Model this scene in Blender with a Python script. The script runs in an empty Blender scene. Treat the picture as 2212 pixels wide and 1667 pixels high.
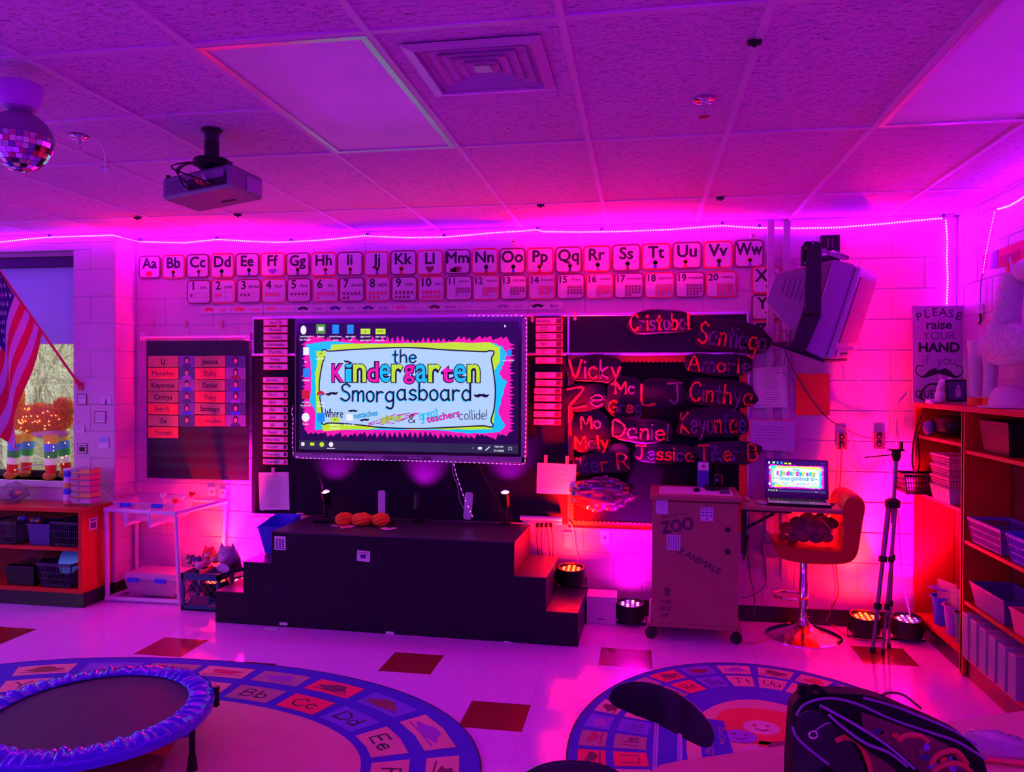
import bpy, bmesh, math, random
from mathutils import Vector, Matrix, noise
random.seed(7)
R = random.Random(11)
PI = math.pi
SC = bpy.context.scene
COL = SC.collection
V = Vector
# ------------------------------------------------------------------ camera (measured from the photograph)
F, YAW, PIT, ROL = 1676.0, .1666, -.0082, .0038
EYE = V((0, 0, 1.644)); CEIL = 2.731; WALL = 5.5; STEPY = 5.257; LX = -3.912; RX = 2.03
def ray(u, v):
    a = (u-1106)/F; b = (833.5-v)/F
    r = a*math.cos(ROL)-b*math.sin(ROL); u2 = a*math.sin(ROL)+b*math.cos(ROL)
    d = math.cos(PIT)-u2*math.sin(PIT); z = math.sin(PIT)+u2*math.cos(PIT)
    return V((r*math.cos(YAW)-d*math.sin(YAW), r*math.sin(YAW)+d*math.cos(YAW), z))
def PX(u, v, x): r = ray(u, v); return EYE+r*(x/r.x)
def PY(u, v, y): r = ray(u, v); return EYE+r*(y/r.y)
def PZ(u, v, z=0.): r = ray(u, v); return EYE+r*((z-EYE.z)/r.z)
cd = bpy.data.cameras.new('camera'); cam = bpy.data.objects.new('camera', cd); COL.objects.link(cam)
fw = ray(1106, 833.5).normalized(); rt = (ray(1206, 833.5)-ray(1106, 833.5)).normalized(); up = rt.cross(fw)
cam.matrix_world = Matrix(((rt.x, up.x, -fw.x, EYE.x), (rt.y, up.y, -fw.y, EYE.y), (rt.z, up.z, -fw.z, EYE.z), (0, 0, 0, 1)))
cd.sensor_width = 36; cd.lens = 36*F/2212; cd.clip_start = .05; cd.clip_end = 100
SC.camera = cam
# ------------------------------------------------------------------ light settings
VS = SC.view_settings
VS.view_transform = 'Standard'; VS.look = 'None'; VS.gamma = 1; VS.use_curve_mapping = False; VS.exposure = 0.0
w = bpy.data.worlds.new('sky'); SC.world = w; w.use_nodes = True
w.node_tree.nodes['Background'].inputs[0].default_value = (.92, .95, .88, 1)
w.node_tree.nodes['Background'].inputs[1].default_value = 2.2
STRIP = 58.0          # radiance of the colour-changing tape
STRIP_COL = (.64, .002, 1.62)
MAG = (1.0, .0, .95); RED = (1.0, .003, .002)
PAR_W = 620.0          # each floor can
SPOT_W = 40.0          # the three little uplights on the platform
# ------------------------------------------------------------------ materials
MATS = {}
def mat(name, col, rough=.5, metal=0., emit=0., ecol=None, bump=0., bscale=60., bstretch=(1, 1, 1), var=.0, vscale=6., trans=0., ior=1.45, alpha=1., spec=.5, sheen=0., coat=0.):
    if name in MATS: return MATS[name]
    m = bpy.data.materials.new(name); m.use_nodes = True; nt = m.node_tree; N = nt.nodes; L = nt.links
    b = N['Principled BSDF']
    b.inputs['Base Color'].default_value = (*col, 1); b.inputs['Roughness'].default_value = rough
    b.inputs['Metallic'].default_value = metal; b.inputs['IOR'].default_value = ior
    b.inputs['Transmission Weight'].default_value = trans; b.inputs['Alpha'].default_value = alpha
    b.inputs['Specular IOR Level'].default_value = spec
    b.inputs['Sheen Weight'].default_value = sheen; b.inputs['Coat Weight'].default_value = coat
    if emit:
        b.inputs['Emission Color'].default_value = (*(ecol or col), 1); b.inputs['Emission Strength'].default_value = emit
    tc = N.new('ShaderNodeTexCoord'); mp = N.new('ShaderNodeMapping'); mp.inputs['Scale'].default_value = bstretch
    L.new(tc.outputs['Object'], mp.inputs[0])
    if var or not emit:
        vv = var or .05
        n = N.new('ShaderNodeTexNoise'); n.inputs['Scale'].default_value = vscale; n.inputs['Detail'].default_value = 3
        L.new(mp.outputs[0], n.inputs['Vector'])
        r = N.new('ShaderNodeValToRGB'); r.color_ramp.elements[0].position = .3; r.color_ramp.elements[1].position = .7
        r.color_ramp.elements[0].color = (*[max(0, c*(1-vv)) for c in col], 1); r.color_ramp.elements[1].color = (*[min(1, c*(1+vv)) for c in col], 1)
        L.new(n.outputs[0], r.inputs[0]); L.new(r.outputs[0], b.inputs['Base Color'])
    if bump:
        n2 = N.new('ShaderNodeTexNoise'); n2.inputs['Scale'].default_value = bscale; n2.inputs['Detail'].default_value = 4
        L.new(mp.outputs[0], n2.inputs['Vector'])
        bp = N.new('ShaderNodeBump'); bp.inputs['Strength'].default_value = bump; bp.inputs['Distance'].default_value = .01
        L.new(n2.outputs[0], bp.inputs['Height']); L.new(bp.outputs[0], b.inputs['Normal'])
    MATS[name] = m; return m
def ceiling_mat():
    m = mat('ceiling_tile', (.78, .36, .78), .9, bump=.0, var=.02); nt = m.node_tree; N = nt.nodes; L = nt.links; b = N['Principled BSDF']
    geo = N.new('ShaderNodeNewGeometry'); mp = N.new('ShaderNodeMapping'); mp.inputs['Scale'].default_value = (38, 130, 38)
    n = N.new('ShaderNodeTexNoise'); n.inputs['Scale'].default_value = 1; n.inputs['Detail'].default_value = 5; n.inputs['Distortion'].default_value = 1.2
    L.new(geo.outputs['Position'], mp.inputs[0]); L.new(mp.outputs[0], n.inputs['Vector'])
    r = N.new('ShaderNodeValToRGB'); r.color_ramp.elements[0].position = .33; r.color_ramp.elements[1].position = .42
    r.color_ramp.elements[0].color = (0, 0, 0, 1); r.color_ramp.elements[1].color = (1, 1, 1, 1)
    L.new(n.outputs[0], r.inputs[0])
    bp = N.new('ShaderNodeBump'); bp.inputs['Strength'].default_value = .8; bp.inputs['Distance'].default_value = .012
    L.new(r.outputs[0], bp.inputs['Height']); L.new(bp.outputs[0], b.inputs['Normal'])
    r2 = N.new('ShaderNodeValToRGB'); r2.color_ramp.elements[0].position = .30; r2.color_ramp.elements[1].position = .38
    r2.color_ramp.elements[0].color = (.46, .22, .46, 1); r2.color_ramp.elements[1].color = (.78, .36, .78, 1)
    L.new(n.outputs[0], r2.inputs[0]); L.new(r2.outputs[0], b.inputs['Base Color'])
    return m
def wood_mat(name, c1, c2, rough, scale=(1, 12, 1)):
    m = mat(name, c1, rough); nt = m.node_tree; N = nt.nodes; L = nt.links; b = N['Principled BSDF']
    tc = N.new('ShaderNodeTexCoord'); mp = N.new('ShaderNodeMapping'); mp.inputs['Scale'].default_value = scale
    n = N.new('ShaderNodeTexNoise'); n.inputs['Scale'].default_value = 3; n.inputs['Detail'].default_value = 6; n.inputs['Distortion'].default_value = .6
    L.new(tc.outputs['Object'], mp.inputs[0]); L.new(mp.outputs[0], n.inputs['Vector'])
    r = N.new('ShaderNodeValToRGB'); r.color_ramp.elements[0].color = (*c1, 1); r.color_ramp.elements[1].color = (*c2, 1)
    r.color_ramp.elements[0].position = .35; r.color_ramp.elements[1].position = .65; b.inputs['Specular IOR Level'].default_value = .25
    L.new(n.outputs[0], r.inputs[0]); L.new(r.outputs[0], b.inputs['Base Color']); return m
WALLM = mat('wall_paint', (.68, .50, .58), .34, bump=.25, bscale=170, var=.02)
WALLB = mat('wall_mortar', (.60, .58, .58), .6, bump=.2, bscale=120)
CEILM = ceiling_mat()
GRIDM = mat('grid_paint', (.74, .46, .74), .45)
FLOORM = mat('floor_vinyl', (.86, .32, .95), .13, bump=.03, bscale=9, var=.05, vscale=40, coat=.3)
ACCENT = mat('accent_vinyl', (.24, .012, .02), .15, bump=.03, bscale=9, coat=.3)
BLACKP = mat('black_vinyl', (.012, .012, .014), .3)
BLACK = mat('black_plastic', (.008, .008, .009), .38, spec=.3)
BLACKG = mat('black_gloss', (.01, .01, .012), .12)
FABRIC = mat('black_fabric', (.014, .010, .022), .8, spec=.15, bump=.5, bscale=4, bstretch=(1, 1, .35))
PAINTB = wood_mat('black_painted_wood', (.006, .005, .012), (.012, .009, .018), .5, (1, 1, 14))
PAINTT = mat('platform_top_paint', (.05, .035, .055), .38, bump=.06, bscale=14)
WHITE = mat('white_paper', (.78, .76, .76), .55)
WHITEP = mat('white_plastic', (.74, .74, .74), .35)
GREYP = mat('grey_plastic', (.42, .42, .42), .4)
DKGREY = mat('dark_grey_plastic', (.09, .09, .10), .4)
INK = mat('black_ink', (.012, .012, .015), .6)
REDP = mat('red_print', (.68, .012, .03), .5)
MAROON = mat('maroon_print', (.20, .01, .05), .5)
ORANGE = mat('orange_paper', (.85, .10, .01), .6)
WOODR = wood_mat('orange_laminate', (.44, .026, .008), (.52, .040, .012), .32)
ALU = mat('aluminium', (.62, .62, .64), .3, metal=.8)
CHROME = mat('chrome', (.85, .85, .86), .07, metal=1.)
CLEAR = mat('clear_plastic', (.80, .78, .80), .3, alpha=.42)
BLUEP = mat('blue_plastic', (.03, .06, .72), .35)
NAVY = mat('navy_plastic', (.04, .03, .16), .4)
PURPLE = mat('purple_plastic', (.22, .06, .55), .4)
GREENP = mat('green_plastic', (.05, .30, .16), .4)
BEIGE = mat('beige_pile', (.74, .42, .30), .95, bump=.4, bscale=240)
TAN = mat('tan_pile', (.42, .26, .24), .95, bump=.4, bscale=240)
REDR = mat('red_pile', (.88, .03, .09), .95, bump=.4, bscale=240)
BLUER = mat('blue_pile', (.045, .03, .46), .95, bump=.4, bscale=240)
VIOR = mat('violet_pile', (.16, .10, .62), .95, bump=.4, bscale=240)
DARKR = mat('dark_pile', (.05, .02, .03), .95)
GLASS = mat('window_glass', (.9, .95, .95), .02, trans=1., alpha=.25)
TAPE = mat('led_tape_lit', STRIP_COL, .4, emit=STRIP, ecol=STRIP_COL)
CHIPM = mat('led_chip_lit', (1, .5, 1), .4, emit=50., ecol=(.66, .02, 1.62))
TAPE_FILL = mat('led_tape_unseen_fill', STRIP_COL, .4, emit=88., ecol=(.56, .001, 1.85))  # stronger, bluer glow for the unseen tapes, set to brighten the floor
REDLED = mat('red_led_lit', (1, .2, .02), .4, emit=5., ecol=(1, .12, .01))
PINKLED = mat('pink_led_lit', (1, .2, .4), .4, emit=3.5, ecol=(1, .18, .42))
BLUELED = mat('blue_led_lit', (.1, .1, 1), .4, emit=3., ecol=(.14, .05, 1))
CORDW = mat('white_cord', (.62, .60, .62), .4)
SKIN = mat('photo_skin', (.52, .30, .26), .5); HAIR = mat('photo_hair', (.02, .012, .015), .5)
# ------------------------------------------------------------------ mesh building
ORG = {}
class Fr:
    def __init__(s, o, ex=(1, 0, 0), ey=(0, 0, 1)):
        s.o = V(o); s.x = V(ex).normalized(); s.y = V(ey).normalized(); s.n = s.x.cross(s.y)
    def p(s, x, y, z=0.): return s.o+s.x*x+s.y*y+s.n*z
    def at(s, x, y, z=0., a=0.):
        c, q = math.cos(a), math.sin(a); return Fr(s.p(x, y, z), s.x*c+s.y*q, s.y*c-s.x*q)
TXT = {}
def text_data(s, bold):
    k = (s, bold)
    if k not in TXT:
        c = bpy.data.curves.new('t', 'FONT'); c.body = s; c.size = 1; c.resolution_u = 3; c.offset = bold
        o = bpy.data.objects.new('t', c); me = bpy.data.meshes.new_from_object(o)
        vs = [(v.co.x, v.co.y) for v in me.vertices]; fs = [tuple(p.vertices) for p in me.polygons]
        bpy.data.objects.remove(o); bpy.data.curves.remove(c); bpy.data.meshes.remove(me)
        TXT[k] = (vs, fs)
    return TXT[k]
GL = {'A': "0,0 3,10 6,0;1.2,4 4.8,4", 'B': "0,0 0,10 3.2,10 4.6,8.5 3.4,5.6 0,5.3 3.8,5.2 5.4,2.8 3.8,0 0,0", 'C': "5.6,8.4 4.6,9.8 3,10 1,8.4 0,5 1,1.6 3,0 4.8,.3 5.8,1.8",
 'D': "0,0 0,10 3,9.5 5.5,7 5.8,4 4,.8 0,0", 'G': "5.6,8.4 4,10 1.2,8.6 0,5 1.2,1.2 3.6,0 5.6,1.2 5.6,4.2 3,4.2", 'I': "0,10 4,10;2,10 2,0;0,0 4,0", 'J': "0,10 6,10;3.6,10 3.8,2.4 2.4,0 .4,1.6",
 'K': "0,10 0,0;5,10 0,5 5.4,0", 'L': "0,10 0,0 5.4,0", 'M': "0,0 .4,10 3.4,3.5 6.4,10 7,0", 'R': "0,0 0,10 3.4,9.8 4.8,7.6 3.2,5.2 0,5;2.4,5 5.6,0", 'S': "5,8.6 3,10 .8,8.6 1.2,6.2 4.2,4.4 4.8,1.6 2.6,0 0,1.4",
 'T': "0,10 6.4,10;3.2,10 3.2,0", 'V': "0,10 3,0 6,10", 'Z': "0,9.6 5.6,10 .4,0 6,.4", 'W': "0,10 1.8,0 3.8,8 5.8,0 7.6,10", 'Y': "0,10 3,5 6,10;3,5 3,0",
 'a': "4,5.2 2,6 .3,4.6 0,2.2 1.4,0 3.4,.8 4,2.4;4,6 4,1 4.6,0", 'b': "0,10 0,0;0,4.4 2,6 3.8,4.6 4,2 2.5,0 0,1", 'c': "3.8,5 2,6 .4,4.8 0,2.6 1,.4 2.6,0 3.9,1.2", 'd': "4,10 4,0;4,4.4 2,6 .3,4.6 0,2 1.5,0 4,1",
 'e': "0,3.2 4,3.4 3.4,5.4 2,6 .4,4.8 0,2.6 1,.4 2.6,0 4,1.2", 'f': "3.4,9 2.2,10 1.2,8.6 1.2,0;0,6 3,6", 'g': "4,5.2 2,6 .3,4.6 0,2.2 1.4,.4 3.4,1 4,2.6;4,6 4,-2 2.6,-3.8 .4,-3", 'h': "0,10 0,0;0,4 1.8,6 3.4,5 3.8,0", 'i': "0,6 .2,0;0,8.4 0,9.2",
 'k': "0,10 0,0;3.4,6 0,2.8 3.6,0", 'l': "0,10 .1,1 .8,0", 'm': "0,6 0,0;0,4 1.4,6 2.8,5 3,0;3,4 4.6,6 5.8,5 6,0", 'n': "0,6 0,0;0,4 1.8,6 3.4,5 3.6,0", 'o': "2,6 .4,5 0,3 .6,.8 2,0 3.5,.8 4,3 3.5,5 2,6",
 'r': "0,6 .1,0;.1,4 1.5,5.8 3.3,5.4", 's': "3.5,5.2 2,6 .3,5 1,3.4 3,2.6 3.6,1.2 2,0 0,.8", 't': "1.6,9 1.6,.6 2.8,0;0,6 3.2,6", 'u': "0,6 .2,1.2 1.8,0 3.6,1.6;3.8,6 3.8,0", 'w': "0,6 1.2,0 2.6,5 4,0 5.4,6", 'y': "0,6 2,1;4,6 1.4,-2.6 0,-3.4",
 'E': "5,10 0,10 0,0 5,0;0,5.2 4,5.2", 'F': "5,10 0,10 0,0;0,5.2 4,5.2", 'H': "0,10 0,0;5,10 5,0;0,5 5,5", 'N': "0,0 0,10 5,0 5,10", 'O': "3,10 .8,8.4 0,5 .8,1.6 3,0 5.2,1.6 6,5 5.2,8.4 3,10", 'P': "0,0 0,10 3.4,9.8 4.8,7.6 3.2,5.2 0,5", 'Q': "3,10 .8,8.4 0,5 .8,1.6 3,0 5.2,1.6 6,5 5.2,8.4 3,10;3.6,2.6 6,-.6", 'U': "0,10 .2,3 2.6,0 5,3 5.2,10", 'X': "0,10 5.4,0;5.4,10 0,0",
 'j': "1.6,6 1.6,-2 .2,-3.4;1.6,8.4 1.6,9.2", 'q': "4,5.2 2,6 .3,4.6 0,2.2 1.4,.4 3.4,1 4,2.6;4,6 4,-3.6", 'v': "0,6 2,0 4,6", 'x': "0,6 4,0;4,6 0,0", 'z': "0,6 4,6 0,0 4,0",
 '.': "0,0 .3,.6", '!': "0,10 0,3;0,.6 0,0", '&': "5,0 1,6.8 1.6,9.4 3.4,9 3,6.4 0,2.6 1,0 3.4,.6 5,3.6", "'": "0,10 -.4,8", 'p': "0,6 0,-3.6;0,4.4 2,6 3.8,4.6 4,2 2.5,0 0,1"}
def catmull(p, n=4):
    if len(p) < 3: return p
    q = [p[0]]+p+[p[-1]]; out = []
    for i in range(1, len(q)-2):
        for k in range(n):
            t = k/n; a, b, c, d = q[i-1], q[i], q[i+1], q[i+2]
            out.append(tuple(.5*((2*b[j])+(-a[j]+c[j])*t+(2*a[j]-5*b[j]+4*c[j]-d[j])*t*t+(-a[j]+3*b[j]-3*c[j]+d[j])*t**3) for j in range(len(b))))
    out.append(tuple(p[-1])); return out
def strokes(s, smooth=False):
    x = 0; out = []
    for ch in s:
        if ch == ' ': x += 4; out.append((ch, [])); continue
        ps = [[tuple(float(c) for c in q.split(',')) for q in st.split()] for st in GL[ch].split(';')]
        mx = max(q[0] for st in ps for q in st)
        st2 = [[(a+x, b) for a, b in st] for st in ps]
        if smooth: st2 = [catmull(st, 4) for st in st2]
        out.append((ch, st2)); x += mx+1.7
    return out, x-1.7
class MB:
    def __init__(s): s.v = []; s.f = []; s.m = []; s.mi = 0
    def add(s, vs, fs):
        b = len(s.v); s.v += [tuple(p) for p in vs]; s.f += [tuple(b+i for i in f) for f in fs]; s.m += [s.mi]*len(fs); return s
    def obox(s, fr, x0, x1, y0, y1, z0, z1):
        P = [fr.p(x, y, z) for z in (z0, z1) for y in (y0, y1) for x in (x0, x1)]
        return s.add(P, [(0, 2, 3, 1), (4, 5, 7, 6), (0, 1, 5, 4), (2, 6, 7, 3), (0, 4, 6, 2), (1, 3, 7, 5)])
    def box(s, x0, x1, y0, y1, z0, z1): return s.obox(Fr((0, 0, 0), (1, 0, 0), (0, 1, 0)), x0, x1, y0, y1, z0, z1)
    def hexa(s, bot, top):                       # two matching rings of points
        n = len(bot); fs = [tuple(range(n))[::-1], tuple(range(n, 2*n))]+[(i, (i+1) % n, n+(i+1) % n, n+i) for i in range(n)]
        return s.add(list(bot)+list(top), fs)
    def prism(s, fr, pts, z0, z1): return s.hexa([fr.p(x, y, z0) for x, y in pts], [fr.p(x, y, z1) for x, y in pts])
    def tube(s, pts, r, n=6, caps=True, closed=False):
        pts = [V(p) for p in pts]; k = len(pts); rs = r if isinstance(r, (list, tuple)) else [r]*k
        rings = []; ref = None
        for i, p in enumerate(pts):
            if closed: t = pts[(i+1) % k]-pts[i-1]
            else: t = pts[min(i+1, k-1)]-pts[max(i-1, 0)]
            if t.length < 1e-9: t = V((0, 0, 1))
            t.normalize()
            if ref is None: ref = t.orthogonal().normalized()
            ref = (ref-t*ref.dot(t))
            if ref.length < 1e-6: ref = t.orthogonal()
            ref.normalize(); b = t.cross(ref)
            rings.append([p+(ref*math.cos(a)+b*math.sin(a))*rs[i] for a in [2*PI*j/n for j in range(n)]])
        vs = [q for rg in rings for q in rg]; fs = []
        for i in range(k if closed else k-1):
            j = (i+1) % k
            for a in range(n): fs.append((i*n+a, i*n+(a+1) % n, j*n+(a+1) % n, j*n+a))
        if caps and not closed: fs += [tuple(range(n))[::-1], tuple(range((k-1)*n, k*n))]
        return s.add(vs, fs)
    def cyl(s, a, b, r0, r1=None, n=16): return s.tube([a, b], [r0, r0 if r1 is None else r1], n)
    def lathe(s, o, prof, n=24, fr=None):
        fr = fr or Fr(o, (1, 0, 0), (0, 1, 0)); vs = []; fs = []
        for r, z in prof: vs += [fr.p(r*math.cos(2*PI*j/n), r*math.sin(2*PI*j/n), z) for j in range(n)]
        for i in range(len(prof)-1):
            for a in range(n): fs.append((i*n+a, i*n+(a+1) % n, (i+1)*n+(a+1) % n, (i+1)*n+a))
        if prof[0][0] > 1e-5: fs.append(tuple(range(n))[::-1])
        if prof[-1][0] > 1e-5: fs.append(tuple(range((len(prof)-1)*n, len(prof)*n)))
        return s.add(vs, fs)
    def ell(s, c, rx, ry, rz, nu=16, nv=10, fr=None, fn=None):
        c = V(c); fr = Fr(c, fr.x, fr.y) if fr else Fr(c, (1, 0, 0), (0, 1, 0)); vs = []; fs = []
        for i in range(nv+1):
            t = PI*i/nv
            for j in range(nu):
                a = 2*PI*j/nu; q = (math.sin(t)*math.cos(a), math.sin(t)*math.sin(a), math.cos(t)); k = fn(*q) if fn else 1
                vs.append(fr.p(rx*q[0]*k, ry*q[1]*k, rz*q[2]*k))
        for i in range(nv):
            for j in range(nu): fs.append((i*nu+j, (i+1)*nu+j, (i+1)*nu+(j+1) % nu, i*nu+(j+1) % nu))
        return s.add(vs, fs)
    def text(s, fr, t, h, x=0, y=0, al='c', bold=.0, z=0., maxw=None, vc=True):
        if bold > .003:                      # heavier strokes: the same glyphs stamped a hair apart
            d = bold*h*1.1
            for i, (a, c) in enumerate(((-d, 0), (d, 0), (0, d), (0, -d))): s.text(fr, t, h, x+a, y+c, al, 0., z+.00004*i, maxw-2*d if maxw else None, vc)
            return s
        vs, fs = text_data(t, bold)
        if not vs: return s
        k = h/.7; x0 = min(a for a, b in vs); x1 = max(a for a, b in vs); W = (x1-x0)*k; kx = k
        if maxw and W > maxw: kx = k*maxw/W; W = maxw
        ox = x-(W/2 if al == 'c' else 0 if al == 'l' else W); oy = y-(h/2 if vc else 0)
        return s.add([fr.p(ox+(a-x0)*kx, oy+b*k, z) for a, b in vs], fs)
    def ribbon(s, fr, pts, wd, z=0., jit=0.):
        L = []; Rr = []; k = len(pts)
        for i, (x, y) in enumerate(pts):
            a = pts[max(i-1, 0)]; b = pts[min(i+1, k-1)]; d = V((b[0]-a[0], b[1]-a[1])); d = d.normalized() if d.length > 1e-9 else V((0, 1)); nx, ny = -d.y, d.x
            ww = wd/2*(1+(R.uniform(-jit, jit) if jit else 0))
            e = d*(wd*.35*(-1 if i == 0 else 1 if i == k-1 else 0))
            L.append(fr.p(x+e.x+nx*ww, y+e.y+ny*ww, z)); Rr.append(fr.p(x+e.x-nx*ww, y+e.y-ny*ww, z))
        return s.add(L+Rr, [(i, k+i, k+i+1, i+1) for i in range(k-1)])
    def hand(s, fr, t, h, x, y, wd, z=0., smooth=True, al='c', maxw=None, jit=0., pick=None, dx=0, dy=0):
        gs, W = strokes(t, smooth); k = h/10; kx = k if not maxw else min(k*1.6, maxw/W); ox = x-(W*kx/2 if al == 'c' else 0)
        for i, (c, st) in enumerate(gs):
            if pick and not pick(i, c): continue
            for p in st: s.ribbon(fr, [(ox+a*kx+dx, y-h/2+b*k+dy) for a, b in p], wd, z, jit)
        return s
    def letters(s, name, m, parent, fr, t, h, x, y, wd, z, smooth=True, maxw=None, jit=0., pick=None):
        for i, (c, st) in enumerate(strokes(t, smooth)[0]):
            if c == ' ' or (pick and not pick(i, c)): continue
            MB().hand(fr, t, h, x, y, wd, z, smooth, maxw=maxw, jit=jit, pick=lambda k, cc, i=i: k == i).build(name, m, parent)
    def spikes(s, pts, L, w_):            # short loose strands: (point, outward normal)
        for p, n_ in pts:
            d = (n_+V((R.uniform(-.8, .8), R.uniform(-.8, .8), R.uniform(-.8, .8)))).normalized(); q = d.orthogonal().normalized()*w_
            s.add([p-q, p+q, p+d*L*R.uniform(.5, 1.2)], [(0, 1, 2)])
        return s
    def build(s, name, mats, parent=None, smooth=False, bevel=0., loc=None, kind=None, label=None, segs=1):
        if not isinstance(mats, (list, tuple)): mats = [mats]
        if parent is not None: org = ORG[parent.name]
        elif loc is not None: org = V(loc)
        else:
            xs = [p[0] for p in s.v]; ys = [p[1] for p in s.v]; zs = [p[2] for p in s.v]
            org = V(((min(xs)+max(xs))/2, (min(ys)+max(ys))/2, min(zs)))
        me = bpy.data.meshes.new(name); me.from_pydata([(p[0]-org.x, p[1]-org.y, p[2]-org.z) for p in s.v], [], s.f)
        for m in mats: me.materials.append(m)
        if len(mats) > 1: me.polygons.foreach_set('material_index', s.m)
        if smooth: me.polygons.foreach_set('use_smooth', [True]*len(me.polygons))
        o = bpy.data.objects.new(name, me); COL.objects.link(o)
        if parent is not None: o.parent = parent
        else: o.location = org
        ORG[o.name] = org
        if smooth and smooth != 'all': me.set_sharp_from_angle(angle=.7)
        if bevel:
            md = o.modifiers.new('bevel', 'BEVEL'); md.width = bevel; md.segments = segs; md.limit_method = 'ANGLE'; md.angle_limit = .6
        if kind: o['kind'] = kind
        if label: o['label'] = label
        return o
def tag(o, label, cat, group=None):
    o['label'] = label; o['category'] = cat
    if group: o['group'] = group
    return o
def thing(name, label, cat, loc, group=None):
    o = bpy.data.objects.new(name, None); COL.objects.link(o); o.location = V(loc); o.empty_display_size = .05; ORG[o.name] = V(loc)
    return tag(o, label, cat, group)
def struct(o): o['kind'] = 'structure'; return o
def rrect(w, h, r, n=4):
    pts = []
    for cx, cy, a0 in ((w/2-r, h/2-r, 0), (-w/2+r, h/2-r, PI/2), (-w/2+r, -h/2+r, PI), (w/2-r, -h/2+r, 1.5*PI)):
        pts += [(cx+r*math.cos(a0+PI/2*i/n), cy+r*math.sin(a0+PI/2*i/n)) for i in range(n+1)]
    return pts
def blobpts(w, h, seed, n=28, wob=.10, sq=3.2):
    rr = random.Random(seed); ph = [rr.uniform(0, 6.28) for _ in range(4)]; out = []
    for i in range(n):
        a = 2*PI*i/n; c, q = math.cos(a), math.sin(a); k = (abs(c)**sq+abs(q)**sq)**(-1/sq); k *= 1+wob*(math.sin(3*a+ph[0])*.5+math.sin(5*a+ph[1])*.35+math.sin(8*a+ph[2])*.2)
        out.append((w/2*c*k, h/2*q*k))
    return out
WF = Fr((0, 0, 0), (1, 0, 0), (0, 0, 1))
def wfr(u0, v0, u1, v1, y, tilt=0.):
    a = PY(u0, v0, y); b = PY(u1, v1, y); c = (a+b)/2; W = abs(b.x-a.x); H = abs(a.z-b.z)
    fr = Fr(c); return (fr.at(0, 0, 0, tilt) if tilt else fr), W, H
# ================================================================== THE ROOM
XL, YB = -6.6, -2.4       # left end of the room and the wall behind the camera
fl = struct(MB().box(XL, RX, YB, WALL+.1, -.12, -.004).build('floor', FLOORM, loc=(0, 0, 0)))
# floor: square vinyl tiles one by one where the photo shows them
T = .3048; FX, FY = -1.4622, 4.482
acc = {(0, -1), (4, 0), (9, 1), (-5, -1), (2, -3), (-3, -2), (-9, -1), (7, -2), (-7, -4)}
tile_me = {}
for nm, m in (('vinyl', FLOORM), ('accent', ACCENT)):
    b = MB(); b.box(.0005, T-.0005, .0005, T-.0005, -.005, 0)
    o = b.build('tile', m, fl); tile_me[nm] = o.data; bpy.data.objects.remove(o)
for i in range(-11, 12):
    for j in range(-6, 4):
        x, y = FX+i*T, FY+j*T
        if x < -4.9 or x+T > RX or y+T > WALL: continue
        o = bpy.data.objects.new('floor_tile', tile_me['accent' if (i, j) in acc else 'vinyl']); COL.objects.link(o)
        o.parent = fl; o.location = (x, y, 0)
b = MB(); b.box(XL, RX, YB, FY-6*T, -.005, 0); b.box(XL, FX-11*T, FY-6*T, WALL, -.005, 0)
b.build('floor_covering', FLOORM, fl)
# ceiling: slab, T-bars, 2 x 4 ft panels
ce = struct(MB().box(XL, RX+.1, YB, WALL+.1, CEIL+.06, CEIL+.16).build('ceiling', WALLB, loc=(0, 0, CEIL+.06)))
CX, CY, TW, TL = -.8563, 4.7734, .6096, 1.2192
troffers = {(-1, -2), (3, -2)}; vent = (0, -2)
for i in range(-10, 5):
    for j in range(-6, 1):
        x0, x1 = max(XL, CX+i*TW), min(RX, CX+(i+1)*TW); y0, y1 = max(YB, CY+j*TL), min(WALL, CY+(j+1)*TL)
        if x1-x0 < .02 or y1-y0 < .02 or (i, j) in troffers: continue
        sp = [(y0, y1)]
        if (i, j) in ((-2, -2), (-3, -2)): sp = [(y0, 2.944), (2.944, y1)]
        for a, c in sp:
            b = MB(); b.box(x0+.004, x1-.004, a+.004, c-.004, CEIL+.004+R.uniform(0, .003), CEIL+.02)
            b.build('ceiling_panel', CEILM, ce)
for i in range(-9, 5):
    x = CX+i*TW
    if XL < x < RX: b = MB(); b.box(x-.012, x+.012, YB, WALL, CEIL-.002, CEIL+.012); b.build('ceiling_bar', GRIDM, ce)
for j in range(-5, 1):
    b = MB(); b.box(XL, RX, CY+j*TL-.012, CY+j*TL+.012, CEIL-.0012, CEIL+.011); b.build('ceiling_bar', GRIDM, ce)
b = MB(); b.box(CX-2*TW, CX-TW, 2.932, 2.956, CEIL-.001, CEIL+.011); b.box(CX-3*TW, CX-2*TW, 2.932, 2.956, CEIL-.001, CEIL+.011); b.build('ceiling_bar', GRIDM, ce)
b = MB(); b.box(LX, RX, WALL-.022, WALL, CEIL-.004, CEIL+.02); b.box(RX-.022, RX, YB, WALL, CEIL-.004, CEIL+.02); b.box(XL, LX, STEPY-.022, STEPY, CEIL-.004, CEIL+.02)
b.build('wall_angle', GRIDM, ce)
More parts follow.
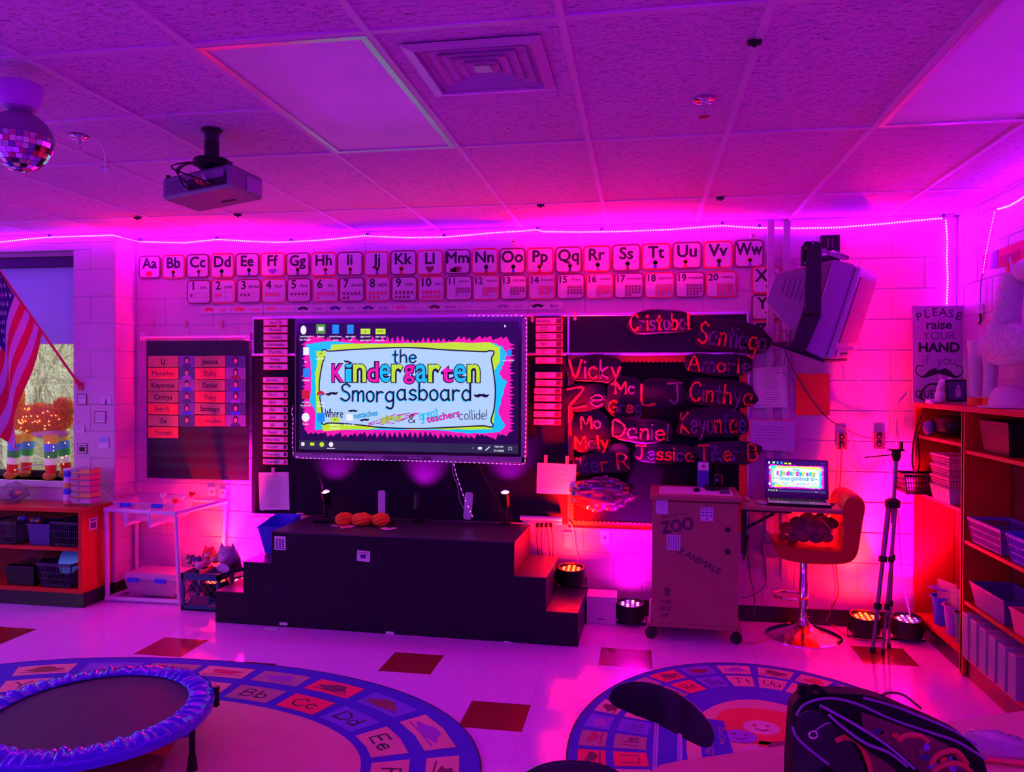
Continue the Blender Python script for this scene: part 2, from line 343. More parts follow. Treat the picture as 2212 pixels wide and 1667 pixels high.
# block walls
BZ0 = .024; BH = .2032; BW = .4064; blk = {}
def rect_minus(r, holes):
    out = [r]
    for hx0, hx1, hz0, hz1 in holes:
        nx = []
        for x0, x1, z0, z1 in out:
            if hx0 >= x1 or hx1 <= x0 or hz0 >= z1 or hz1 <= z0: nx.append((x0, x1, z0, z1)); continue
            if z0 < hz0: nx.append((x0, x1, z0, hz0))
            if z1 > hz1: nx.append((x0, x1, hz1, z1))
            a, c = max(z0, hz0), min(z1, hz1)
            if x0 < hx0: nx.append((x0, hx0, a, c))
            if x1 > hx1: nx.append((hx1, x1, a, c))
        out = nx
    return out
def block_mesh(w_, h_):
    k = (round(w_, 3), round(h_, 3))
    if k not in blk:
        b = MB(); g = .0028; c = .0035; t = .004
        b.hexa([V((x, 0, z)) for x, z in ((g, g), (w_-g, g), (w_-g, h_-g), (g, h_-g))], [V((x, -t, z)) for x, z in ((g+c, g+c), (w_-g-c, g+c), (w_-g-c, h_-g-c), (g+c, h_-g-c))])
        me = bpy.data.meshes.new('block'); me.from_pydata(b.v, [], b.f); me.materials.append(WALLM); blk[k] = me
    return blk[k]
def blocks(parent, loc, rz, x0, x1, ztop, off, holes=()):
    c, q = math.cos(rz), math.sin(rz)
    for k in range(-1, 15):
        za, zb = max(0, BZ0+k*BH), min(ztop, BZ0+(k+1)*BH)
        if zb-za < .02: continue
        n0 = math.floor((x0-off)/BW)-1
        for n in range(n0, n0+40):
            a = off+n*BW+(BW/2 if k % 2 else 0); e = a+BW; a = max(a, x0); e = min(e, x1)
            if e-a < .02: continue
            for r in rect_minus((a, e, za, zb), holes):
                if r[1]-r[0] < .02 or r[3]-r[2] < .02: continue
                o = bpy.data.objects.new('block', block_mesh(r[1]-r[0], r[3]-r[2])); COL.objects.link(o); o.parent = parent
                o.rotation_euler = (0, 0, rz); p = V(loc)+V((r[0]*c, r[0]*q, r[2])); o.location = p-ORG[parent.name]
WT = .004
wb = struct(MB().box(LX, RX+.15, WALL+WT, WALL+.15, 0, CEIL+.06).build('wall_back', WALLB))
off_b = PY(1927, 600, WALL).x % BW
blocks(wb, (0, WALL+WT, 0), 0, LX, RX, CEIL, off_b)
# window wall (stands 24 cm proud of the back wall)
WX0, WX1, WZ0, WZ1 = -6.3, -4.262, .86, 2.612
b = MB()
for r in rect_minus((XL, LX, 0, CEIL+.06), [(WX0, WX1, WZ0, WZ1)]): b.box(r[0], r[1], STEPY+WT, STEPY+.25, r[2], r[3])
wl = struct(b.build('wall_left', WALLB, loc=(-5, STEPY, 0)))
blocks(wl, (0, STEPY+WT, 0), 0, XL, LX, CEIL, PY(196, 700, STEPY).x % BW, [(WX0, WX1, WZ0, WZ1)])
b = MB(); b.box(LX-.04, LX-.0005, STEPY+.005, WALL+.02, 0, CEIL); ws = struct(b.build('wall_step', WALLB, loc=(LX, STEPY, 0)))
blocks(ws, (LX, STEPY, 0), PI/2, .0, WALL-STEPY, CEIL, .0)
wr = struct(MB().box(RX+WT, RX+.15, YB, WALL+.15, 0, CEIL+.06).build('wall_right', WALLB))
blocks(wr, (RX+WT, WALL, 0), -PI/2, 0, 1.9, CEIL, .11)
b = MB(); b.box(RX-.0, RX+.02, YB, WALL-1.9, 0, CEIL); b.build('plain_wall_face', WALLM, wr)
b = MB()
for r in rect_minus((YB-.15, STEPY+.1, 0, CEIL+.06), [(.2, 4.4, .9, 1.80)]): b.box(XL-.15, XL, r[0], r[1], r[2], r[3])
struct(b.build('wall_far_left', WALLM))
b = MB(); b.box(XL-.10, XL-.06, .2, 4.4, .9, .94).box(XL-.10, XL-.06, .2, 4.4, 1.76, 1.80)
for y in (.2, 1.57, 2.95, 4.36): b.box(XL-.10, XL-.06, y, y+.04, .9, 1.80)
w2 = struct(b.build('window_2', mat('window_frame_dark', (.03, .03, .035), .4)))
for y in (.24, 1.61, 2.99): MB().box(XL-.082, XL-.078, y, y+1.33 if y < 2.9 else 4.36, .94, 1.76).build('pane', GLASS, w2)
struct(MB().box(-30, XL-.2, -20, 6.0, -.7, -.6).build('ground_outside_left', mat('dull_lawn', (.22, .24, .14), .9, var=.4, vscale=2)))
struct(MB().box(XL, RX+.15, YB-.15, YB, 0, CEIL+.06).build('wall_front', WALLM))
# vinyl base
for n, a in (('baseboard_back', (LX, RX-.27, WALL-.008, WALL+.001, 0, .105)), ('baseboard_left', (XL, LX, STEPY-.008, STEPY+.001, 0, .105)), ('baseboard_step', (LX, LX+.008, STEPY-.008, WALL, 0, .105))):
    struct(MB().box(*a).build(n, BLACKP, bevel=.003))
# flat cover raceway on the back wall, behind the last alphabet cards
b = MB()
for u0, u1 in ((1656, 1671), (1690, 1706)):
    x0, x1 = PY(u0, 600, WALL).x, PY(u1, 600, WALL).x; b.box(x0, x1, WALL-.03, WALL, .3, CEIL-.01)
struct(b.build('trim_1', mat('raceway_paint', (.52, .48, .52), .45), bevel=.003))
x0, x1 = PY(1617, 1000, WALL).x, PY(1706, 1000, WALL).x
struct(MB().box(x0, x1, WALL-.022, WALL-.003, .36, 1.30).build('trim_2', mat('trim_panel_paint', (.36, .33, .38), .5), bevel=.004))
# window
wn = struct(MB().box(WX0, WX1, STEPY+.19, STEPY+.23, WZ0, WZ0+.05).box(WX0, WX1, STEPY+.19, STEPY+.23, WZ1-.05, WZ1).box(WX1-.045, WX1, STEPY+.19, STEPY+.23, WZ0, WZ1).box(WX0, WX0+.05, STEPY+.19, STEPY+.23, WZ0, WZ1).box(-5.25, -5.2, STEPY+.19, STEPY+.23, WZ0, WZ1).build('window_1', mat('window_frame_dark', (.03, .03, .035), .4)))
b = MB(); b.box(-5.2, WX1-.045, STEPY+.207, STEPY+.211, WZ0+.05, WZ1-.05); b.build('pane', GLASS, wn)
b = MB(); b.box(WX0+.05, -5.25, STEPY+.207, STEPY+.211, WZ0+.05, WZ1-.05); b.build('pane', GLASS, wn)
SILL = struct(MB().box(WX0, WX1-.001, STEPY-.03, STEPY+.19, WZ0-.05, WZ0).build('window_sill', mat('sill_stone', (.62, .60, .60), .35), bevel=.004))
shm = mat('shade_cloth', (.34, .30, .56), .8, trans=0.)
nt = shm.node_tree; tr = nt.nodes.new('ShaderNodeBsdfTranslucent'); tr.inputs[0].default_value = (.17, .16, .34, 1); ad = nt.nodes.new('ShaderNodeAddShader')
nt.links.new(nt.nodes['Principled BSDF'].outputs[0], ad.inputs[0]); nt.links.new(tr.outputs[0], ad.inputs[1]); nt.links.new(ad.outputs[0], nt.nodes['Material Output'].inputs[0])
sh = thing('roller_shade', 'pale lilac roller shade pulled halfway down the window', 'window shade', (-5.2, STEPY+.1, 1.9))
zb = PY(120, 742, STEPY+.10).z
MB().box(WX0+.02, WX1-.004, STEPY+.099, STEPY+.101, zb, 2.50).build('shade_cloth', shm, sh)
MB().cyl((WX0+.02, STEPY+.1, zb), (WX1-.006, STEPY+.1, zb), .006, n=8).build('hem_bar', WHITEP, sh)
MB().box(WX0+.01, WX1-.003, STEPY+.055, STEPY+.15, 2.50, 2.575).build('cassette', mat('cassette_navy', (.02, .02, .06), .5), sh, bevel=.004)
MB().box(WX0+.01, WX1-.003, STEPY+.02, STEPY+.17, 2.575, 2.61).build('headrail', mat('headrail_grey', (.32, .30, .30), .6), sh, bevel=.003)
# outside: bank and winter thicket
b = MB(); n = 26
P = [[V((-13+12.5*i/n, 6.2+7*(j/12), -.6+2.9*(j/12)**.8+.25*noise.noise(V((i*.5, j*.5, 1))))) for i in range(n+1)] for j in range(13)]
b.add([p for r_ in P for p in r_], [(j*(n+1)+i, j*(n+1)+i+1, (j+1)*(n+1)+i+1, (j+1)*(n+1)+i) for j in range(12) for i in range(n)])
struct(b.build('ground_outside', mat('leaf_litter', (.30, .27, .17), .9, var=.6, vscale=5), smooth=True))
b = MB()
for i in range(1900):
    y = R.uniform(6.6, 9.6); x = R.uniform(-10.2, -3.6)*(y/7.2); g = -.6+2.9*(max(0, y-6.2)/7)**.8
    a = R.uniform(-1.5, 1.5); L = R.uniform(.8, 2.6); st = V((x, y, g+R.uniform(-.1, 1.9))); d = V((math.sin(a), R.uniform(-.2, .2), math.cos(a)*R.choice((1, 1, .3)))); bend = R.uniform(-1.1, 1.1)
    b.mi = R.choice((0, 0, 1, 1, 2, 3)); r0 = R.choice((.004, .006, .009, .014))
    b.tube([st, st+d*L*.35+V((bend*.1, 0, 0)), st+d*L*.7+V((bend*.35, 0, -.05*abs(bend))), st+d*L+V((bend*.8, 0, -.3*abs(bend)))], [r0, r0*.8, r0*.6, r0*.3], 4, caps=False)
o = b.build('thicket', [mat('twig_straw', (.62, .58, .40), .8), mat('twig_grey', (.42, .40, .34), .8), mat('twig_brown', (.22, .17, .12), .8), mat('twig_olive', (.32, .36, .20), .8)], kind='stuff')
tag(o, 'tangle of bare straw-coloured twigs outside the window', 'thicket')
# ================================================================== ON THE CEILING
lens_m = mat('light_lens', (.92, .70, .92), .35, bump=.35, bscale=300)
for (i, j), lb in zip(sorted(troffers), ('unlit ceiling light panel between the projector and the air vent', 'unlit ceiling light panel over the open orange shelves')):
    x0, y0 = CX+i*TW, CY+j*TL; t = thing('ceiling_light', lb, 'ceiling light', (x0+TW/2, y0+TL/2, CEIL), 'recessed light panels')
    MB().box(x0+.035, x0+TW-.035, y0+.035, y0+TL-.035, CEIL+.003, CEIL+.008).build('diffuser', lens_m, t)
    b = MB(); b.box(x0+.012, x0+.036, y0+.012, y0+TL-.012, CEIL-.004, CEIL+.05).box(x0+TW-.036, x0+TW-.012, y0+.012, y0+TL-.012, CEIL-.004, CEIL+.05)
    b.box(x0+.036, x0+TW-.036, y0+.012, y0+.036, CEIL-.004, CEIL+.05).box(x0+.036, x0+TW-.036, y0+TL-.036, y0+TL-.012, CEIL-.004, CEIL+.05); b.build('frame', ALU, t)
t = thing('air_vent', 'square white ceiling air diffuser with nested louvres', 'air vent', (-.555, 2.665, CEIL))
vm = mat('vent_paint', (.55, .40, .58), .35); c0 = V((-.555, 2.665, 0))
def sqring(b, r0, z0, r1, z1, t_=.002):
    for k in range(4):
        a = PI/2*k; fr = Fr(c0, (math.cos(a), math.sin(a), 0), (-math.sin(a), math.cos(a), 0))
        P = [fr.p(-r0, -r0, z0), fr.p(r0, -r0, z0), fr.p(r1, -r1, z1), fr.p(-r1, -r1, z1)]
        b.hexa(P, [p+V((0, 0, t_)) for p in P])
b = MB(); sqring(b, .232, CEIL-.003, .195, CEIL-.012); sqring(b, .195, CEIL-.012, .186, CEIL+.03); b.build('outer_frame', vm, t)
MB().box(-.745, -.365, 2.475, 2.855, CEIL+.055, CEIL+.059).build('throat', BLACK, t)
for k in range(4): b = MB(); r_ = .172-.037*k; sqring(b, r_, CEIL-.006, r_-.020, CEIL+.022); b.build('louvre', vm, t)
MB().hexa([V((c0.x+x*.012, c0.y+y*.012, CEIL+.03)) for x, y in ((-1, -1), (1, -1), (1, 1), (-1, 1))], [V((c0.x+x*.03, c0.y+y*.03, CEIL-.004)) for x, y in ((-1, -1), (1, -1), (1, 1), (-1, 1))]).build('centre_cone', vm, t)
for (u, v), lb in (((1521, 215), 'chrome fire sprinkler head above the black name board'), ((170, 295), 'chrome fire sprinkler head beside the mirror ball')):
    p = PZ(u, v, CEIL); t = thing('sprinkler', lb, 'sprinkler', p, 'ceiling sprinklers')
    MB().lathe(p, [(.042, 0), (.043, -.004), (.030, -.012), (.014, -.014), (.014, -.02)], 20).build('escutcheon', CHROME, t, smooth=True)
    MB().lathe(p, [(.010, -.012), (.010, -.03), (.006, -.034), (.006, -.06), (.020, -.064), (.020, -.067)], 14).build('deflector', CHROME, t, smooth=True)
    MB().tube([p+V((.010, 0, -.028)), p+V((.016, 0, -.042)), p+V((.004, 0, -.06))], .0022, 5).tube([p+V((-.010, 0, -.028)), p+V((-.016, 0, -.042)), p+V((-.004, 0, -.06))], .0022, 5).build('yoke', CHROME, t)
for k, (u, v, lb) in enumerate(((297, 468, 'above the pocket chart'), (514, 462, 'beneath the projector'), (1168, 441, 'above the large screen'), (1556, 426, 'above the name board'), (1630, 87, 'near the top of the picture, by the sprinkler'))):
    p = PZ(u, v, CEIL); o = MB().box(p.x-.022, p.x+.022, p.y-.012, p.y+.012, CEIL-.014, CEIL-.001).box(p.x-.006, p.x+.006, p.y-.004, p.y+.004, CEIL-.022, CEIL-.014).build('ceiling_clip', BLACK, bevel=.002)
    tag(o, 'small black clip on the ceiling grid '+lb, 'clip', 'black ceiling clips')
# projector
p0 = PZ(454, 265, CEIL)
t = thing('projector', 'grey video projector hanging from a black ceiling pole', 'projector', (p0.x, p0.y+.08, CEIL-.28))
zq = 2.45; A, B, C_, D = PZ(353, 432, zq), PZ(430, 458, zq), PZ(566, 431, zq), PZ(501, 403, zq); up3 = V((0, 0, .088))
pm = mat('projector_grey', (.16, .15, .20), .35); cc = (A+B+C_+D)/4
b = MB(); ring = [A, D, C_, B]
b.hexa([cc+(p-cc)*.965 for p in ring], [p+V((0, 0, .012)) for p in ring]); b.hexa([p+V((0, 0, .012)) for p in ring], [p+up3 for p in ring]); b.hexa([p+up3 for p in ring], [cc+(p-cc)*.94+up3+V((0, 0, .012)) for p in ring])
b.build('body', pm, t)
ex = (D-A).normalized(); fr = Fr(A, ex, (0, 0, 1)); Lw = (D-A).length
MB().obox(fr, Lw*.38, Lw*.92, .018, .066, .0005, .004).build('socket_recess', BLACK, t)
b = MB()
for k in range(5): b.obox(fr, Lw*.05, Lw*.3, .022+k*.012, .027+k*.012, .0005, .003)
b.build('vent_slats', DKGREY, t)
MB().obox(fr, Lw*.5, Lw*.9, .05, .085, .003, .006).build('label_plate', pm, t)
fr2 = Fr(D, (C_-D), (0, 0, 1)); MB().obox(fr2, .11, (C_-D).length-.005, .012, .075, .0005, .003).build('side_grille', mat('grille_violet', (.30, .26, .36), .4), t)
fb = Fr(cc+V((0, 0, -.0005)), (D-A), (C_-D)); MB().obox(fb, .02, .11, .04, .052, -.003, 0).build('foot_slot', BLACK, t)
for q in (A, D, B): MB().cyl(q*.9+cc*.1+up3, q*.9+cc*.1+up3+V((0, 0, .022)), .008, .011, 10).build('mount_screw', BLACK, t)
top = V((p0.x, p0.y, CEIL)); bt = V((cc.x, cc.y, zq+.145)); top.x, top.y = (p0.x+bt.x)/2, (p0.y+bt.y)/2; bt.x, bt.y = top.x, top.y
MB().lathe(V((top.x, top.y, 0)), [(.045, CEIL), (.045, CEIL-.008), (.034, CEIL-.02), (.030, CEIL-.05), (.032, CEIL-.052), (.032, bt.z+.02), (.030, bt.z)], 20).build('pole', BLACK, t, smooth=True)
MB().lathe(V((bt.x, bt.y, 0)), [(.03, bt.z+.01), (.072, bt.z+.008), (.078, bt.z), (.078, bt.z-.022), (.06, bt.z-.03), (.04, zq+.10), (.04, zq+.098)], 24).build('mount_dish', BLACK, t, smooth=True)
for k, c in enumerate((BLACK, BLACK, DKGREY, ORANGE, REDP, WHITEP, BLACK)):
    s = fr.p(Lw*(.42+.055*k), .03+.004*(k % 2), .002); q = fr.p(Lw*.36+.006*k, .13, .012+.004*k)
    if c in (ORANGE, REDP, WHITEP): MB().tube([s, s+fr.n*.02+V((0, 0, .004)), s+fr.n*.024+V((-.012, 0, .03))], .005, 6).build('plug', c, t)
    else: MB().tube(catmull([tuple(s), tuple(s+fr.n*.03), tuple(s*.5+q*.5+fr.n*(.045+.008*k)+V((-.006*k, 0, .0))), tuple(q), tuple(bt+V((-.03, -.02, -.01)))], 5), .0035, 6).build('cable', c, t, smooth=True)
# mirror ball
pb = PZ(50, 150, CEIL); cb = PY(44, 305, pb.y); rb = .105
t = thing('mirror_ball', 'mirror ball hanging from a purple motor cup', 'mirror ball', cb)
mm = [mat('mirror_%d' % i, c, .08, metal=1.) for i, c in enumerate(((.9, .9, .9), (.7, .7, .95), (.8, .3, .5), (.5, .1, .2), (.3, .2, .7)))]
MB().ell(cb, rb*.985, rb*.985, rb*.985, 24, 14).build('ball', mat('ball_core', (.25, .2, .28), .6), t, smooth=True)
MB().lathe(cb, [(0, rb+.002)]+[(rb*1.006*math.sin(a), rb*1.006*math.cos(a)) for a in (.3, .6, .9, 1.2, 1.42)], 24).build('top_skin', mat('ball_top', (.22, .16, .26), .5), t, smooth=True)
b = MB()
for i in range(9):
    a0 = 1.46+i*.185; a1 = a0+.17; n = max(4, int(34*math.sin((a0+a1)/2)))
    for j in range(n):
        q0 = 2*PI*j/n; q1 = q0+2*PI/n*.93; b.mi = R.choice((0, 0, 1, 1, 2, 3, 4)); tl = R.uniform(-.05, .05)
        P = [cb+V((math.sin(a)*math.cos(q), math.sin(a)*math.sin(q), math.cos(a)))*rb*1.02 for a, q in ((a0+tl*.3, q0), (a1, q0), (a1-tl*.3, q1), (a0, q1))]; b.add(P, [(0, 1, 2, 3)])
b.build('mirror_facets', mm, t, kind='stuff')
MB().lathe(cb, [(.03, rb*.97), (.058, rb+.01), (.066, rb+.03), (.072, rb+.085), (.068, rb+.095), (0, rb+.098)], 24).build('motor_cup', mat('cup_violet', (.45, .12, .6), .35), t, smooth=True)
MB().tube([cb+V((0, 0, rb+.09)), V((pb.x, pb.y, CEIL))], .002, 5).tube([cb+V((.02, 0, rb+.09)), V((pb.x-.01, pb.y, CEIL))], .002, 5).tube([cb+V((.05, 0, rb+.09)), V((pb.x, pb.y, CEIL))], .002, 5).build('hanging_cord', CORDW, t)
pe = PZ(227, 362, CEIL); MB().box(pe.x-.02, pe.x+.02, pe.y-.012, pe.y+.012, CEIL-.028, CEIL).build('cord_clip', WHITEP, t, bevel=.003)
MB().tube(catmull([tuple(cb+V((.06, 0, rb+.07))), tuple(PY(130, 260, 2.6)), tuple(PY(200, 295, 2.8)), tuple(PY(225, 330, 3.2)), tuple(pe+V((0, 0, -.02)))], 6), .003, 6).build('power_cord', CORDW, t, smooth=True)
# ================================================================== COLOUR-CHANGING LED TAPE
def led_strip(name, label, pts, up=(0, 0, 1), w_=.011, pitch=.0165, out=V((0, -1, -.38)), grp='LED tapes along the ceiling'):
    pts = [V((p.x, p.y, min(p.z, CEIL-.018))) for p in pts]
    t = thing(name, label, 'LED tape', pts[0], grp); b = MB(); ch = MB(); acc_ = 0.
    for a, c in zip(pts, pts[1:]):
        d = (c-a); L = d.length; d.normalize(); s = d.cross(out).normalized(); fr = Fr(a, d, s)
        if fr.n.dot(out) < 0: fr = Fr(a, d, -s)
        b.obox(fr, 0, L, -w_/2, w_/2, 0, .002); k = int(L/pitch)
        for i in range(k): ch.obox(fr, (i+.3)*L/k, (i+.7)*L/k, -w_*.35, w_*.35, .0022, .0036)
    b.build('tape', TAPE_FILL if w_ > .015 else TAPE, t); ch.build('led_chips', CHIPM, t, kind='stuff'); return t
yy = WALL-.02; pts = [PY(u, v, STEPY-.02) for u, v in ((-60, 528), (17, 521), (60, 516), (110, 511), (180, 509), (244, 505), (262, 512))]
pts += [PY(u, v, yy) for u, v in ((303, 522), (350, 523), (400, 524), (470, 517), (540, 521), (600, 523), (630, 522), (700, 518), (790, 509), (800, 510), (880, 513), (960, 512), (1040, 505), (1060, 503), (1125, 499), (1160, 496), (1172, 500), (1250, 501), (1330, 500), (1440, 496), (1560, 487), (1600, 490), (1640, 492), (1730, 493), (1810, 491), (1900, 484), (1970, 477), (2036, 471))]
led_strip('led_strip', 'glowing pink LED tape sagging along the top of the back wall', pts)
led_strip('led_strip', 'glowing LED tape running down the wall corner to the hand-raising sign', [PY(u, v, yy) for u, v in ((2043, 474), (2046, 520), (2045, 560), (2047, 600), (2045, 652), (2046, 700))])
rx = RX-.02
pr_ = [PX(u, v, rx) for u, v in ((2155, 452), (2180, 445), (2200, 434), (2240, 405))]; z1 = pr_[-1].z
led_strip('led_strip', 'glowing LED tape high on the wall above the open shelves', pr_+[V((rx, y, z1+(CEIL-.1-z1)*min(1, (4.2-y)/1)) if y < 4.2 else (rx, y, z1)) for y in (3.0, 1.5, 0, -1.2, -2.3)], out=V((-1, 0, 0)))
led_strip('led_strip', 'thin LED string dangling down the right wall', [PX(u, v, rx) for u, v in ((2150, 455), (2140, 500), (2130, 550), (2124, 590))], out=V((-1, 0, 0)), w_=.004)
led_strip('led_strip', 'LED tape along the wall behind the camera', [V((x, YB+.02, CEIL-.10)) for x in (1.9, 0, -2, -4, -6.4)], out=V((0, 1, -1.6)), w_=.02)  # out of view; made wide and tilted down as extra floor light
led_strip('led_strip', 'LED tape along the far end wall', [V((XL+.02, y, CEIL-.10)) for y in (-2.2, 0, 2, 4, 5.1)], out=V((1, 0, -1.2)), w_=.02)  # also out of view, widened and tilted down for fill
for k, (u, v) in enumerate(((110, 511), (305, 519), (470, 516), (630, 520), (795, 508), (960, 510), (1162, 495), (1300, 497), (1560, 485), (1640, 490), (2036, 469))):
    p = PY(u, v, STEPY-.01 if u < 250 else WALL-.01); o = MB().box(p.x-.010, p.x+.010, p.y-.02, p.y+.01, p.z-.004, p.z+.014).build('tape_clip', NAVY, bevel=.002)
    tag(o, 'small dark blue clip holding the glowing wall tape '+('over the window', 'over the Aa card', 'above the Dd card', 'above the Gg card', 'above the Jj card', 'above the Mm card', 'above the Pp card', 'above the Ss card', 'above the Vv card', 'above the Ww card', 'over the hand sign')[k], 'clip', 'clips along the back wall LED tape')
# ================================================================== FLOOR CANS AND UPLIGHTS
def spot(parent, loc, d, col, power, ang, blend=.7, size=.04):
    l = bpy.data.lights.new('lamp', 'SPOT'); l.energy = power; l.color = col[:3]; l.spot_size = ang; l.spot_blend = blend; l.shadow_soft_size = size
    o = bpy.data.objects.new('lamp', l); COL.objects.link(o); o.parent = parent; o.location = V(loc)-ORG[parent.name]
    o.rotation_euler = V(d).to_track_quat('-Z', 'Y').to_euler(); return o
def par(p, label, col, leds, d, power=None, ang=1.08):
    t = thing('par_light', label, 'stage light', p, 'flat LED stage lights on the floor'); r = .095; h = .105
    fr = Fr(V(p)+V((0, 0, .03)), (1, 0, 0), (0, 1, 0)); dn = V(d).normalized(); q = fr.n.rotation_difference(V((0, -.12, 1)).normalized()); fr = Fr(fr.o, q@fr.x, q@fr.y)
    MB().lathe(p, [(r*.9, 0), (r, .01), (r, h), (r*.96, h+.012), (r*.88, h+.012), (r*.86, h-.004), (0, h-.004)], 28, fr).build('housing', BLACK, t, smooth=True)
    MB().lathe(p, [(r*.84, h-.003), (0, h-.002)], 24, fr).build('lens_plate', DKGREY, t)
    b = MB()
    for i, (x, y) in enumerate([(x, y) for y in (-1.6, -.55, .55, 1.6) for x in (-1.6, -.55, .55, 1.6) if abs(x)+abs(y) < 3.1]):
        b.mi = i % len(leds); b.lathe(None, [(.0095, h-.002), (.0095, h+.003), (0, h+.004)], 10, fr.at(x*.031, y*.031))
    b.build('led_lenses', leds, t, kind='stuff')
    MB().tube([fr.p(-r-.006, 0, .05), V(p)+V((-r-.012, -.02, .006)), V(p)+V((r+.012, -.02, .006)), fr.p(r+.006, 0, .05)], .006, 6).build('yoke', BLACK, t)
    spot(t, fr.p(0, 0, h+.02), d, col, power or PAR_W, ang, 1.); spot(t, fr.p(0, .02, h+.02), (0, .5, 1), col, (power or PAR_W)*(.10 if col is RED else .02), 2.5, 1.); return t
pp = PZ(1362, 1330, 0); par((pp.x, 5.30, 0), 'black stage light with pink and blue diodes between the white box and cart', MAG, [PINKLED, BLUELED, PINKLED], (.06, .38, 1), PAR_W*.6)
ps = PZ(1240, 1262, .22); par((-.475, 5.31, .218), 'stage light with red diodes on the lowest platform step', RED, [REDLED], (.10, .33, 1), PAR_W*2.8)
pp = PZ(1845, 1350, .0); par((pp.x, 5.28, 0), 'stage light with red diodes behind the chrome stool base', RED, [REDLED], (-.10, .36, 1), PAR_W*2.2)
par((PZ(1925, 1355, 0).x+.02, 5.27, 0), 'stage light with pink and blue diodes behind the tripod', MAG, [PINKLED, BLUELED], (.14, .38, 1), PAR_W*.35)
par((-3.13, 5.345, 0), 'stage light with red diodes hidden behind the toy crate', RED, [REDLED], (-.10, .25, 1), PAR_W*1.7)
par((-2.945, 5.38, 0), 'stage light with pink diodes half hidden between the crate and the platform steps', MAG, [PINKLED, BLUELED], (.05, .32, 1), PAR_W*.6)
# ================================================================== BLACKBOARDS AND CLOTH ON THE BACK WALL
yb = WALL-.004
def xz(u, v, y): p = PY(u, v, y); return p.x, p.z
bx0, bx1 = PY(548, 700, 5.47).x, PY(1614, 700, 5.47).x; bz0, bz1 = 1.83, 2.098
t = thing('chalkboard_strip', 'long narrow chalkboard strip with aluminium frame behind the big screen', 'chalkboard', ((bx0+bx1)/2, 5.49, bz0))
MB().box(bx0, bx1, 5.485, 5.495, bz0, bz1).build('board', mat('chalkboard', (.016, .014, .02), .6), t)
b = MB(); b.box(bx0-.012, bx1+.012, 5.468, 5.495, bz1-.004, bz1+.014).box(bx0-.012, bx1+.012, 5.460, 5.495, bz0-.012, bz0+.004).box(bx0-.012, bx0+.002, 5.468, 5.495, bz0, bz1).box(bx1-.002, bx1+.012, 5.468, 5.495, bz0, bz1)
xd = PY(1228, 720, 5.48).x; b.box(xd-.008, xd+.008, 5.466, 5.495, bz0, bz1); b.build('frame', ALU, t, bevel=.002)
x0, z0 = xz(545, 1108, 5.48); x1 = PY(1228, 900, 5.48).x
b = MB(); nx, nz = 60, 24; P = []
for j in range(nz+1):
    for i in range(nx+1):
        fx, fz = i/nx, j/nz; d = .008*noise.noise(V((fx*14, fz*3, 2)))+.006*math.sin(fx*30+3*fz)*(1-fz)
        P.append(V((x0+(x1-x0)*fx, 5.470+d, z0+(1.822-z0)*fz)))
b.add(P, [(j*(nx+1)+i, j*(nx+1)+i+1, (j+1)*(nx+1)+i+1, (j+1)*(nx+1)+i) for j in range(nz) for i in range(nx)]); tag(b.build('cloth_panel', FABRIC, smooth=True, loc=((x0+x1)/2, 5.48, z0)), 'black cloth covering the board behind and below the big screen', 'cloth')
b = MB()
for (u0, u1, v) in ((545, 660, 1115),): a, c = PY(u0, v, 5.45), PY(u1, v, 5.45); b.box(a.x, c.x, 5.40, 5.49, a.z-.012, a.z+.004)
tag(b.build('chalk_tray', WHITEP, bevel=.003), 'white chalk tray under the pinned song sheet', 'tray')
a, c = PY(1124, 1118, 5.43), PY(1214, 1122, 5.43); tag(MB().cyl(a, V((c.x, 5.43, a.z)), .016, n=14).build('paper_roll', WHITEP, smooth=True), 'white roll lying under the black cloth above the plugs', 'roll')
a = PY(648, 1111, 5.40); tag(MB().ell(a, .035, .02, .014, 14, 8).build('eraser', WHITEP, smooth=True), 'small white rounded eraser on the chalk tray', 'eraser')
# name board with orange scalloped border
x0, x1 = PY(1229, 900, 5.485).x, PY(1614, 900, 5.485).x; z1 = 1.818; z0 = PY(1300, 1140, 5.485).z
t = thing('bulletin_board', 'bulletin board with black backing and orange scalloped border', 'bulletin board', ((x0+x1)/2, 5.49, z0))
MB().box(x0, x1, 5.486, 5.495, z0, z1).build('backing', mat('board_backing', (.010, .006, .014), 1., spec=.0, bump=.2, bscale=30), t)
b = MB(); b.box(x0-.004, x1+.012, 5.470, 5.495, z1-.004, z1+.010).box(x1, x1+.014, 5.470, 5.495, z0, z1).box(x0-.004, x1+.012, 5.470, 5.495, z0-.012, z0).box(x0-.006, x0, 5.470, 5.495, z0, z1); b.build('frame', ALU, t, bevel=.002)
def scallop(n, w_, fr, flip=1):
    pts = [(0, 0)]; st = .030
    L_ = n*st; pts = [(0, 0), (L_, 0)]
    for i in range(n*6+1): s = L_-i*st/6; pts.append((s, flip*(w_+.010*abs(math.sin(PI*s/st)))))
    return MB().prism(fr, pts, 0, .002)
Wd = x1-x0; Hd = z1-z0; n = round(Wd/.03); m_ = round(Hd/.03)
for fr, k, fl_, ww in ((Fr((x0, 5.484, z1-.004)), n, -1, .038), (Fr((x0, 5.484, z0)), n, 1, .038), (Fr((x0, 5.4835, z0), (0, 0, 1), (1, 0, 0)), m_, 1, .03), (Fr((x1, 5.4835, z0), (0, 0, 1), (1, 0, 0)), m_, -1, .045)):
    scallop(k, ww, fr, fl_).build('border_strip', ORANGE, t)
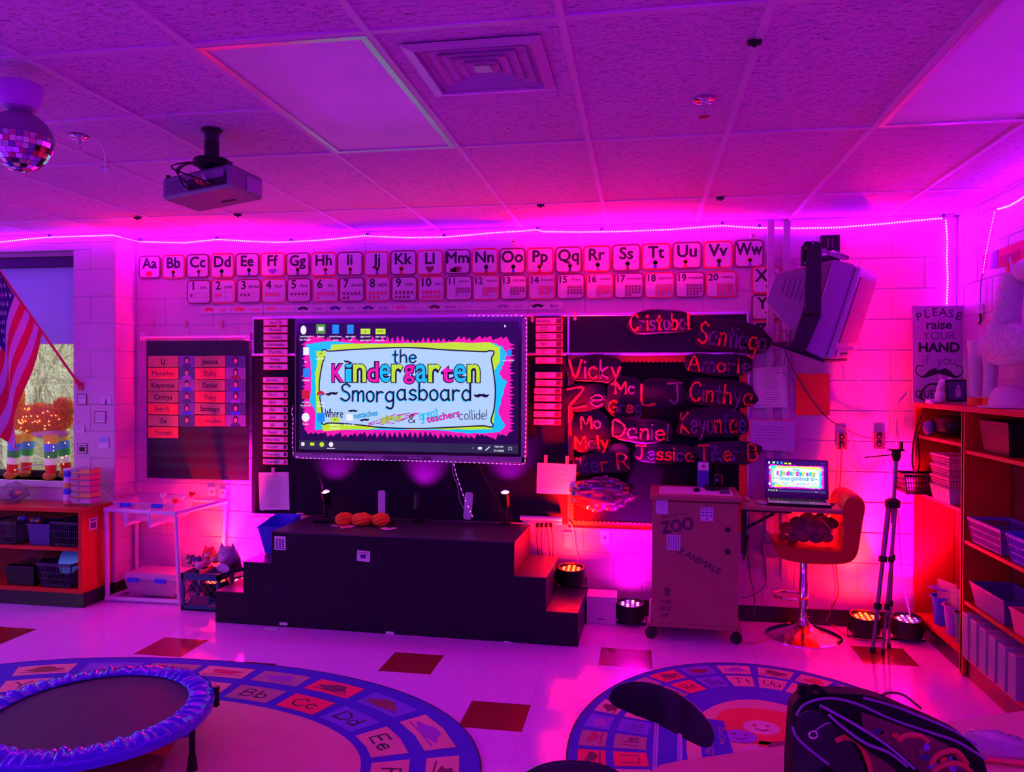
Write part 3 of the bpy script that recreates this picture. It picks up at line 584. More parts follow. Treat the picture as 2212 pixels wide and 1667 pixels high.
# glitter names on black cutouts
GLR = mat('glitter_orange', (.95, .10, .04), .35, bump=.8, bscale=500); GLB = mat('glitter_slate', (.12, .08, .30), .35, bump=.8, bscale=500)
CUT = mat('cutout_black', (.022, .008, .024), .35, bump=.15, bscale=12, spec=.25)
names = [  # lines of text, u0,v0,u1,v1 of the cutout, tilt, label, orange letters
 ([('Cristobal', 0)], 1357, 671, 1494, 720, .02, 'topmost of the black name cutouts, above the chalkboard frame', 'Citbl'),
 ([('Santiago', 0)], 1505, 694, 1660, 760, -.14, 'black name cutout sagging at the chalkboard corner beside the Zz card', 'Sng'),
 ([('Vicky', 0)], 1226, 768, 1343, 826, .0, 'black name cutout in the upper corner of the board by the schedule cards', 'Vcy'),
 ([('Ze', 0)], 1222, 828, 1306, 888, .05, 'two-letter black name cutout under the upper corner one', 'Z'),
 ([('Mc', 1), ('Greg', -1)], 1310, 815, 1390, 900, .0, 'black name cutout with letters in two rows', 'MGe'),
 ([('L J', 0)], 1384, 818, 1478, 882, .05, 'wide black cutout with only two initials', 'L'),
 ([('Amorie', 0)], 1482, 764, 1624, 810, -.05, 'black name cutout overlapping the top of the orange border', 'Aoi'),
 ([('Cinthya', 0)], 1486, 820, 1630, 880, -.08, 'black name cutout second down at the stool side of the board', 'Cnha'),
 ([('Mo', 1), ('Maly', -1)], 1236, 888, 1318, 978, .05, 'glossy black name cutout with two rows near the board edge', 'Mly'),
 ([('Daniel', 0)], 1320, 903, 1450, 956, -.06, 'black name cutout in the middle of the board with a filled first letter', 'Dne'),
 ([('Keyontae', 0)], 1466, 880, 1614, 945, .02, 'black name cutout third down at the stool side of the board', 'Kna'),
 ([('Jessica', 0)], 1369, 956, 1502, 1001, -.03, 'black name cutout low on the board beside the dark computer stand', 'Jsia'),
 ([('Tiker B', 0)], 1505, 952, 1640, 1003, .03, 'black name cutout running over the orange border toward the laptop', 'TeB'),
 ([('Iker R', 0)], 1228, 976, 1362, 1026, .12, 'lowest black name cutout above the crumpled foil', 'IrR')]
for k, (lines, u0, v0, u1, v1, tl, lb, org) in enumerate(names):
    fr, W, H = wfr(u0, v0, u1, v1, 5.462 if k > 1 and k not in (9, 12) else 5.440, tl)
    b = MB(); P = blobpts(W*1.03, H*1.04, 40+k); P2 = [(x*.93, y*.9) for x, y in P]
    b.hexa([fr.p(x, y, 0) for x, y in P], [fr.p(x, y, .006) for x, y in P]); b.hexa([fr.p(x, y, .006) for x, y in P], [fr.p(x, y, .014) for x, y in P2])
    o = b.build('name_cutout', CUT, smooth=True, loc=fr.o); tag(o, lb+', glitter lettering', 'name sign', 'glitter name cutouts')
    for s, ly in lines:
        n_ = len(lines); h = H*(.82 if n_ == 1 else .36); y = ly*H*.24 if n_ > 1 else 0; mw = W*(.93 if n_ == 1 else (.5 if len(s) < 3 else .85))
        MB().letters('orange_letter', GLR, o, fr, s, h*.82, 0, y, .0135, .0155, True, mw, .55, lambda i, c: c in org)
        MB().letters('slate_letter', GLB, o, fr, s, h*.82, 0, y, .0125, .0155, True, mw, .55, lambda i, c: c not in org)
# crumpled foil under the names
c0 = PY(1300, 1066, 5.43)
b = MB(); b.ell(c0, .21, .045, .115, 44, 30, fn=lambda x, y, z: 1+.28*noise.noise(V((x*4, y*4, z*4)))+.10*noise.noise(V((x*13, y*9, z*13))))
tag(b.build('foil_balloon', mat('foil_dark', (.16, .10, .16), .14, metal=.9), smooth='all'), 'crumpled shiny foil balloon at the bottom of the name board', 'balloon')
for (u, v, r, lb) in ((1292, 860, .055, 'shiny dark balloon beside the two-letter name'), (1336, 972, .062, 'shiny dark balloon above the lowest name cutout'), (1295, 905, .05, 'small shiny dark balloon by the two-row name near the edge')):
    c = PY(u, v, 5.462); tag(MB().ell(c, r*1.15, .010, r*.8, 20, 12, fn=lambda x, y, z: 1+.1*noise.noise(V((x*3, y*3, z*3)))).build('balloon', mat('balloon_dark', (.20, .05, .10), .22), smooth=True), lb, 'balloon', 'small balloons among the names')
# ================================================================== CARDS
CARDP = mat('card_face', (.72, .68, .70), .45); EDGEW = mat('card_white', (.74, .72, .74), .5)
def card(name, label, cat, grp, q, y, border, items, face=CARDP, rr=.18, bw=.07, tilt=0., th=.002):
    fr, W, H = wfr(*q, y, tilt); r = min(W, H)*rr
    o = MB().prism(fr, rrect(W, H, r), 0, th).build(name, border, loc=fr.o); tag(o, label, cat, grp)
    e = min(W, H)*bw
    if face: MB().prism(fr, rrect(W-2*e, H-2*e, max(.001, r-e)), th, th+.0006).build('face', face, o)
    ink = {}
    def g(m, nm):
        if nm not in ink: ink[nm] = (MB(), m)
        return ink[nm][0]
    zf = th+.0012
    for it in items:
        if it[0] == 't': _, s, x, yy_, h, bd = it[:6]; m = it[6] if len(it) > 6 else INK; g(m, 'lettering' if m is INK else 'coloured_lettering').text(fr, s, h*H, x*W, yy_*H, 'c', bd, zf, maxw=(it[7] if len(it) > 7 else .9)*W)
        elif it[0] == 'p': _, nm, m, x, yy_, pts = it; g(m, nm).add([fr.p(x*W+a*W, yy_*H+c*H, zf+.0003) for a, c in pts], [tuple(range(len(pts)))])
        elif it[0] == 'l': _, nm, m, x0_, y0_, x1_, y1_, wd = it; g(m, nm).ribbon(fr, [(x0_*W, y0_*H), (x1_*W, y1_*H)], wd, zf+.0002)
    for nm, (b_, m) in ink.items(): b_.build(nm, m, o)
    return o
def circ(rx_, ry_, n=10, x=0, y=0): return [(x+rx_*math.cos(2*PI*i/n), y+ry_*math.sin(2*PI*i/n)) for i in range(n)]
def kid(x, y, s, hair, shirt):
    return [('p', 'picture_hair', hair, x, y, circ(.10*s, .10*s, 10, 0, .09*s)), ('p', 'picture_face', SKIN, x, y, circ(.07*s, .07*s, 10, 0, .07*s)),
            ('p', 'picture_clothes', shirt, x, y, [(-.07*s, -.16*s), (.07*s, -.16*s), (.035*s, .01*s), (-.035*s, .01*s)]), ('p', 'picture_hair', hair, x, y, [(-.04*s, -.22*s), (-.02*s, -.22*s), (-.02*s, -.16*s), (-.04*s, -.16*s)]), ('p', 'picture_hair', hair, x, y, [(.04*s, -.22*s), (.02*s, -.22*s), (.02*s, -.16*s), (.04*s, -.16*s)])]
HEART = [(0, -.5), (.5, .05), (.48, .35), (.27, .5), (0, .25), (-.27, .5), (-.48, .35), (-.5, .05)]
al = [('Aa', 300, 347, 552.6, 601), ('Bb', 351, 400, 551, 601), ('Cc', 403, 452, 549, 600), ('Dd', 455.7, 506, 547.5, 600), ('Ee', 509, 560, 547, 597), ('Ff', 563, 616, 546, 597), ('Gg', 618, 669, 546, 596), ('Hh', 672, 727, 545, 596), ('Ii', 728, 784, 544, 595), ('Jj', 787, 840, 543, 595), ('Kk', 843, 900, 541, 594), ('Ll', 901, 957, 540, 593.5), ('Mm', 961, 1016, 538.5, 592), ('Nn', 1018, 1076, 537, 591), ('Oo', 1078.5, 1135, 536, 591), ('Pp', 1138, 1196, 535, 590), ('Qq', 1199, 1257, 533, 589), ('Rr', 1259.5, 1319, 531, 587), ('Ss', 1322, 1384, 528, 585), ('Tt', 1386, 1449, 526, 582), ('Uu', 1452, 1516, 523, 580), ('Vv', 1519, 1583, 521, 579), ('Ww', 1586, 1650, 518, 577), ('Xx', 1623, 1687, 575, 634), ('Yy', 1623, 1687, 636, 691), ('Zz', 1620, 1685, 692, 750)]
shirts = [REDP, NAVY, PURPLE, MAROON, BLUEP]
for i, (s, u0, u1, v0, v1) in enumerate(al):
    pic = {'Aa': ('an apple', [('p', 'picture', REDP, -.02, -.3, circ(.15, .12))]), 'Ff': ('a blue fan', [('p', 'picture', PURPLE, 0, -.3, [(0, -.12), (.19, .06), (.1, .12), (-.1, .12), (-.19, .06)])]), 'Ll': ('a heart', [('p', 'picture', MAROON, 0, -.28, [(a*.3, c*.3) for a, c in HEART])]), 'Mm': ('a brown fish', [('p', 'picture', mat('picture_brown', (.25, .04, .06), .5), 0, -.3, circ(.2, .12)+[(-.3, .08), (-.3, -.08)])])}.get(s)
    if pic: d, items = pic
    else: d = 'a little figure'; items = kid(R.uniform(-.08, .08), -.30, .85, R.choice((HAIR, MAROON, REDP)), shirts[i % 5])
    card('alphabet_card', 'alphabet card %s with %s %s' % (s, d, ', in the long row' if i < 23 else ', by the television'), 'alphabet card', 'alphabet cards', (u0, v0, u1, v1), 5.490-.0005*(i % 2), REDP if i % 2 else MAROON, [('t', s, 0, .17, .44, .035)]+items, rr=.17, bw=.06)
nu = [(404, 455), (457, 509), (512, 563.5), (566, 618), (620.5, 672), (676, 731), (733, 787), (790, 843), (845.6, 901), (904, 960), (963, 1020), (1021.5, 1079), (1081, 1139), (1142, 1200), (1202.5, 1263), (1266, 1325), (1327, 1390), (1393, 1456), (1459, 1522), (1525, 1591)]
wd = 'one two three four five six seven eight nine ten eleven twelve thirteen fourteen fifteen sixteen seventeen eighteen nineteen twenty'.split()
for i, (u0, u1) in enumerate(nu):
    n = i+1; v0 = 605-(u0-404)*.0168; v1 = 656-(u0-404)*.0128; it = []
    if n <= 10:
        gx0, gx1, gy0, gy1, rows = -.38, .38, -.42, -.06, 2; it += [('t', str(n), -.22 if n < 10 else -.18, .26, .34, .03), ('t', wd[i], .20 if n < 10 else .26, .20, .15, .012, INK, .54 if n < 10 else .38)]
    else: gx0, gx1, gy0, gy1, rows = -.13, .42, -.42, .02, 4; it += [('t', str(n), -.26, .28, .26, .03, INK, .36), ('t', wd[i], .2, .28, .11, .008, INK, .52)]
    for k in range(6): x = gx0+(gx1-gx0)*k/5; it.append(('l', 'ten_frame', INK, x, gy0, x, gy1, .0012))
    for k in range(rows+1): yq = gy0+(gy1-gy0)*k/rows; it.append(('l', 'ten_frame', INK, gx0, yq, gx1, yq, .0012))
    for k in range(n):
        cx, cy = gx0+(gx1-gx0)*(k % 5+.5)/5, gy1-(gy1-gy0)*(k//5+.5)/rows; it.append(('p', 'counters', REDP if n % 2 == 0 else MAROON, cx, cy, circ(.052 if rows == 2 else .04, .065 if rows == 2 else .042, 8)))
    card('number_card', 'number card %d, %s, with a ten frame of red dots' % (n, wd[i]), 'number card', 'number cards', (u0, v0, u1, v1), 5.490-.0005*(i % 2), REDP if i % 2 else MAROON, it, rr=.17, bw=.05)
MUST = [(-1, .35), (-.8, .1), (-.5, .25), (-.25, .5), (0, .35), (.25, .5), (.5, .25), (.8, .1), (1, .35), (.75, -.3), (.4, -.42), (.1, -.2), (0, -.05), (-.1, -.2), (-.4, -.42), (-.75, -.3)]
cb_ = [436, 501, 569, 638, 707, 778, 849, 921, 994, 1068, 1143, 1219]
cc_ = [('Red', (.7, .02, .04)), ('Orange', (.8, .12, .03)), ('Yellow', (.8, .25, .25)), ('Green', (.02, .06, .03)), ('Blue', (.03, .03, .3)), ('Purple', (.06, .02, .2)), ('Pink', (.75, .12, .3)), ('Brown', (.12, .03, .03)), ('White', (.62, .5, .62)), ('Gray', (.3, .22, .38)), ('Black', (.01, .01, .015))]
for i, (s, c) in enumerate(cc_):
    m = mat('print_'+s.lower(), c, .5); v0 = 661-i*.85
    card('colour_card', 'colour word card reading %s beside a moustache' % s, 'colour card', 'colour word cards', (cb_[i], v0, cb_[i+1]-1, v0+15.2), 5.492, EDGEW, [('p', 'moustache', m, -.25, 0, [(a*.2, b_*.6) for a, b_ in MUST]), ('t', s, .23, -.02, .38, .01, m, .42)], rr=.02, bw=.03)
days = 'Sunday Monday Tuesday Wednesday Thursday Friday Saturday'.split(); mon = 'January February March April May June July August September October November December'.split()
for i, s in enumerate(days): card('day_card', 'red-edged weekday card reading %s' % s, 'day card', 'weekday cards', (569, 689.5+i*15.95, 622, 703+i*15.95), 5.452, REDP, [('t', s, 0, 0, .46, .012)], rr=.1, bw=.10)
for i, s in enumerate(mon): card('month_card', 'red-edged month card reading %s' % s, 'month card', 'month cards', (568, 813.7+i*16.05, 622, 827.3+i*16.05), 5.452, REDP, [('t', s, -.12, 0, .46, .012, INK, .62), ('p', 'picture', R.choice((MAROON, INK, REDP)), .39, 0, [(-.055, -.28), (.055, -.28), (.055, .28), (-.055, .28)])], rr=.1, bw=.10)
sc = [('Breakfast', 686, 1157), ('Morning|Journals', 702, 1157), ('Morning|Meeting', 719, 1157), ('Math', 735.5, 1157), ('Guided|Math', 752.5, 1157), ('Math|Centers', 771, 1156.5), ('Literacy|Block', 803, 1156), ('Guided|Reading', 820, 1156), ('Lunch', 837, 1154), ('Recess', 853, 1154), ('MTSS', 870, 1154), ('Literacy|Centers', 887, 1153), ('Dismissal', 904, 1153)]
for i, (s, v, u) in enumerate(sc):
    p = s.split('|'); it = [('t', p[0], -.2, .17 if len(p) > 1 else 0, .24 if len(p) > 1 else .38, .01, INK, .5)]+([('t', p[1], -.2, -.2, .24, .01, INK, .5)] if len(p) > 1 else [])
    it += [('p', 'picture_figure', MAROON, .36, 0, circ(.06, .2, 8, -.04, .12)), ('p', 'picture_figure', MAROON, .36, 0, circ(.06, .2, 8, .05, .12)), ('p', 'picture_figure', MAROON if i != 10 else BLUEP, .36, 0, [(-.11, -.38), (.11, -.38), (.08, .02), (-.08, .02)])]
    card('schedule_card', 'red-edged schedule card reading %s' % ' '.join(p), 'schedule card', 'daily schedule cards', (u, v, u+58.5, v+14.3), 5.452, REDP, it, rr=.1, bw=.08)
# ================================================================== POCKET CHART
x0, z1 = xz(316, 736, 5.45); x1, z0 = xz(537, 1038, 5.45)
t = thing('pocket_chart', 'black hanging pocket chart with rows of clear pockets', 'pocket chart', ((x0+x1)/2, 5.45, z0))
b = MB(); nx, nz = 24, 30
P = [V((x0+(x1-x0)*i/nx, 5.452+.005*noise.noise(V((i*.35, j*.12, 5)))+.006*(1-j/nz), z0+(z1-z0)*j/nz)) for j in range(nz+1) for i in range(nx+1)]
b.add(P, [(j*(nx+1)+i, j*(nx+1)+i+1, (j+1)*(nx+1)+i+1, (j+1)*(nx+1)+i) for j in range(nz) for i in range(nx)]); b.build('cloth_back', mat('chart_cloth', (.014, .012, .02), .55, bump=.3, bscale=6), t, smooth=True)
CL2 = mat('pocket_vinyl', (.05, .04, .06), .12, alpha=.20, bump=.4, bscale=9)
yc0 = 735; rows_v = [794.5, 820, 845.5, 870.5, 895.5, 921.5, 948, 975, 1000, 1026]
for v in rows_v: za = PY(430, v, 5.44).z; MB().box(x0+.004, x1-.004, 5.4435, 5.4445, za, za+.045).build('clear_pocket', CL2, t)
a, c = PY(310, 728, 5.44), PY(540, 728, 5.44); MB().cyl((a.x, 5.44, a.z), (c.x, 5.44, a.z+.004), .009, n=10).build('rod', mat('rod_white', (.7, .7, .72), .25), t, smooth=True)
for u in (325, 377, 424, 475, 525): q = PY(u, 732, 5.44); MB().tube([q+V((.006*math.cos(a_), 0, .012*math.sin(a_)-.002)) for a_ in [2*PI*k/10 for k in range(10)]], .0015, 5, closed=True).build('ring', CHROME, t)
for u in (312, 539): q = PY(u, 727, 5.47); tag(MB().box(q.x-.018, q.x+.018, 5.44, 5.495, q.z-.03, q.z+.03).tube([q+V((0, -.03, -.02)), q+V((0, -.05, -.02)), q+V((0, -.05, .0))], .006, 6).build('wall_hook', WHITEP, bevel=.004), 'clear adhesive hook holding the %s end of the pocket chart rod' % ('window' if u < 400 else 'screen'), 'hook', 'pocket chart hooks')
KRAFT = mat('kraft_strip', (.42, .25, .12), .6); REDS = mat('red_strip', (.85, .06, .05), .5)
PH = [mat('photo_background_%d' % i, c, .35) for i, c in enumerate(((.12, .06, .30), (.05, .05, .16), (.20, .10, .34), (.10, .04, .22)))]
nl = [('LJ', 0), ('Mayerlen', 1), ('Keyontae', 0), ('Cinthya', 0), ('Iker R.', 1), ('Ze', 0), ('Yureth', 1)]; nr = [('Jessica', 0), ('Zulay', 1), ('Daniel', 0), ('Vicky', 1), ('Santiago', 0), ('Cristobal', 1)]
ordn = 'first second third fourth fifth sixth seventh'.split()
for side, lst, ua, ub, pa, pb_ in (('window-side', nl, 320, 385, 386, 421), ('screen-side', nr, 421.5, 486, 487, 531)):
    for i, (s, rd) in enumerate(lst):
        v0 = 768.5+i*25.6; v1 = v0+24.2; fr, W, H = wfr(ua, v0, ub, v1, 5.4415, R.uniform(-.015, .015))
        o = MB().prism(fr, rrect(W, H, .002, 1), 0, .0008).build('name_strip', REDS if rd else KRAFT, loc=fr.o)
        tag(o, '%s name strip in the %s column of the pocket chart, %s from the top' % ('red' if rd else 'brown', side, ordn[i]), 'name strip', 'name strips in the pocket chart')
        b = MB(); b.text(fr, s, H*.42, 0, 0, 'c', .035, .0013, maxw=W*.8); 
        b.build('lettering', MAROON if rd else INK, o)
        b = MB(); tw = min(W*.80, len(s)*H*.33)
        for e in (-1, 1): b.ribbon(fr, [(-tw/2-.004, e*H*.30), (tw/2+.004, e*H*.30)], .0016, .0012); b.ribbon(fr, [(e*(tw/2+.004), -H*.30), (e*(tw/2+.004), H*.30)], .0016, .0012); b.ribbon(fr, [(-W*.46, e*H*.42), (W*.46, e*H*.42)], .0007, .0012)
        b.build('outline', MAROON if rd else INK, o)
        if i < 6:
            fr, W, H = wfr(pa, v0-.5, pb_, v1+.6, 5.4405)
            hs = R.choice((0, 1)); o = MB().prism(fr, rrect(W, H, .001, 1), 0, .0006).build('photo', PH[(i+(side[0] == 's'))%4], loc=fr.o)
            tag(o, 'small portrait photo in the %s column of the pocket chart, %s from the top' % (side, ordn[i]), 'photo', 'portrait photos in the pocket chart')
            def P_(nm, m, pts, z): MB().add([fr.p(a_, c_, z) for a_, c_ in pts], [tuple(range(len(pts)))]).build(nm, m, o)
            P_('shirt', shirts[(i*2+hs) % 5], [(-.042, -H/2), (.042, -H/2), (.034, -H*.28), (.012, -H*.18), (-.012, -H*.18), (-.034, -H*.28)], .001)
            P_('hair', HAIR, circ(.022 if hs else .018, .030 if hs else .022, 14, 0, .008 if hs else .014), .0011)
            P_('face', SKIN, circ(.0145, .0185, 14, 0, .004), .0014)
            b = MB()
            for e in (-1, 1): b.add([fr.p(a_, c_, .0017) for a_, c_ in circ(.002, .0016, 6, e*.0055, .007)], [tuple(range(6))])
            b.ribbon(fr, [(-.005, -.004), (0, -.0062), (.005, -.004)], .0015, .0017); b.build('features', HAIR, o)
# ================================================================== PEGS AND PAPERS
def peg(u, v, y, label, L=.06):
    p = PY(u, v, y); b = MB()
    for e in (-1, 1): b.hexa([p+V((e*.005-.003*0-.0045, -.004, -L/2)), p+V((e*.005+.0045-.0, -.004, -L/2)), p+V((e*.005+.0045, .004, -L/2)), p+V((e*.005-.0045, .004, -L/2))], [p+V((e*.007-.0045, -.004, L/2)), p+V((e*.007+.0045, -.004, L/2)), p+V((e*.007+.0045, .004, L/2)), p+V((e*.007-.0045, .004, L/2))])
    tag(b.build('clothespin', mat('peg_wood', (.66, .52, .42), .6)), label, 'clothespin', 'clothespins on the back wall')
for u, v, y, lb in ((329, 700, 5.49, 'empty clothespin on the wall over the pocket chart, nearest the window'), (400, 700, 5.49, 'empty clothespin on the wall over the middle of the pocket chart'), (478, 700, 5.49, 'empty clothespin on the wall over the pocket chart, nearest the screen'), (601, 700, 5.44, 'clothespin over the Sunday card'), (1150, 686, 5.44, 'clothespin beside the Breakfast card'), (1242, 682, 5.45, 'clothespin on the chalkboard frame over the name board'), (590, 1018, 5.44, 'clothespin holding the song sheet'), (1179, 992, 5.43, 'clothespin at the first corner of the letter under the schedule'), (1225, 994, 5.43, 'clothespin at the second corner of the letter under the schedule'), (1754, 800, 5.48, 'clothespin holding the orange sheet'), (1666, 905, 5.45, 'clothespin over the lower sheet beside the name board')): peg(u, v, y, lb)
def lines(fr, W, H, n, seed, top=.40, bot=-.40, centre=False, wd=.0022):
    rr = random.Random(seed); b = MB()
    for i in range(n):
        y = (top+(bot-top)*i/(n-1))*H; L = rr.uniform(.45, .85)*W*(.7 if centre else 1); x = -W*.42 if not centre else -L/2; x2 = x+L
        while x < x2: k = rr.uniform(.008, .022); b.ribbon(fr, [(x, y), (min(x+k, x2), y)], wd, .0015); x += k+.005
    return b
def sheet(name, lb, cat, q, y, tilt, n, m=WHITE, centre=False, top=.4, bot=-.4, grp='papers pinned on the back wall'):
    fr, W, H = wfr(*q, y, tilt); b = MB(); k = 8
    P = [fr.p(-W/2+W*i/k, -H/2+H*j/4, .004*math.sin(i*.9+j*.6)*(1-j/4)+.002) for j in range(5) for i in range(k+1)]
    b.add(P, [(j*(k+1)+i, j*(k+1)+i+1, (j+1)*(k+1)+i+1, (j+1)*(k+1)+i) for j in range(4) for i in range(k)])
    o = tag(b.build(name, m, smooth=True, loc=fr.o), lb, cat, grp)
    if n: lines(Fr(fr.p(0, 0, .006), fr.x, fr.y), W, H, n, int(q[0]), top, bot, centre).build('lettering', INK, o)
    return o, fr, W, H
sheet('song_sheet', 'typed song sheet clipped below the month cards', 'paper', (560, 1019, 625, 1102), 5.452, .04, 16, centre=True)
tag(MB().lathe(None, [(.022, 0), (.022, .004), (0, .006)], 18, Fr(PY(568, 1096, 5.45))).build('round_sticker', WHITE), 'round white sticker at the foot of the song sheet', 'sticker')
sheet('letter_sheet', 'typed letter clipped below the schedule cards', 'paper', (1160, 1000, 1244, 1068), 5.436, -.02, 10, top=.38, bot=-.3)
o, fr, W, H = sheet('rules_sheet', 'bordered notice taped beside the name board under the Zz card', 'paper', (1628, 793, 1700, 880), 5.464, .03, 14, centre=True, top=.4, bot=-.36)
b = MB(); f6 = Fr(fr.p(0, 0, .006), fr.x, fr.y)
for s in (.46, .44): b.ribbon(f6, [(-W*s, -H*s), (W*s, -H*s), (W*s, H*s), (-W*s, H*s), (-W*s, -H*s)], .0012, .0015)
b.build('border_line', INK, o)
sheet('schedule_sheet', 'wide purple-looking chart sheet above the laptop', 'paper', (1622, 908, 1717, 974), 5.446, -.03, 6, m=mat('lilac_paper', (.50, .40, .62), .6), top=.3, bot=-.2)
sheet('backing_sheet', 'pink sheet showing behind the chart sheet above the laptop', 'paper', (1617, 905, 1712, 972), 5.454, .0, 0, m=mat('pink_paper', (.8, .12, .2), .6))
o, fr, W, H = sheet('orange_sheet', 'bright orange paper pinned under the wall television', 'paper', (1719, 807, 1792, 897), 5.484, .0, 0, m=mat('orange_sheet_paper', (.9, .07, .01), .6))
for u0, v0, u1, v1, lb in ((449, 1052, 466, 1072, 'small drawn card low on the wall beside the crate'), (474, 1056, 489, 1072, 'small card with a pen mark low on the wall'), (455, 1080, 472, 1094, 'small plain card under the drawn card low on the wall'), (1297, 1146, 1317, 1176, 'small white card with a blue spot below the name board')):
    fr, W, H = wfr(u0, v0, u1, v1, 5.493); o = tag(MB().prism(fr, rrect(W, H, .001, 1), 0, .001).build('wall_card', WHITE, loc=fr.o), lb, 'card', 'small cards on the wall')
    MB().add([fr.p(a_*W, c_*H, .0018) for a_, c_ in circ(.16, .14, 8)], [tuple(range(8))]).build('picture', NAVY, o)
# ================================================================== THE BIG SCREEN
ys = 5.27
scr = [PY(645, 700, ys), PY(1122, 974, ys)]
sx0, sx1 = PY(646, 800, ys).x, PY(1120, 800, ys).x; sz1 = (PY(645, 699, ys).z+PY(1122, 692, ys).z)/2; sz0 = (PY(645, 972, ys).z+PY(1122, 978, ys).z)/2
def em(name, c, k=1.): return mat(name, tuple(x*.1 for x in c), .3, emit=k, ecol=c, var=0)
def logo(root, fr, W, H, g, tg, full=True):
    """desktop picture, drawn in crop pixels of the photograph mapped to the screen"""
    def q(cx, cy):
        x = (cx-35)/2135; tp = 28-.012*cx; bt = 1258+.017*cx; return (x-.5)*W, (.5-(cy-tp)/(bt-tp))*H
    kx = W/2135; ky = H/1250
    pk, cy_, lm, wh, ink_ = em('screen_pink'+tg, (.85, .01, .42), g), em('screen_cyan'+tg, (.0, .50, .90), g), em('screen_lime'+tg, (.50, .78, .0), g), em('screen_pale'+tg, (.42, .64, .98), g), em('screen_ink'+tg, (.002, .004, .02), g)
    bar, bg, wt, red, blu, grn = em('screen_bar'+tg, (.02, .02, .06), g), em('screen_background'+tg, (.012, .002, .05), g), em('screen_white'+tg, (.85, .85, .95), g), em('screen_red'+tg, (.6, .01, .01), g), em('screen_blue'+tg, (.0, .25, .95), g), em('screen_green'+tg, (.08, .32, .02), g)
    Z = [.0004]; base = [0.]
    def poly(b, pts, z): P = [q(*p) for p in pts]; return b.add([fr.p(x, y, z) for x, y in P], [tuple(range(len(P)))])
    o = MB(); o.obox(fr, -W/2, W/2, -H/2, H/2, -.001, .0002); o.build('display', bg, root)
    b = MB(); poly(b, [(35, 1258), (2170, 1295), (2170, 1208), (35, 1168)], .0006); b.build('task_bar', bar, root)
    rr = random.Random(5)
    def edge(x0, y0, x1, y1, n, amp, nx_, ny_):
        out = []
        for i in range(n): t_ = i/n; a = amp*(rr.uniform(.35, 1) if i % 2 else rr.uniform(-.1, .15)); out.append((x0+(x1-x0)*t_+nx_*a, y0+(y1-y0)*t_+ny_*a))
        return out
    inner = [(150, 215), (1100, 205), (2010, 222), (2060, 250), (2085, 640), (2060, 1060), (2010, 1085), (1100, 1075), (150, 1065), (110, 1040), (90, 640), (105, 240)]
    b = MB()
    ring = edge(100, 218, 2085, 215, 80, 75, 0, -1)+edge(2085, 215, 2085, 1085, 50, 55, 1, 0)+edge(2085, 1085, 100, 1075, 80, 75, 0, 1)+edge(100, 1075, 100, 218, 50, 45, -1, 0)
    c0_ = q(1090, 640); P = [fr.p(*q(*p), .0008) for p in ring]; b.add([fr.p(*c0_, .0008)]+P, [(0, i+1, (i+1) % len(P)+1)[::-1] for i in range(len(P))]); b.build('pink_splash', pk, root)
    def wob(pts, a, n=6):
        out = []
        for i, p in enumerate(pts):
            r2 = pts[(i+1) % len(pts)]
            for k in range(n): t_ = k/n; out.append((p[0]+(r2[0]-p[0])*t_+rr.uniform(-a, a), p[1]+(r2[1]-p[1])*t_+rr.uniform(-a, a)))
        return out
    def fan(b, pts, z, c=(1090, 640)): P = [fr.p(*q(*p), z) for p in pts]; return b.add([fr.p(*q(*c), z)]+P, [(0, i+1, (i+1) % len(P)+1)[::-1] for i in range(len(P))])
    fan(MB(), wob([(110, 235), (330, 200), (700, 228), (1100, 222), (1500, 228), (1950, 215), (2030, 260), (2060, 330), (2030, 420), (1985, 520), (2065, 600), (2010, 760), (1985, 900), (2050, 1020), (2000, 1085), (1700, 1100), (1400, 1070), (700, 1065), (190, 1070), (205, 900), (150, 800), (160, 600), (155, 400), (110, 250)], 7, 5), .0011).build('cyan_splash', cy_, root)
    fan(MB(), wob([(365, 232), (1100, 225), (1905, 208), (2000, 262), (1995, 400), (1950, 480), (1950, 700), (1945, 930), (1930, 1060), (1400, 1062), (830, 1055), (280, 1078), (255, 960), (215, 900), (205, 700), (200, 520), (215, 430), (240, 300), (355, 280)], 5, 5), .0014).build('lime_splash', lm, root)
    inn = catmull([(270, 290), (300, 285), (345, 300), (600, 282), (1100, 262), (1500, 285), (1840, 300), (1890, 292), (1935, 295), (1940, 320), (1918, 370), (1935, 480), (1955, 660), (1945, 850), (1915, 970), (1935, 1010), (1925, 1035), (1880, 1030), (1800, 1025), (1300, 1050), (900, 1045), (600, 1015), (350, 1000), (290, 1015), (265, 990), (272, 900), (245, 740), (242, 600), (270, 430), (295, 360), (272, 320)], 4)
    fan(MB(), inn, .0017).build('pale_panel', wh, root)
    b = MB(); b.ribbon(fr, [q(*p) for p in inn+[inn[0]]], 13*kx, .0020); b.build('panel_outline', ink_, root)
    # moustaches
    for cx, cy, s, a in ((368, 715, 68, .12), (1825, 730, 78, 0), (530, 405, 48, -.25), (578, 883, 50, 0), (695, 970, 52, .1)):
        P = []
        for x, y in MUST: P.append((cx+s*(x*math.cos(a)-y*.55*math.sin(a)), cy-s*(y*.55*math.cos(a)+x*math.sin(a))))
        fan(MB(), P, .0024, (cx, cy)).build('moustache', ink_, root)
    def hand(nm, s, cx, cy, h, mw, wd_, m, z, dx=0, dy=0, tilt=0.):
        x, y = q(cx, cy); f2 = fr.at(x, y, 0, tilt); return MB().hand(f2, s, h*ky, dx*kx, dy*ky, wd_*kx, z, True, maxw=mw*kx).build(nm, m, root)
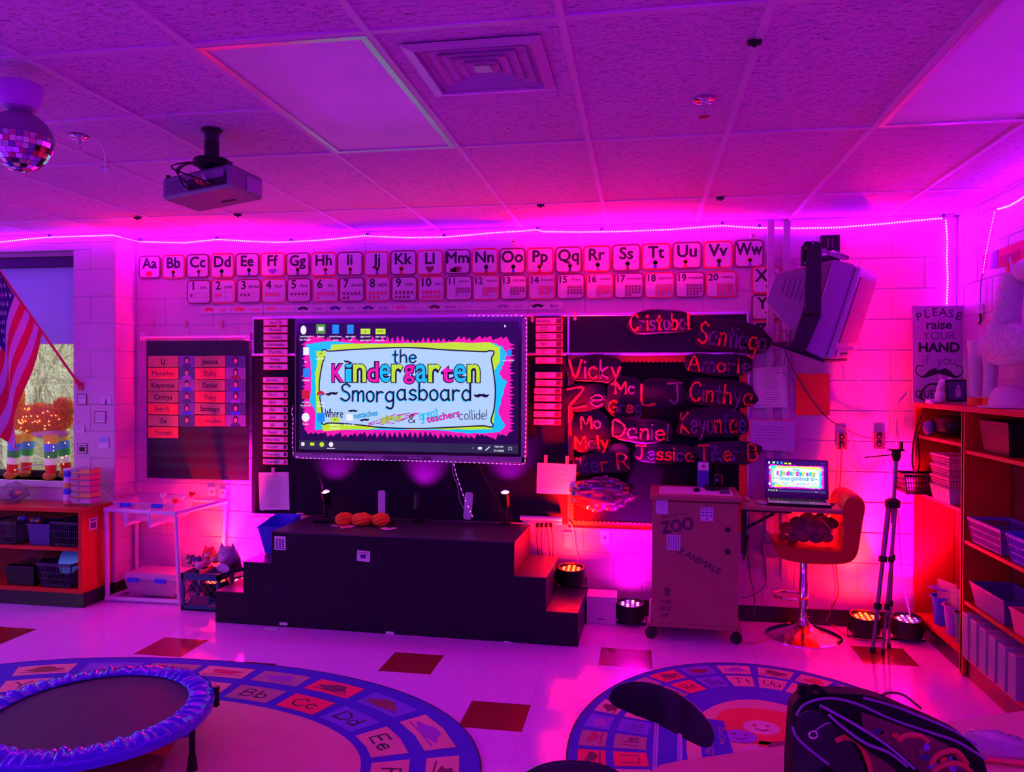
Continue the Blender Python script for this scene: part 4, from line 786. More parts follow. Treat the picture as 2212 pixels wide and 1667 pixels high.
    for z, m, dx, dy, nm in ((.0023, cy_, -8, -8, 'lettering_shadow'), (.0027, ink_, 0, 0, 'lettering')):
        hand(nm, 'the', 1085, 345, 125, 225, 14, m, z, dx, dy); hand(nm, 'Smorg', 720, 705, 165, 520, 17, m, z, dx, dy, -.02); hand(nm, 'asboard', 1370, 690, 165, 700, 17, m, z, dx, dy, .0)
    # Kindergarten
    cols = [pk, cy_, lm, pk, cy_, lm, pk, cy_, lm, pk, cy_, lm]; xs_ = [365, 495, 575, 715, 838, 955, 1075, 1190, 1312, 1440, 1558, 1685, 1815]
    bo = MB()
    for i, ch in enumerate('Kindergarten'):
        xa, xb = xs_[i], xs_[i+1]; hcap = 178 if ch in 'Kdt' else 178; vs, fs = text_data(ch, .045); x0_ = min(a for a, _ in vs); x1_ = max(a for a, _ in vs); y0_ = min(c for _, c in vs); y1_ = max(c for _, c in vs)
        ya, yb_ = (600, 425) if ch != 'g' else (615, 435)
        if ch in 'dt': yb_ = 405 if ch == 'd' else 440
        for lay, of in ((bo, .07), (MB(), .012)):
            vs, fs = text_data(ch, of); pad = 9 if lay is bo else 0
            X0, X1 = min(a for a, _ in vs), max(a for a, _ in vs); Y0, Y1 = min(c for _, c in vs), max(c for _, c in vs)
            A_, B_ = xa+6-pad, xb-6+pad; C0, D0 = ya+pad, yb_-pad
            lay.add([fr.p(*q(A_+(a-X0)/(X1-X0)*(B_-A_), C0+(c-Y0)/(Y1-Y0)*(D0-C0)), .0026 if lay is bo else .0031) for a, c in vs], fs)
            if lay is not bo: lay.build('title_letter', cols[i], root)
    bo.build('title_outline', ink_, root)
    hand('tagline', 'Where', 390, 905, 85, 175, 8, ink_, .0027); hand('tagline', 'collide!', 1745, 915, 90, 260, 7, ink_, .0027, tilt=.03)
    hand('tagline', 'great', 1320, 905, 90, 180, 11, cy_, .0027, tilt=.25); hand('tagline', '&', 1160, 955, 80, 80, 8, ink_, .0027)
    sp = MB()
    for _ in range(70): cx, cy = rr.uniform(740, 1220), 0; cy = 960-(cx-980)*.22+rr.uniform(-45, 45)*(1-abs(cx-980)/300); L_ = rr.uniform(10, 40); poly(sp, [(cx-L_, cy+L_*.3), (cx, cy-5), (cx+L_, cy-L_*.3), (cx, cy+6)], .0022)
    sp.build('glitter_marks', em('screen_rose'+tg, (.5, .03, .3), g), root)
    for s, cx, cy, h, mw, m, a in (('mustaches', 690, 915, 55, 270, cy_, .14), ('glitter', 965, 945, 62, 235, lm, .13), ('teachers', 1460, 930, 68, 325, pk, .2)):
        x, y = q(cx, cy); f2 = fr.at(x, y, 0, a); MB().text(f2, s, h*ky, 0, 0, 'c', .045, .0028, maxw=mw*kx).build('tagline_outline', ink_, root); MB().text(f2, s, h*ky, 0, 0, 'c', .012, .0032, maxw=mw*kx*.985).build('tagline', m, root)
    # icons
    def rect(b, x, y, w_, h_, z): return poly(b, [(x, y+h_), (x+w_, y+h_), (x+w_, y), (x, y)], z)
    b = MB(); rect(b, 210, 38, 92, 92, .0035); b.build('icon_green', grn, root)
    b = MB(); rect(b, 231, 65, 52, 38, .0038); fan(b, [(60+30*math.cos(t_)+20, 95+44*math.sin(t_)) for t_ in [k*PI/6 for k in range(12)]][::-1], .0035, (80, 95)); rect(b, 78, 262, 58, 76, .0035); fan(b, [(103+40*math.cos(k*PI/8), 945-44*math.sin(k*PI/8)) for k in range(16)], .0035, (103, 945)); poly(b, [(2038, 65), (2045, 60), (2056, 52), (2036, 36)], .0035)
    rect(b, 515, 915, 68, 60, .0034); fan(b, [(362+22*math.cos(k*PI/6), 1210-24*math.sin(k*PI/6)) for k in range(12)], .0035, (362, 1210)); rect(b, 60, 1190, 32, 34, .0035); rect(b, 1795, 1230, 36, 26, .0035)
    b.build('icon_white', wt, root)
    b = MB(); [rect(b, *a_, .0035) for a_ in ((372, 42, 66, 88), (520, 42, 66, 88), (78, 470, 62, 84), (2062, 280, 42, 62), (222, 900, 76, 88))]; fan(b, [(256+15*math.cos(k*PI/6), 730-15*math.sin(k*PI/6)) for k in range(12)], .0042, (256, 730)); b.build('icon_blue', blu, root)
    b = MB(); rect(b, 65, 682, 78, 84, .0035); fan(b, [(256+42*math.cos(k*PI/6), 730-44*math.sin(k*PI/6)) for k in range(0, 7)], .0036, (256, 730)); b.build('icon_red', red, root)
    b = MB(); [rect(b, *a_, .0036) for a_ in ((655, 80, 96, 54), (803, 80, 98, 54), (212, 300, 88, 50), (360, 945, 82, 46), (150, 1192, 42, 30))]; fan(b, [(268+24*math.cos(k*PI/6), 1210-24*math.sin(k*PI/6)) for k in range(12)], .0035, (268, 1210)); b.build('icon_lime', lm, root)
    if full:
        b = MB(); bk = MB()
        for s, cx, cy, mw in (('Learning alive', 108, 156, 140), ('Zoo Keeper', 97, 188, 116), ('Camera', 256, 156, 80), ('school home', 404, 156, 130), ('chart', 404, 190, 50), ('sight word', 553, 156, 108), ('and', 553, 190, 34), ('sight word', 702, 156, 108), ('powerpoint', 702, 190, 110), ('sight word', 851, 156, 108), ('phrases p...', 851, 190, 110), ('calendar', 107, 584, 82), ('Acrobat', 105, 798, 76), ('Reader DC', 105, 830, 104), ('iTunes', 103, 1010, 60), ('work folder', 2078, 384, 110), ('Google', 256, 800, 66), ('Chrome', 256, 832, 72), ('sight word', 256, 372, 100), ('sight word', 400, 1016, 104), ('Recycle Bin', 548, 1016, 104), ('powerpoint', 400, 1050, 104), ('7:09 AM', 1990, 1228, 86), ('2/14/2020', 1990, 1266, 106), ('^', 1747, 1243, 20), ('lib', 103, 404, 60)):
            x, y = q(cx, cy); b.text(fr, s, 17*ky, x, y, 'c', .02, .004, maxw=mw*kx)
        for s, cx, cy in (('so', 700, 105), ('on', 256, 322), ('on', 400, 966), ('we are', 851, 100)): x, y = q(cx, cy); bk.text(fr, s, 15*ky, x, y, 'c', .04, .0042, maxw=60*kx)
        b.ribbon(fr, [q(*p) for p in ((2082, 1232), (2112, 1232), (2112, 1256), (2082, 1256), (2082, 1232))], 4*kx, .004); b.ribbon(fr, [q(1868, 1262), q(1902, 1228)], 9*kx, .004); b.ribbon(fr, [q(322, 1248), q(400, 1249)], 5*kx, .004)
        b.build('icon_captions', wt, root); bk.build('icon_letters', ink_, root)
t = thing('interactive_display', 'large wall-mounted interactive screen showing a colourful desktop picture', 'screen', ((sx0+sx1)/2, 5.30, sz0-.09))
X0, X1 = PY(637, 800, 5.26).x, PY(1137, 800, 5.26).x; Z1 = (PY(640, 688, 5.26).z+PY(1135, 682, 5.26).z)/2; Z0 = PY(880, 995, 5.26).z
SG = mat('display_shell', (.30, .27, .33), .35)
MB().box(X0+.02, X1-.02, 5.30, 5.42, Z0+.05, Z1-.02).build('back_housing', BLACK, t)
b = MB(); b.box(X0, sx0-.022, 5.262, 5.31, Z0, Z1).box(sx1+.022, X1, 5.262, 5.31, Z0, Z1).box(X0, X1, 5.262, 5.31, sz1+.022, Z1).box(X0, X1, 5.262, 5.31, Z0, sz0-.022); b.build('shell', SG, t, bevel=.004)
b = MB(); b.box(sx0-.022, sx0, 5.266, 5.30, sz0-.022, sz1+.022).box(sx1, sx1+.022, 5.266, 5.30, sz0-.022, sz1+.022).box(sx0, sx1, 5.266, 5.30, sz1, sz1+.022).box(sx0, sx1, 5.266, 5.30, sz0-.022, sz0); b.build('bezel', BLACKG, t)
xm = (X0+X1)/2; za = (Z0+sz0-.022)/2
MB().box(xm-.18, xm+.17, 5.25, 5.263, za-.016, za+.012).build('pen_tray', mat('tray_dark', (.12, .10, .13), .4), t, bevel=.003)
MB().box(xm+.01, xm+.11, 5.245, 5.252, za-.004, za+.006).build('pen', mat('pen_grey', (.4, .3, .42), .4), t)
b = MB()
for k in range(3): b.box(X0+.14+k*.035, X0+.16+k*.035, 5.258, 5.263, za+.008, za+.014)
b.box(X0+.38, X0+.52, 5.258, 5.263, za-.008, za+.002).build('ports', mat('port_dark', (.10, .08, .11), .4), t); MB().box(X1-.34, X1-.328, 5.258, 5.263, za+.004, za+.012).build('power_button', BLACK, t)
logo(t, Fr(((sx0+sx1)/2, 5.272, (sz0+sz1)/2)), sx1-sx0, sz1-sz0, 1.0, '')
# string of lights round the screen
def stringl(name, lb, pts, y, r=.0022, cat='string light'):
    P = [PY(u, v, y) for u, v in pts]; t_ = thing(name, lb, cat, P[0]); MB().tube(P, r, 5).build('cord', mat('string_cord', (.5, .2, .6), .4, emit=.35, ecol=(.6, .02, 1)), t_); b = MB()
    for a, c in zip(P, P[1:]):
        L = (c-a).length; n = max(1, int(L/.030))
        for i in range(n): b.ell(a.lerp(c, (i+.5)/n)+V((0, -.003, 0)), .0034, .0034, .0034, 6, 4)
    b.build('bulbs', mat('string_bulb_lit', (1, .5, 1), .4, emit=2.6, ecol=(1, .38, 1.1)), t_, kind='stuff')
stringl('string_light', 'fine string of pink lights outlining the edge of the big screen', [(1010, 681), (1060, 682), (1120, 681), (1134, 683), (1137, 692), (1137, 800), (1136, 920), (1134, 1000), (1126, 1003), (1050, 1000), (960, 997), (850, 994), (720, 991), (650, 989), (634, 984), (632, 960), (633, 900), (630, 890), (633, 876)], 5.252)
stringl('dangling_string_light', 'loose end of the light string hanging under the big screen', [(980, 998), (984, 1020), (994, 1050), (1003, 1075), (1014, 1100), (1022, 1118)], 5.24)
tag(MB().tube([PY(u, v, 5.235) for u, v in catmull([(978, 1000), (979, 1025), (988, 1048), (993, 1080), (1008, 1108), (1014, 1120)], 4)], .002, 5).build('white_cable', CORDW), 'thin white cord hanging beside the light string', 'cable', 'hanging cords')
tag(MB().tube([PY(u, v, 5.30) for u, v in catmull([(686, 985), (684, 1000), (688, 1025), (696, 1050), (698, 1110)], 4)], .006, 6).build('display_cable', BLACK, smooth=True), 'thick black cable dropping from the big screen behind an uplight', 'cable', 'hanging cords')
tag(MB().tube([PY(u, v, 5.40) for u, v in catmull([(1035, 1000), (1046, 1030), (1070, 1070), (1105, 1122)], 4)], .002, 5).build('thin_cable', DKGREY), 'thin dark cable slanting from the screen to the platform', 'cable', 'hanging cords')
# ================================================================== PLATFORM WITH STEPS
sf = Fr((-2.835, 4.82, 0), (1, -.0224, 0), (0, 0, 1)); SL, SD = 2.451, -.60    # sf.n points toward the camera, so depth is negative
t = thing('stepped_platform', 'long black painted wooden platform with steps at both ends under the big screen', 'platform', sf.p(SL/2, 0, -.3))
prof = [(0, 0), (SL, 0), (SL, .204), (SL-.2, .204), (SL-.2, .412), (SL-.4, .412), (SL-.4, .622), (.41, .622), (.41, .414), (.205, .414), (.205, .206), (0, .206)]
MB().prism(sf, prof, SD, 0).build('body', PAINTB, t, bevel=.002)
MB().obox(sf, .405, SL-.395, .622, .632, SD, .006).build('top_board', PAINTT, t, bevel=.0015)
for a, c, z in ((0, .205, .206), (.205, .41, .414), (SL-.4, SL-.2, .412), (SL-.2, SL, .204)): MB().obox(sf, a+.001, c-.001, z, z+.007, SD, .004).build('step_board', PAINTT, t, bevel=.001)
STOP = .633
def onfront(name, lb, cat, u0, v0, u1, v1, m=WHITE, tilt=0., dz=.004, grp=None):
    a = PY(u0, v0, 4.80); c = PY(u1, v1, 4.79); W, H = abs(c.x-a.x), abs(a.z-c.z); cx = (a.x+c.x)/2; fr = Fr(sf.p(cx+2.835, (a.z+c.z)/2, dz), sf.x, sf.y); fr = fr.at(0, 0, 0, tilt)
    o = tag(MB().prism(fr, rrect(W, H, .001, 1), 0, .001).build(name, m, loc=fr.o), lb, cat, grp); return o, fr, W, H
o, fr, W, H = onfront('calendar_card', 'small card with a grid of dark squares on the platform front corner', 'card', 592, 1158, 615, 1189)
b = MB()
for i in range(3):
    for j in range(5): b.obox(fr, -W*.38+i*W*.27, -W*.38+i*W*.27+W*.2, -H*.42+j*H*.155, -H*.42+j*H*.155+H*.1, .001, .0016)
b.build('grid_squares', NAVY, o)
o, fr, W, H = onfront('picture_card', 'small tilted card with a blue picture stuck to the platform front', 'card', 772, 1188, 799, 1213, tilt=-.06)
MB().obox(fr, -W*.22, W*.2, -H*.22, H*.16, .001, .0016).build('picture', NAVY, o); MB().obox(fr, -W*.38, W*.36, H*.28, H*.34, .001, .0016).build('lettering', INK, o)
for u, v in ((611, 1348), (843, 1366), (1098, 1385)): onfront('tape_tab', 'white tape tab at the foot of the platform front, %s' % ({611: 'nearest the toy crate', 843: 'middle one', 1098: 'nearest the cart'}[u]), 'tape', u-8, v-4, u+8, v+4, tilt=R.uniform(-.1, .1), grp='tape tabs on the platform')
p = PZ(586, 1358, .002); tag(MB().obox(Fr(p, (1, .1, 0), (-.25, 1, 0)), -.045, .045, -.03, .03, 0, .0012).build('floor_card', WHITE), 'white card lying on the floor in front of the platform', 'card')
# three uplights standing at the back of the platform
for u, v, lb, d in ((703, 1061, 'small uplight behind the scarf bundle, lens glowing pink', (0, .75, 1)), (904, 1066, 'small uplight under the middle of the big screen', (.02, .9, 1)), (1091, 1062, 'small uplight near the cart end of the platform, lens glowing pink', (.0, .75, 1))):
    p = PY(u, v, 5.30); t = thing('uplight', lb, 'uplight', (p.x, 5.30, STOP), 'little uplights on the platform')
    MB().lathe((p.x, 5.30, STOP), [(.045, 0), (.045, .012), (.012, .018), (.010, p.z-STOP-.09)], 16).build('stand', BLACK, t, smooth=True)
    fr = Fr(p, (1, 0, 0), (0, 1, .38 if u != 904 else -.25)); MB().lathe(None, [(.018, -.12), (.030, -.11), (.034, -.02), (.036, 0), (.031, 0), (.029, -.006)], 20, fr).build('head', BLACK, t, smooth=True)
    MB().lathe(None, [(.028, -.006), (0, -.005)], 16, fr).build('lens', mat('uplight_lens_lit', (1, .4, .8), .4, emit=6., ecol=(1, .25, .9)), t)
    spot(t, fr.p(0, 0, .012), d, MAG, SPOT_W, 1.5, 1., .03)
# scarf bundle, hearts, paddles, bin
A_, B_ = PZ(728, 1124, STOP+.03), PZ(842, 1126, STOP+.03); dx = (B_-A_).normalized()
t = thing('scarf_bundle', 'fluffy orange scarves bundled round a black stick on the platform', 'scarf', (A_+B_)/2-V((0, 0, .03)))
om = mat('scarf_orange', (.95, .22, .01), .8, bump=.6, bscale=40)
for k, (f0, rx_) in enumerate(((.14, .062), (.48, .078), (.83, .062))):
    c = A_.lerp(B_, f0); MB().ell(c+V((0, 0, .012)), rx_, .05, .042, 30, 20, fr=Fr(c, dx, (0, 1, 0)), fn=lambda x, y, z: 1+.12*math.sin(9*math.atan2(z, y)+5*x)+.16*noise.noise(V((x*4+k, y*4, z*4)))).build('scarf', om, t, smooth='all')
MB().cyl(A_-dx*.16, B_+dx*.03, .013, n=10).build('stick', BLACK, t, smooth=True)
MB().cyl(A_-dx*.165, A_-dx*.06, .019, n=12).build('grip', BLACK, t, smooth=True)
PINKH = mat('heart_pink', (.85, .25, .55), .6)
for i, (u, v, s, a, m) in enumerate(((728, 1135, .085, .3, PINKH), (745, 1139, .09, -.2, mat('heart_red', (.85, .10, .22), .6)), (760, 1135, .085, .6, PINKH), (838, 1142, .11, .05, PINKH))):
    p = PZ(u, v, STOP+.001+.0012*i); fr = Fr(p, (math.cos(a), math.sin(a), 0), (-math.sin(a), math.cos(a), 0))
    tag(MB().prism(fr, [(x*s, y*s) for x, y in HEART], 0, .001).build('paper_heart', m), ('lone pink paper heart on the platform' if i == 3 else ['pale pink heart at the edge of the heart pile', 'red paper heart in the heart pile', 'pink heart on top of the heart pile'][i]), 'paper heart', 'paper hearts on the platform')
for u0, v0, u1, v1, lb, tl in ((817, 1068, 832, 1108, 'upright translucent white paddle behind the scarves', 0), (1003, 1072, 1020, 1113, 'tilted white paddle behind the dangling light string', -.08)):
    fr, W, H = wfr(u0, v0, u1, v1, 5.25, tl); z = PY(u0, v1, 5.25).z
    o = tag(MB().prism(fr, rrect(W, H+.06, W*.3), -.003, .003).build('paddle', mat('paddle_white', (.6, .56, .66), .35), loc=fr.o), lb, 'paddle', 'white paddles behind the platform')
t = thing('blue_bin', 'deep blue plastic bin behind the corner of the platform', 'bin', PY(595, 1198, 5.15))
zz = .422; q = [PY(560, 1155, 5.05), PY(612, 1140, 5.12), PY(640, 1128, 5.34), PY(574, 1138, 5.34)]
zz = .424; top_ = [V((-2.635, 5.02, .61)), V((-2.445, 5.02, .61)), V((-2.445, 5.30, .655)), V((-2.635, 5.30, .655))]; bot_ = [V((-2.60, 5.06, zz)), V((-2.445, 5.06, zz)), V((-2.445, 5.26, zz)), V((-2.60, 5.26, zz))]
b = MB(); b.add(bot_+top_, [(3, 2, 1, 0)]+[(i, (i+1) % 4, 4+(i+1) % 4, 4+i) for i in range(4)]); o = b.build('tub', BLUEP, t); md = o.modifiers.new('s', 'SOLIDIFY'); md.thickness = .004
b = MB(); b.tube(top_, .006, 6, closed=True); b.build('rim', BLUEP, t)
# power strip and cords right of the platform
a, c = PY(1128, 1127, 5.46), PY(1215, 1127, 5.46); t = thing('power_strip', 'power strip under the chalk ledge with black plugs in it', 'power strip', (a+c)/2)
MB().box(a.x, c.x, 5.45, 5.494, a.z-.012, a.z+.012).build('bar', WHITEP, t, bevel=.003)
for k, u in enumerate((1161, 1170, 1180, 1190)):
    p = PY(u, 1131, 5.44); MB().box(p.x-.011, p.x+.011, 5.425, 5.452, p.z-.024, p.z+.006).build('plug', BLACK, t, bevel=.003)
    e = PY(u+(3, 1, 8, 4)[k], 1200, 5.44); MB().tube(catmull([tuple(p+V((0, 0, -.02))), tuple(p.lerp(e, .5)+V((.006*k-.01, 0, 0))), tuple(e)], 4), .003, 6).build('cord', BLACK, t)
p = PY(1146, 1137, 5.44); MB().box(p.x-.02, p.x+.02, 5.42, 5.46, p.z-.03, p.z+.03).build('charger', WHITEP, t, bevel=.004)
tag(MB().tube([PY(u, v, 5.47) for u, v in catmull([(1215, 1126), (1232, 1130), (1239, 1150), (1244, 1190), (1252, 1225), (1255, 1250)], 5)], .004, 6).build('power_cable', CORDW, smooth=True), 'pale cord curving down the wall to the red stage light on the steps', 'cord', 'power cords on the wall')
a = PY(1226, 1165, 5.49); tag(MB().box(a.x-.03, a.x+.03, 5.488, 5.496, a.z-.055, a.z+.055).box(a.x-.016, a.x+.016, 5.484, 5.49, a.z-.03, a.z+.03).build('outlet_plate', WHITEP, bevel=.002), 'electrical outlet plate lit red beside the platform', 'outlet')
# white box
p = PY(1299, 1344, 5.27); W2 = .098; t = thing('white_box', 'white cardboard gift box with a lid between the platform and a stage light', 'box', (p.x, 5.34, 0))
MB().box(p.x-W2, p.x+W2, 5.24, 5.42, 0, .155).build('box_body', WHITE, t, bevel=.002)
MB().box(p.x-W2-.003, p.x+W2+.003, 5.237, 5.423, .145, .185).build('lid', WHITE, t, bevel=.002)
b = MB(); b.obox(Fr((p.x, 5.2395, .03)), -.018, .018, 0, .008, 0, .0006).build('printed_mark', DKGREY, t)
# ================================================================== ROLLING CART
ca = V((.066, 5.0, 0)); cbb = V((.60, 4.985, 0)); cx_ = (cbb-ca).normalized(); cf = Fr((.062, 5.0, 0), cx_, (0, 0, 1)); CW = .535; CD = -.44
CART = mat('cart_laminate', (.32, .17, .10), .45, spec=.3)
t = thing('rolling_cart', 'tan rolling cart with stencilled crate lettering on its door', 'cart', cf.p(CW/2, 0, CD/2))
MB().obox(cf, .012, CW-.012, .10, .885, CD, -.022).build('carcass', CART, t, bevel=.002)
door = MB().prism(Fr(cf.p(CW/2, .49, -.02), cf.x, cf.y), rrect(CW-.005, .775, .014), 0, .020).build('door', CART, t, bevel=.0015)
MB().obox(cf, -.012, CW+.015, .888, .922, CD-.015, .030).build('top', CART, t, bevel=.008, segs=3)
MB().obox(cf, .045, CW-.03, .922, .9235, CD+.07, -.03).build('white_inlay', WHITEP, t)
MB().obox(cf, -.02, CW+.02, .082, .104, CD-.01, .012).build('base_board', CART, t, bevel=.004)
MB().obox(cf, -.012, -.002, .09, .22, CD+.3, -.01).build('side_bracket', mat('bracket_tan', (.6, .45, .45), .4), t)
for x, z in ((.0, .0), (CW-.01, .0), (.0, CD+.02), (CW-.01, CD+.02)):
    q = cf.p(x, 0, z-.02); c_ = MB().cyl(q+V((-.005, -.015, .036)), q+V((.005, .015, .036)), .036, n=20).build('caster', BLACK, t, smooth=True); MB().tube([q+V((0, 0, .036)), q+V((0, .015, .085))], .012, 8).build('fork', BLACK, c_)
for v_ in (1144, 1191): p = PY(1572, v_, 4.975); MB().cyl(p, p+V((0, -.014, 0)), .016, .014, 14).build('knob', BLACK, door, smooth=True)
def stencil(s, u, v, h, tilt, mw, bd=.03):
    p = PY(u, v, 4.985); b = MB(); b.text(Fr(cf.p((p-cf.o).dot(cf.x), p.z, .0008), cf.x, cf.y).at(0, 0, 0, tilt), s, h, 0, 0, 'c', bd, .0, maxw=mw); return b
SI = mat('stencil_ink', (.08, .035, .06), .6)
stencil('DESTINATION', 1457, 1113, .017, .2, .18, .03).build('stencil_lettering', SI, door)
stencil('ZOO', 1463, 1135, .075, .2, .205, .06).build('stencil_lettering', SI, door)
stencil('LIVE ANIMALS', 1500, 1205, .040, -.47, .42, .05).build('stencil_lettering', SI, door)
for s, v_ in (('THIS', 1301), ('SIDE', 1315), ('UP', 1329)): stencil(s, 1437, v_, .026, -.03, .1, .04).build('stencil_lettering', SI, door)
p = PY(1441, 1277, 4.985); f2 = Fr(cf.p((p-cf.o).dot(cf.x), p.z, .0008), cf.x, cf.y); MB().add([f2.p(x, y, 0) for x, y in ((-.014, -.032), (.014, -.032), (.014, -.002), (.03, -.002), (0, .03), (-.03, -.002), (-.014, -.002))], [tuple(range(7))]).build('stencil_arrow', SI, door)
p = PY(1458, 1122, 4.985); f2 = Fr(cf.p((p-cf.o).dot(cf.x), p.z, .0008), cf.x, cf.y).at(0, 0, 0, .2); MB().ribbon(f2, [(-.115, -.075), (.115, -.075), (.115, .075), (-.115, .075), (-.115, -.075)], .0016).build('stencil_box', SI, door)
for u0, v0, u1, v1, lb, kind_ in ((1417, 1080, 1443, 1111, 'small card with a faint outline drawing on the cart door, top hinge corner', 0), (1513, 1095, 1541, 1126, 'card with rows of little moustaches on the cart door', 1), (1440, 1155, 1470, 1189, 'card with wavy dark columns covering the stencil words on the cart', 2)):
    a, c = PY(u0, v0, 4.985), PY(u1, v1, 4.985); W, H = c.x-a.x, a.z-c.z; fr = Fr(cf.p(((a+c)/2-cf.o).dot(cf.x), (a.z+c.z)/2, .001), cf.x, cf.y)
    o = tag(MB().prism(fr, rrect(W, H, .001, 1), 0, .001).build('cart_card', mat('card_lilac', (.56, .50, .74), .5), loc=fr.o), lb, 'card', 'cards on the cart door'); b = MB()
    if kind_ == 0: b.ribbon(fr, [(-W*.15, -H*.1), (-W*.18, H*.3), (W*.08, H*.3), (W*.12, -H*.1), (-W*.15, -H*.1)], .002, .0014)
    if kind_ == 1:
        for i in range(10): x, y = ((i % 3)-1)*W*.3 if i < 9 else 0, H*(.36-.24*(i//3)); b.add([fr.p(x+a_*W*.12, y+c_*H*.09, .0014) for a_, c_ in MUST], [tuple(range(16))])
    if kind_ == 2:
        for i in range(5): b.ribbon(fr, [((i-2)*W*.18+.002*(-1)**k, H*(.42-.84*k/10)) for k in range(11)], .0035, .0014)
    b.build('drawing', INK, o)
# things on the cart
p = PZ(1519, 1036, .924); tz = .924
t = thing('tissue_stand', 'dark stand with a blue and white label standing at the back of the cart', 'stand', (PY(1519, 1030, 5.38).x, 5.38, tz)); px = PY(1519, 1030, 5.38).x
q0, q1 = PY(1507, 997, 5.36), PY(1532, 1036, 5.36); MB().box(q0.x, q1.x, 5.36, 5.40, tz, q0.z).build('case', mat('case_blue', (.05, .05, .35), .4), t, bevel=.003)
q2 = PY(1530, 1016, 5.36); MB().box(q0.x+.004, q1.x-.004, 5.357, 5.36, q2.z, q0.z-.004).build('label_plate', WHITEP, t); MB().add([V((px+a_, 5.3565, (q0.z+q2.z)/2+c_)) for a_, c_ in circ(.014, .008, 8)], [tuple(range(8))]).build('printed_figure', MAROON, t)
t = thing('document_camera', 'black folded document camera at the back of the cart', 'camera', PZ(1550, 1050, tz)); px = PY(1552, 1040, 5.3).x
MB().box(px-.09, px+.06, 5.22, 5.42, tz, tz+.02).build('base', BLACK, t, bevel=.004); MB().box(px-.03, px+.03, 5.30, 5.38, tz+.02, tz+.10).build('head', BLACK, t, bevel=.01); MB().tube([V((px+.0, 5.34, tz+.1)), V((px-.02, 5.34, tz+.14)), V((px+.02, 5.36, tz+.14))], .008, 8).build('arm', BLACK, t)
MB().cyl((px-.01, 5.30, tz+.06), (px-.01, 5.292, tz+.06), .008, n=10).build('lens', PURPLE, t)
for k, (u, v, lb) in enumerate(((1505, 1061, 'small round black puck on the cart top'), (1540, 1059, 'black computer mouse on the cart top'), (1565, 1065, 'little black box with grey stripes on the cart top'))):
    p = PZ(u, v, .9237)
    if k < 2: tag(MB().ell(p+V((0, 0, .010)), .022+.008*k, .03, .014, 14, 8).build('desk_gadget', BLACK, smooth=True), lb, 'gadget')
    else: tag(MB().box(p.x-.03, p.x+.03, p.y-.03, p.y+.03, .9237, .945).build('striped_box', DKGREY, bevel=.003), lb, 'gadget')
# laptop shelf
lf = Fr((.615, 5.03, 0), (1, -.12, 0), (0, 0, 1)); LZ = .865
t = thing('laptop_shelf', 'fold-up side shelf of the cart carrying the laptop', 'shelf', lf.p(.29, LZ-.02, -.15))
MB().obox(lf, 0, .59, LZ-.026, LZ, -.30, .03).build('shelf_board', CART, t, bevel=.004)
b = MB(); b.obox(lf, .0, .035, LZ-.32, LZ-.028, -.06, -.04).obox(lf, .0, .30, LZ-.045, LZ-.027, -.06, -.03)
b.tube([lf.p(.02, LZ-.16, -.05), lf.p(.20, LZ-.05, -.05)], .010, 6).tube([lf.p(.015, LZ-.36, -.05), lf.p(.04, LZ-.2, -.05)], .008, 6); b.build('bracket', BLACK, t)
t = thing('laptop', 'open black laptop showing the same picture as the big screen', 'laptop', lf.p(.36, LZ, -.1)); g0 = Fr(lf.p(.155, LZ+.001, -.015), lf.x, lf.n*-1)
MB().prism(Fr(g0.o+V((0, 0, 0)), g0.x, g0.y), [(0, 0), (.375, 0), (.37, .24), (.005, .24)], 0, .018).build('base', BLACK, t, bevel=.003)
MB().prism(g0, [(.006, .006), (.369, .006), (.365, .225), (.01, .225)], .018, .0192).build('palm_rest', mat('palm_grey', (.36, .36, .40), .35), t)
b = MB()
for i in range(14):
    for j in range(5): b.obox(g0, .022+i*.024, .042+i*.024, .10+j*.022, .118+j*.022, .0192, .021)
b.build('keys', BLACK, t, kind='stuff'); MB().obox(g0, .13, .25, .015, .085, .0192, .0198).build('touchpad', DKGREY, t)
lid = Fr(g0.p(-.008, .235, .018), g0.x, (g0.y*.16+V((0, 0, 1)))); MB().prism(lid, [(0, 0), (.39, 0), (.388, .252), (.004, .252)], -.008, 0).build('lid', BLACKG, t, bevel=.003)
logo(t, Fr(lid.p(.195, .138, .0006), lid.x, lid.y), .352, .198, 2.2, '_laptop', False)
MB().text(lid, 'DELL', .006, .195, .018, 'c', .02, .0008).build('logo_lettering', DKGREY, t)
p = PZ(1707, 1095, LZ+.001)
for k, (u, v, w_, l_, m, lb, cat) in enumerate(((1645, 1088, .045, .09, GREYP, 'grey remote control on the laptop shelf', 'remote control'), (1790, 1090, .05, .05, BLACK, 'small black puck beside the laptop', 'gadget'))):
    p = PZ(u, v, LZ+.001); tag(MB().obox(Fr(p, (1, .25, 0), (-.25, 1, 0)), -w_/2, w_/2, -l_/2, l_/2, 0, .014).build('remote_control' if k == 0 else 'desk_puck', m, bevel=.003), lb, cat)
p = PZ(1613, 1083, LZ+.001); t = thing('small_toy', 'little red and grey trinket at the corner of the laptop shelf', 'trinket', p)
MB().ell(p+V((0, 0, .015)), .02, .016, .015, 10, 8).build('body', mat('trinket_red', (.7, .2, .2), .4), t, smooth=True); MB().ell(p+V((-.012, -.012, .028)), .009, .009, .008, 8, 6).build('head', GREYP, t, smooth=True); MB().tube([p+V((.01, 0, .02)), p+V((.03, .01, .03))], .004, 6).build('arm', BLACK, t)
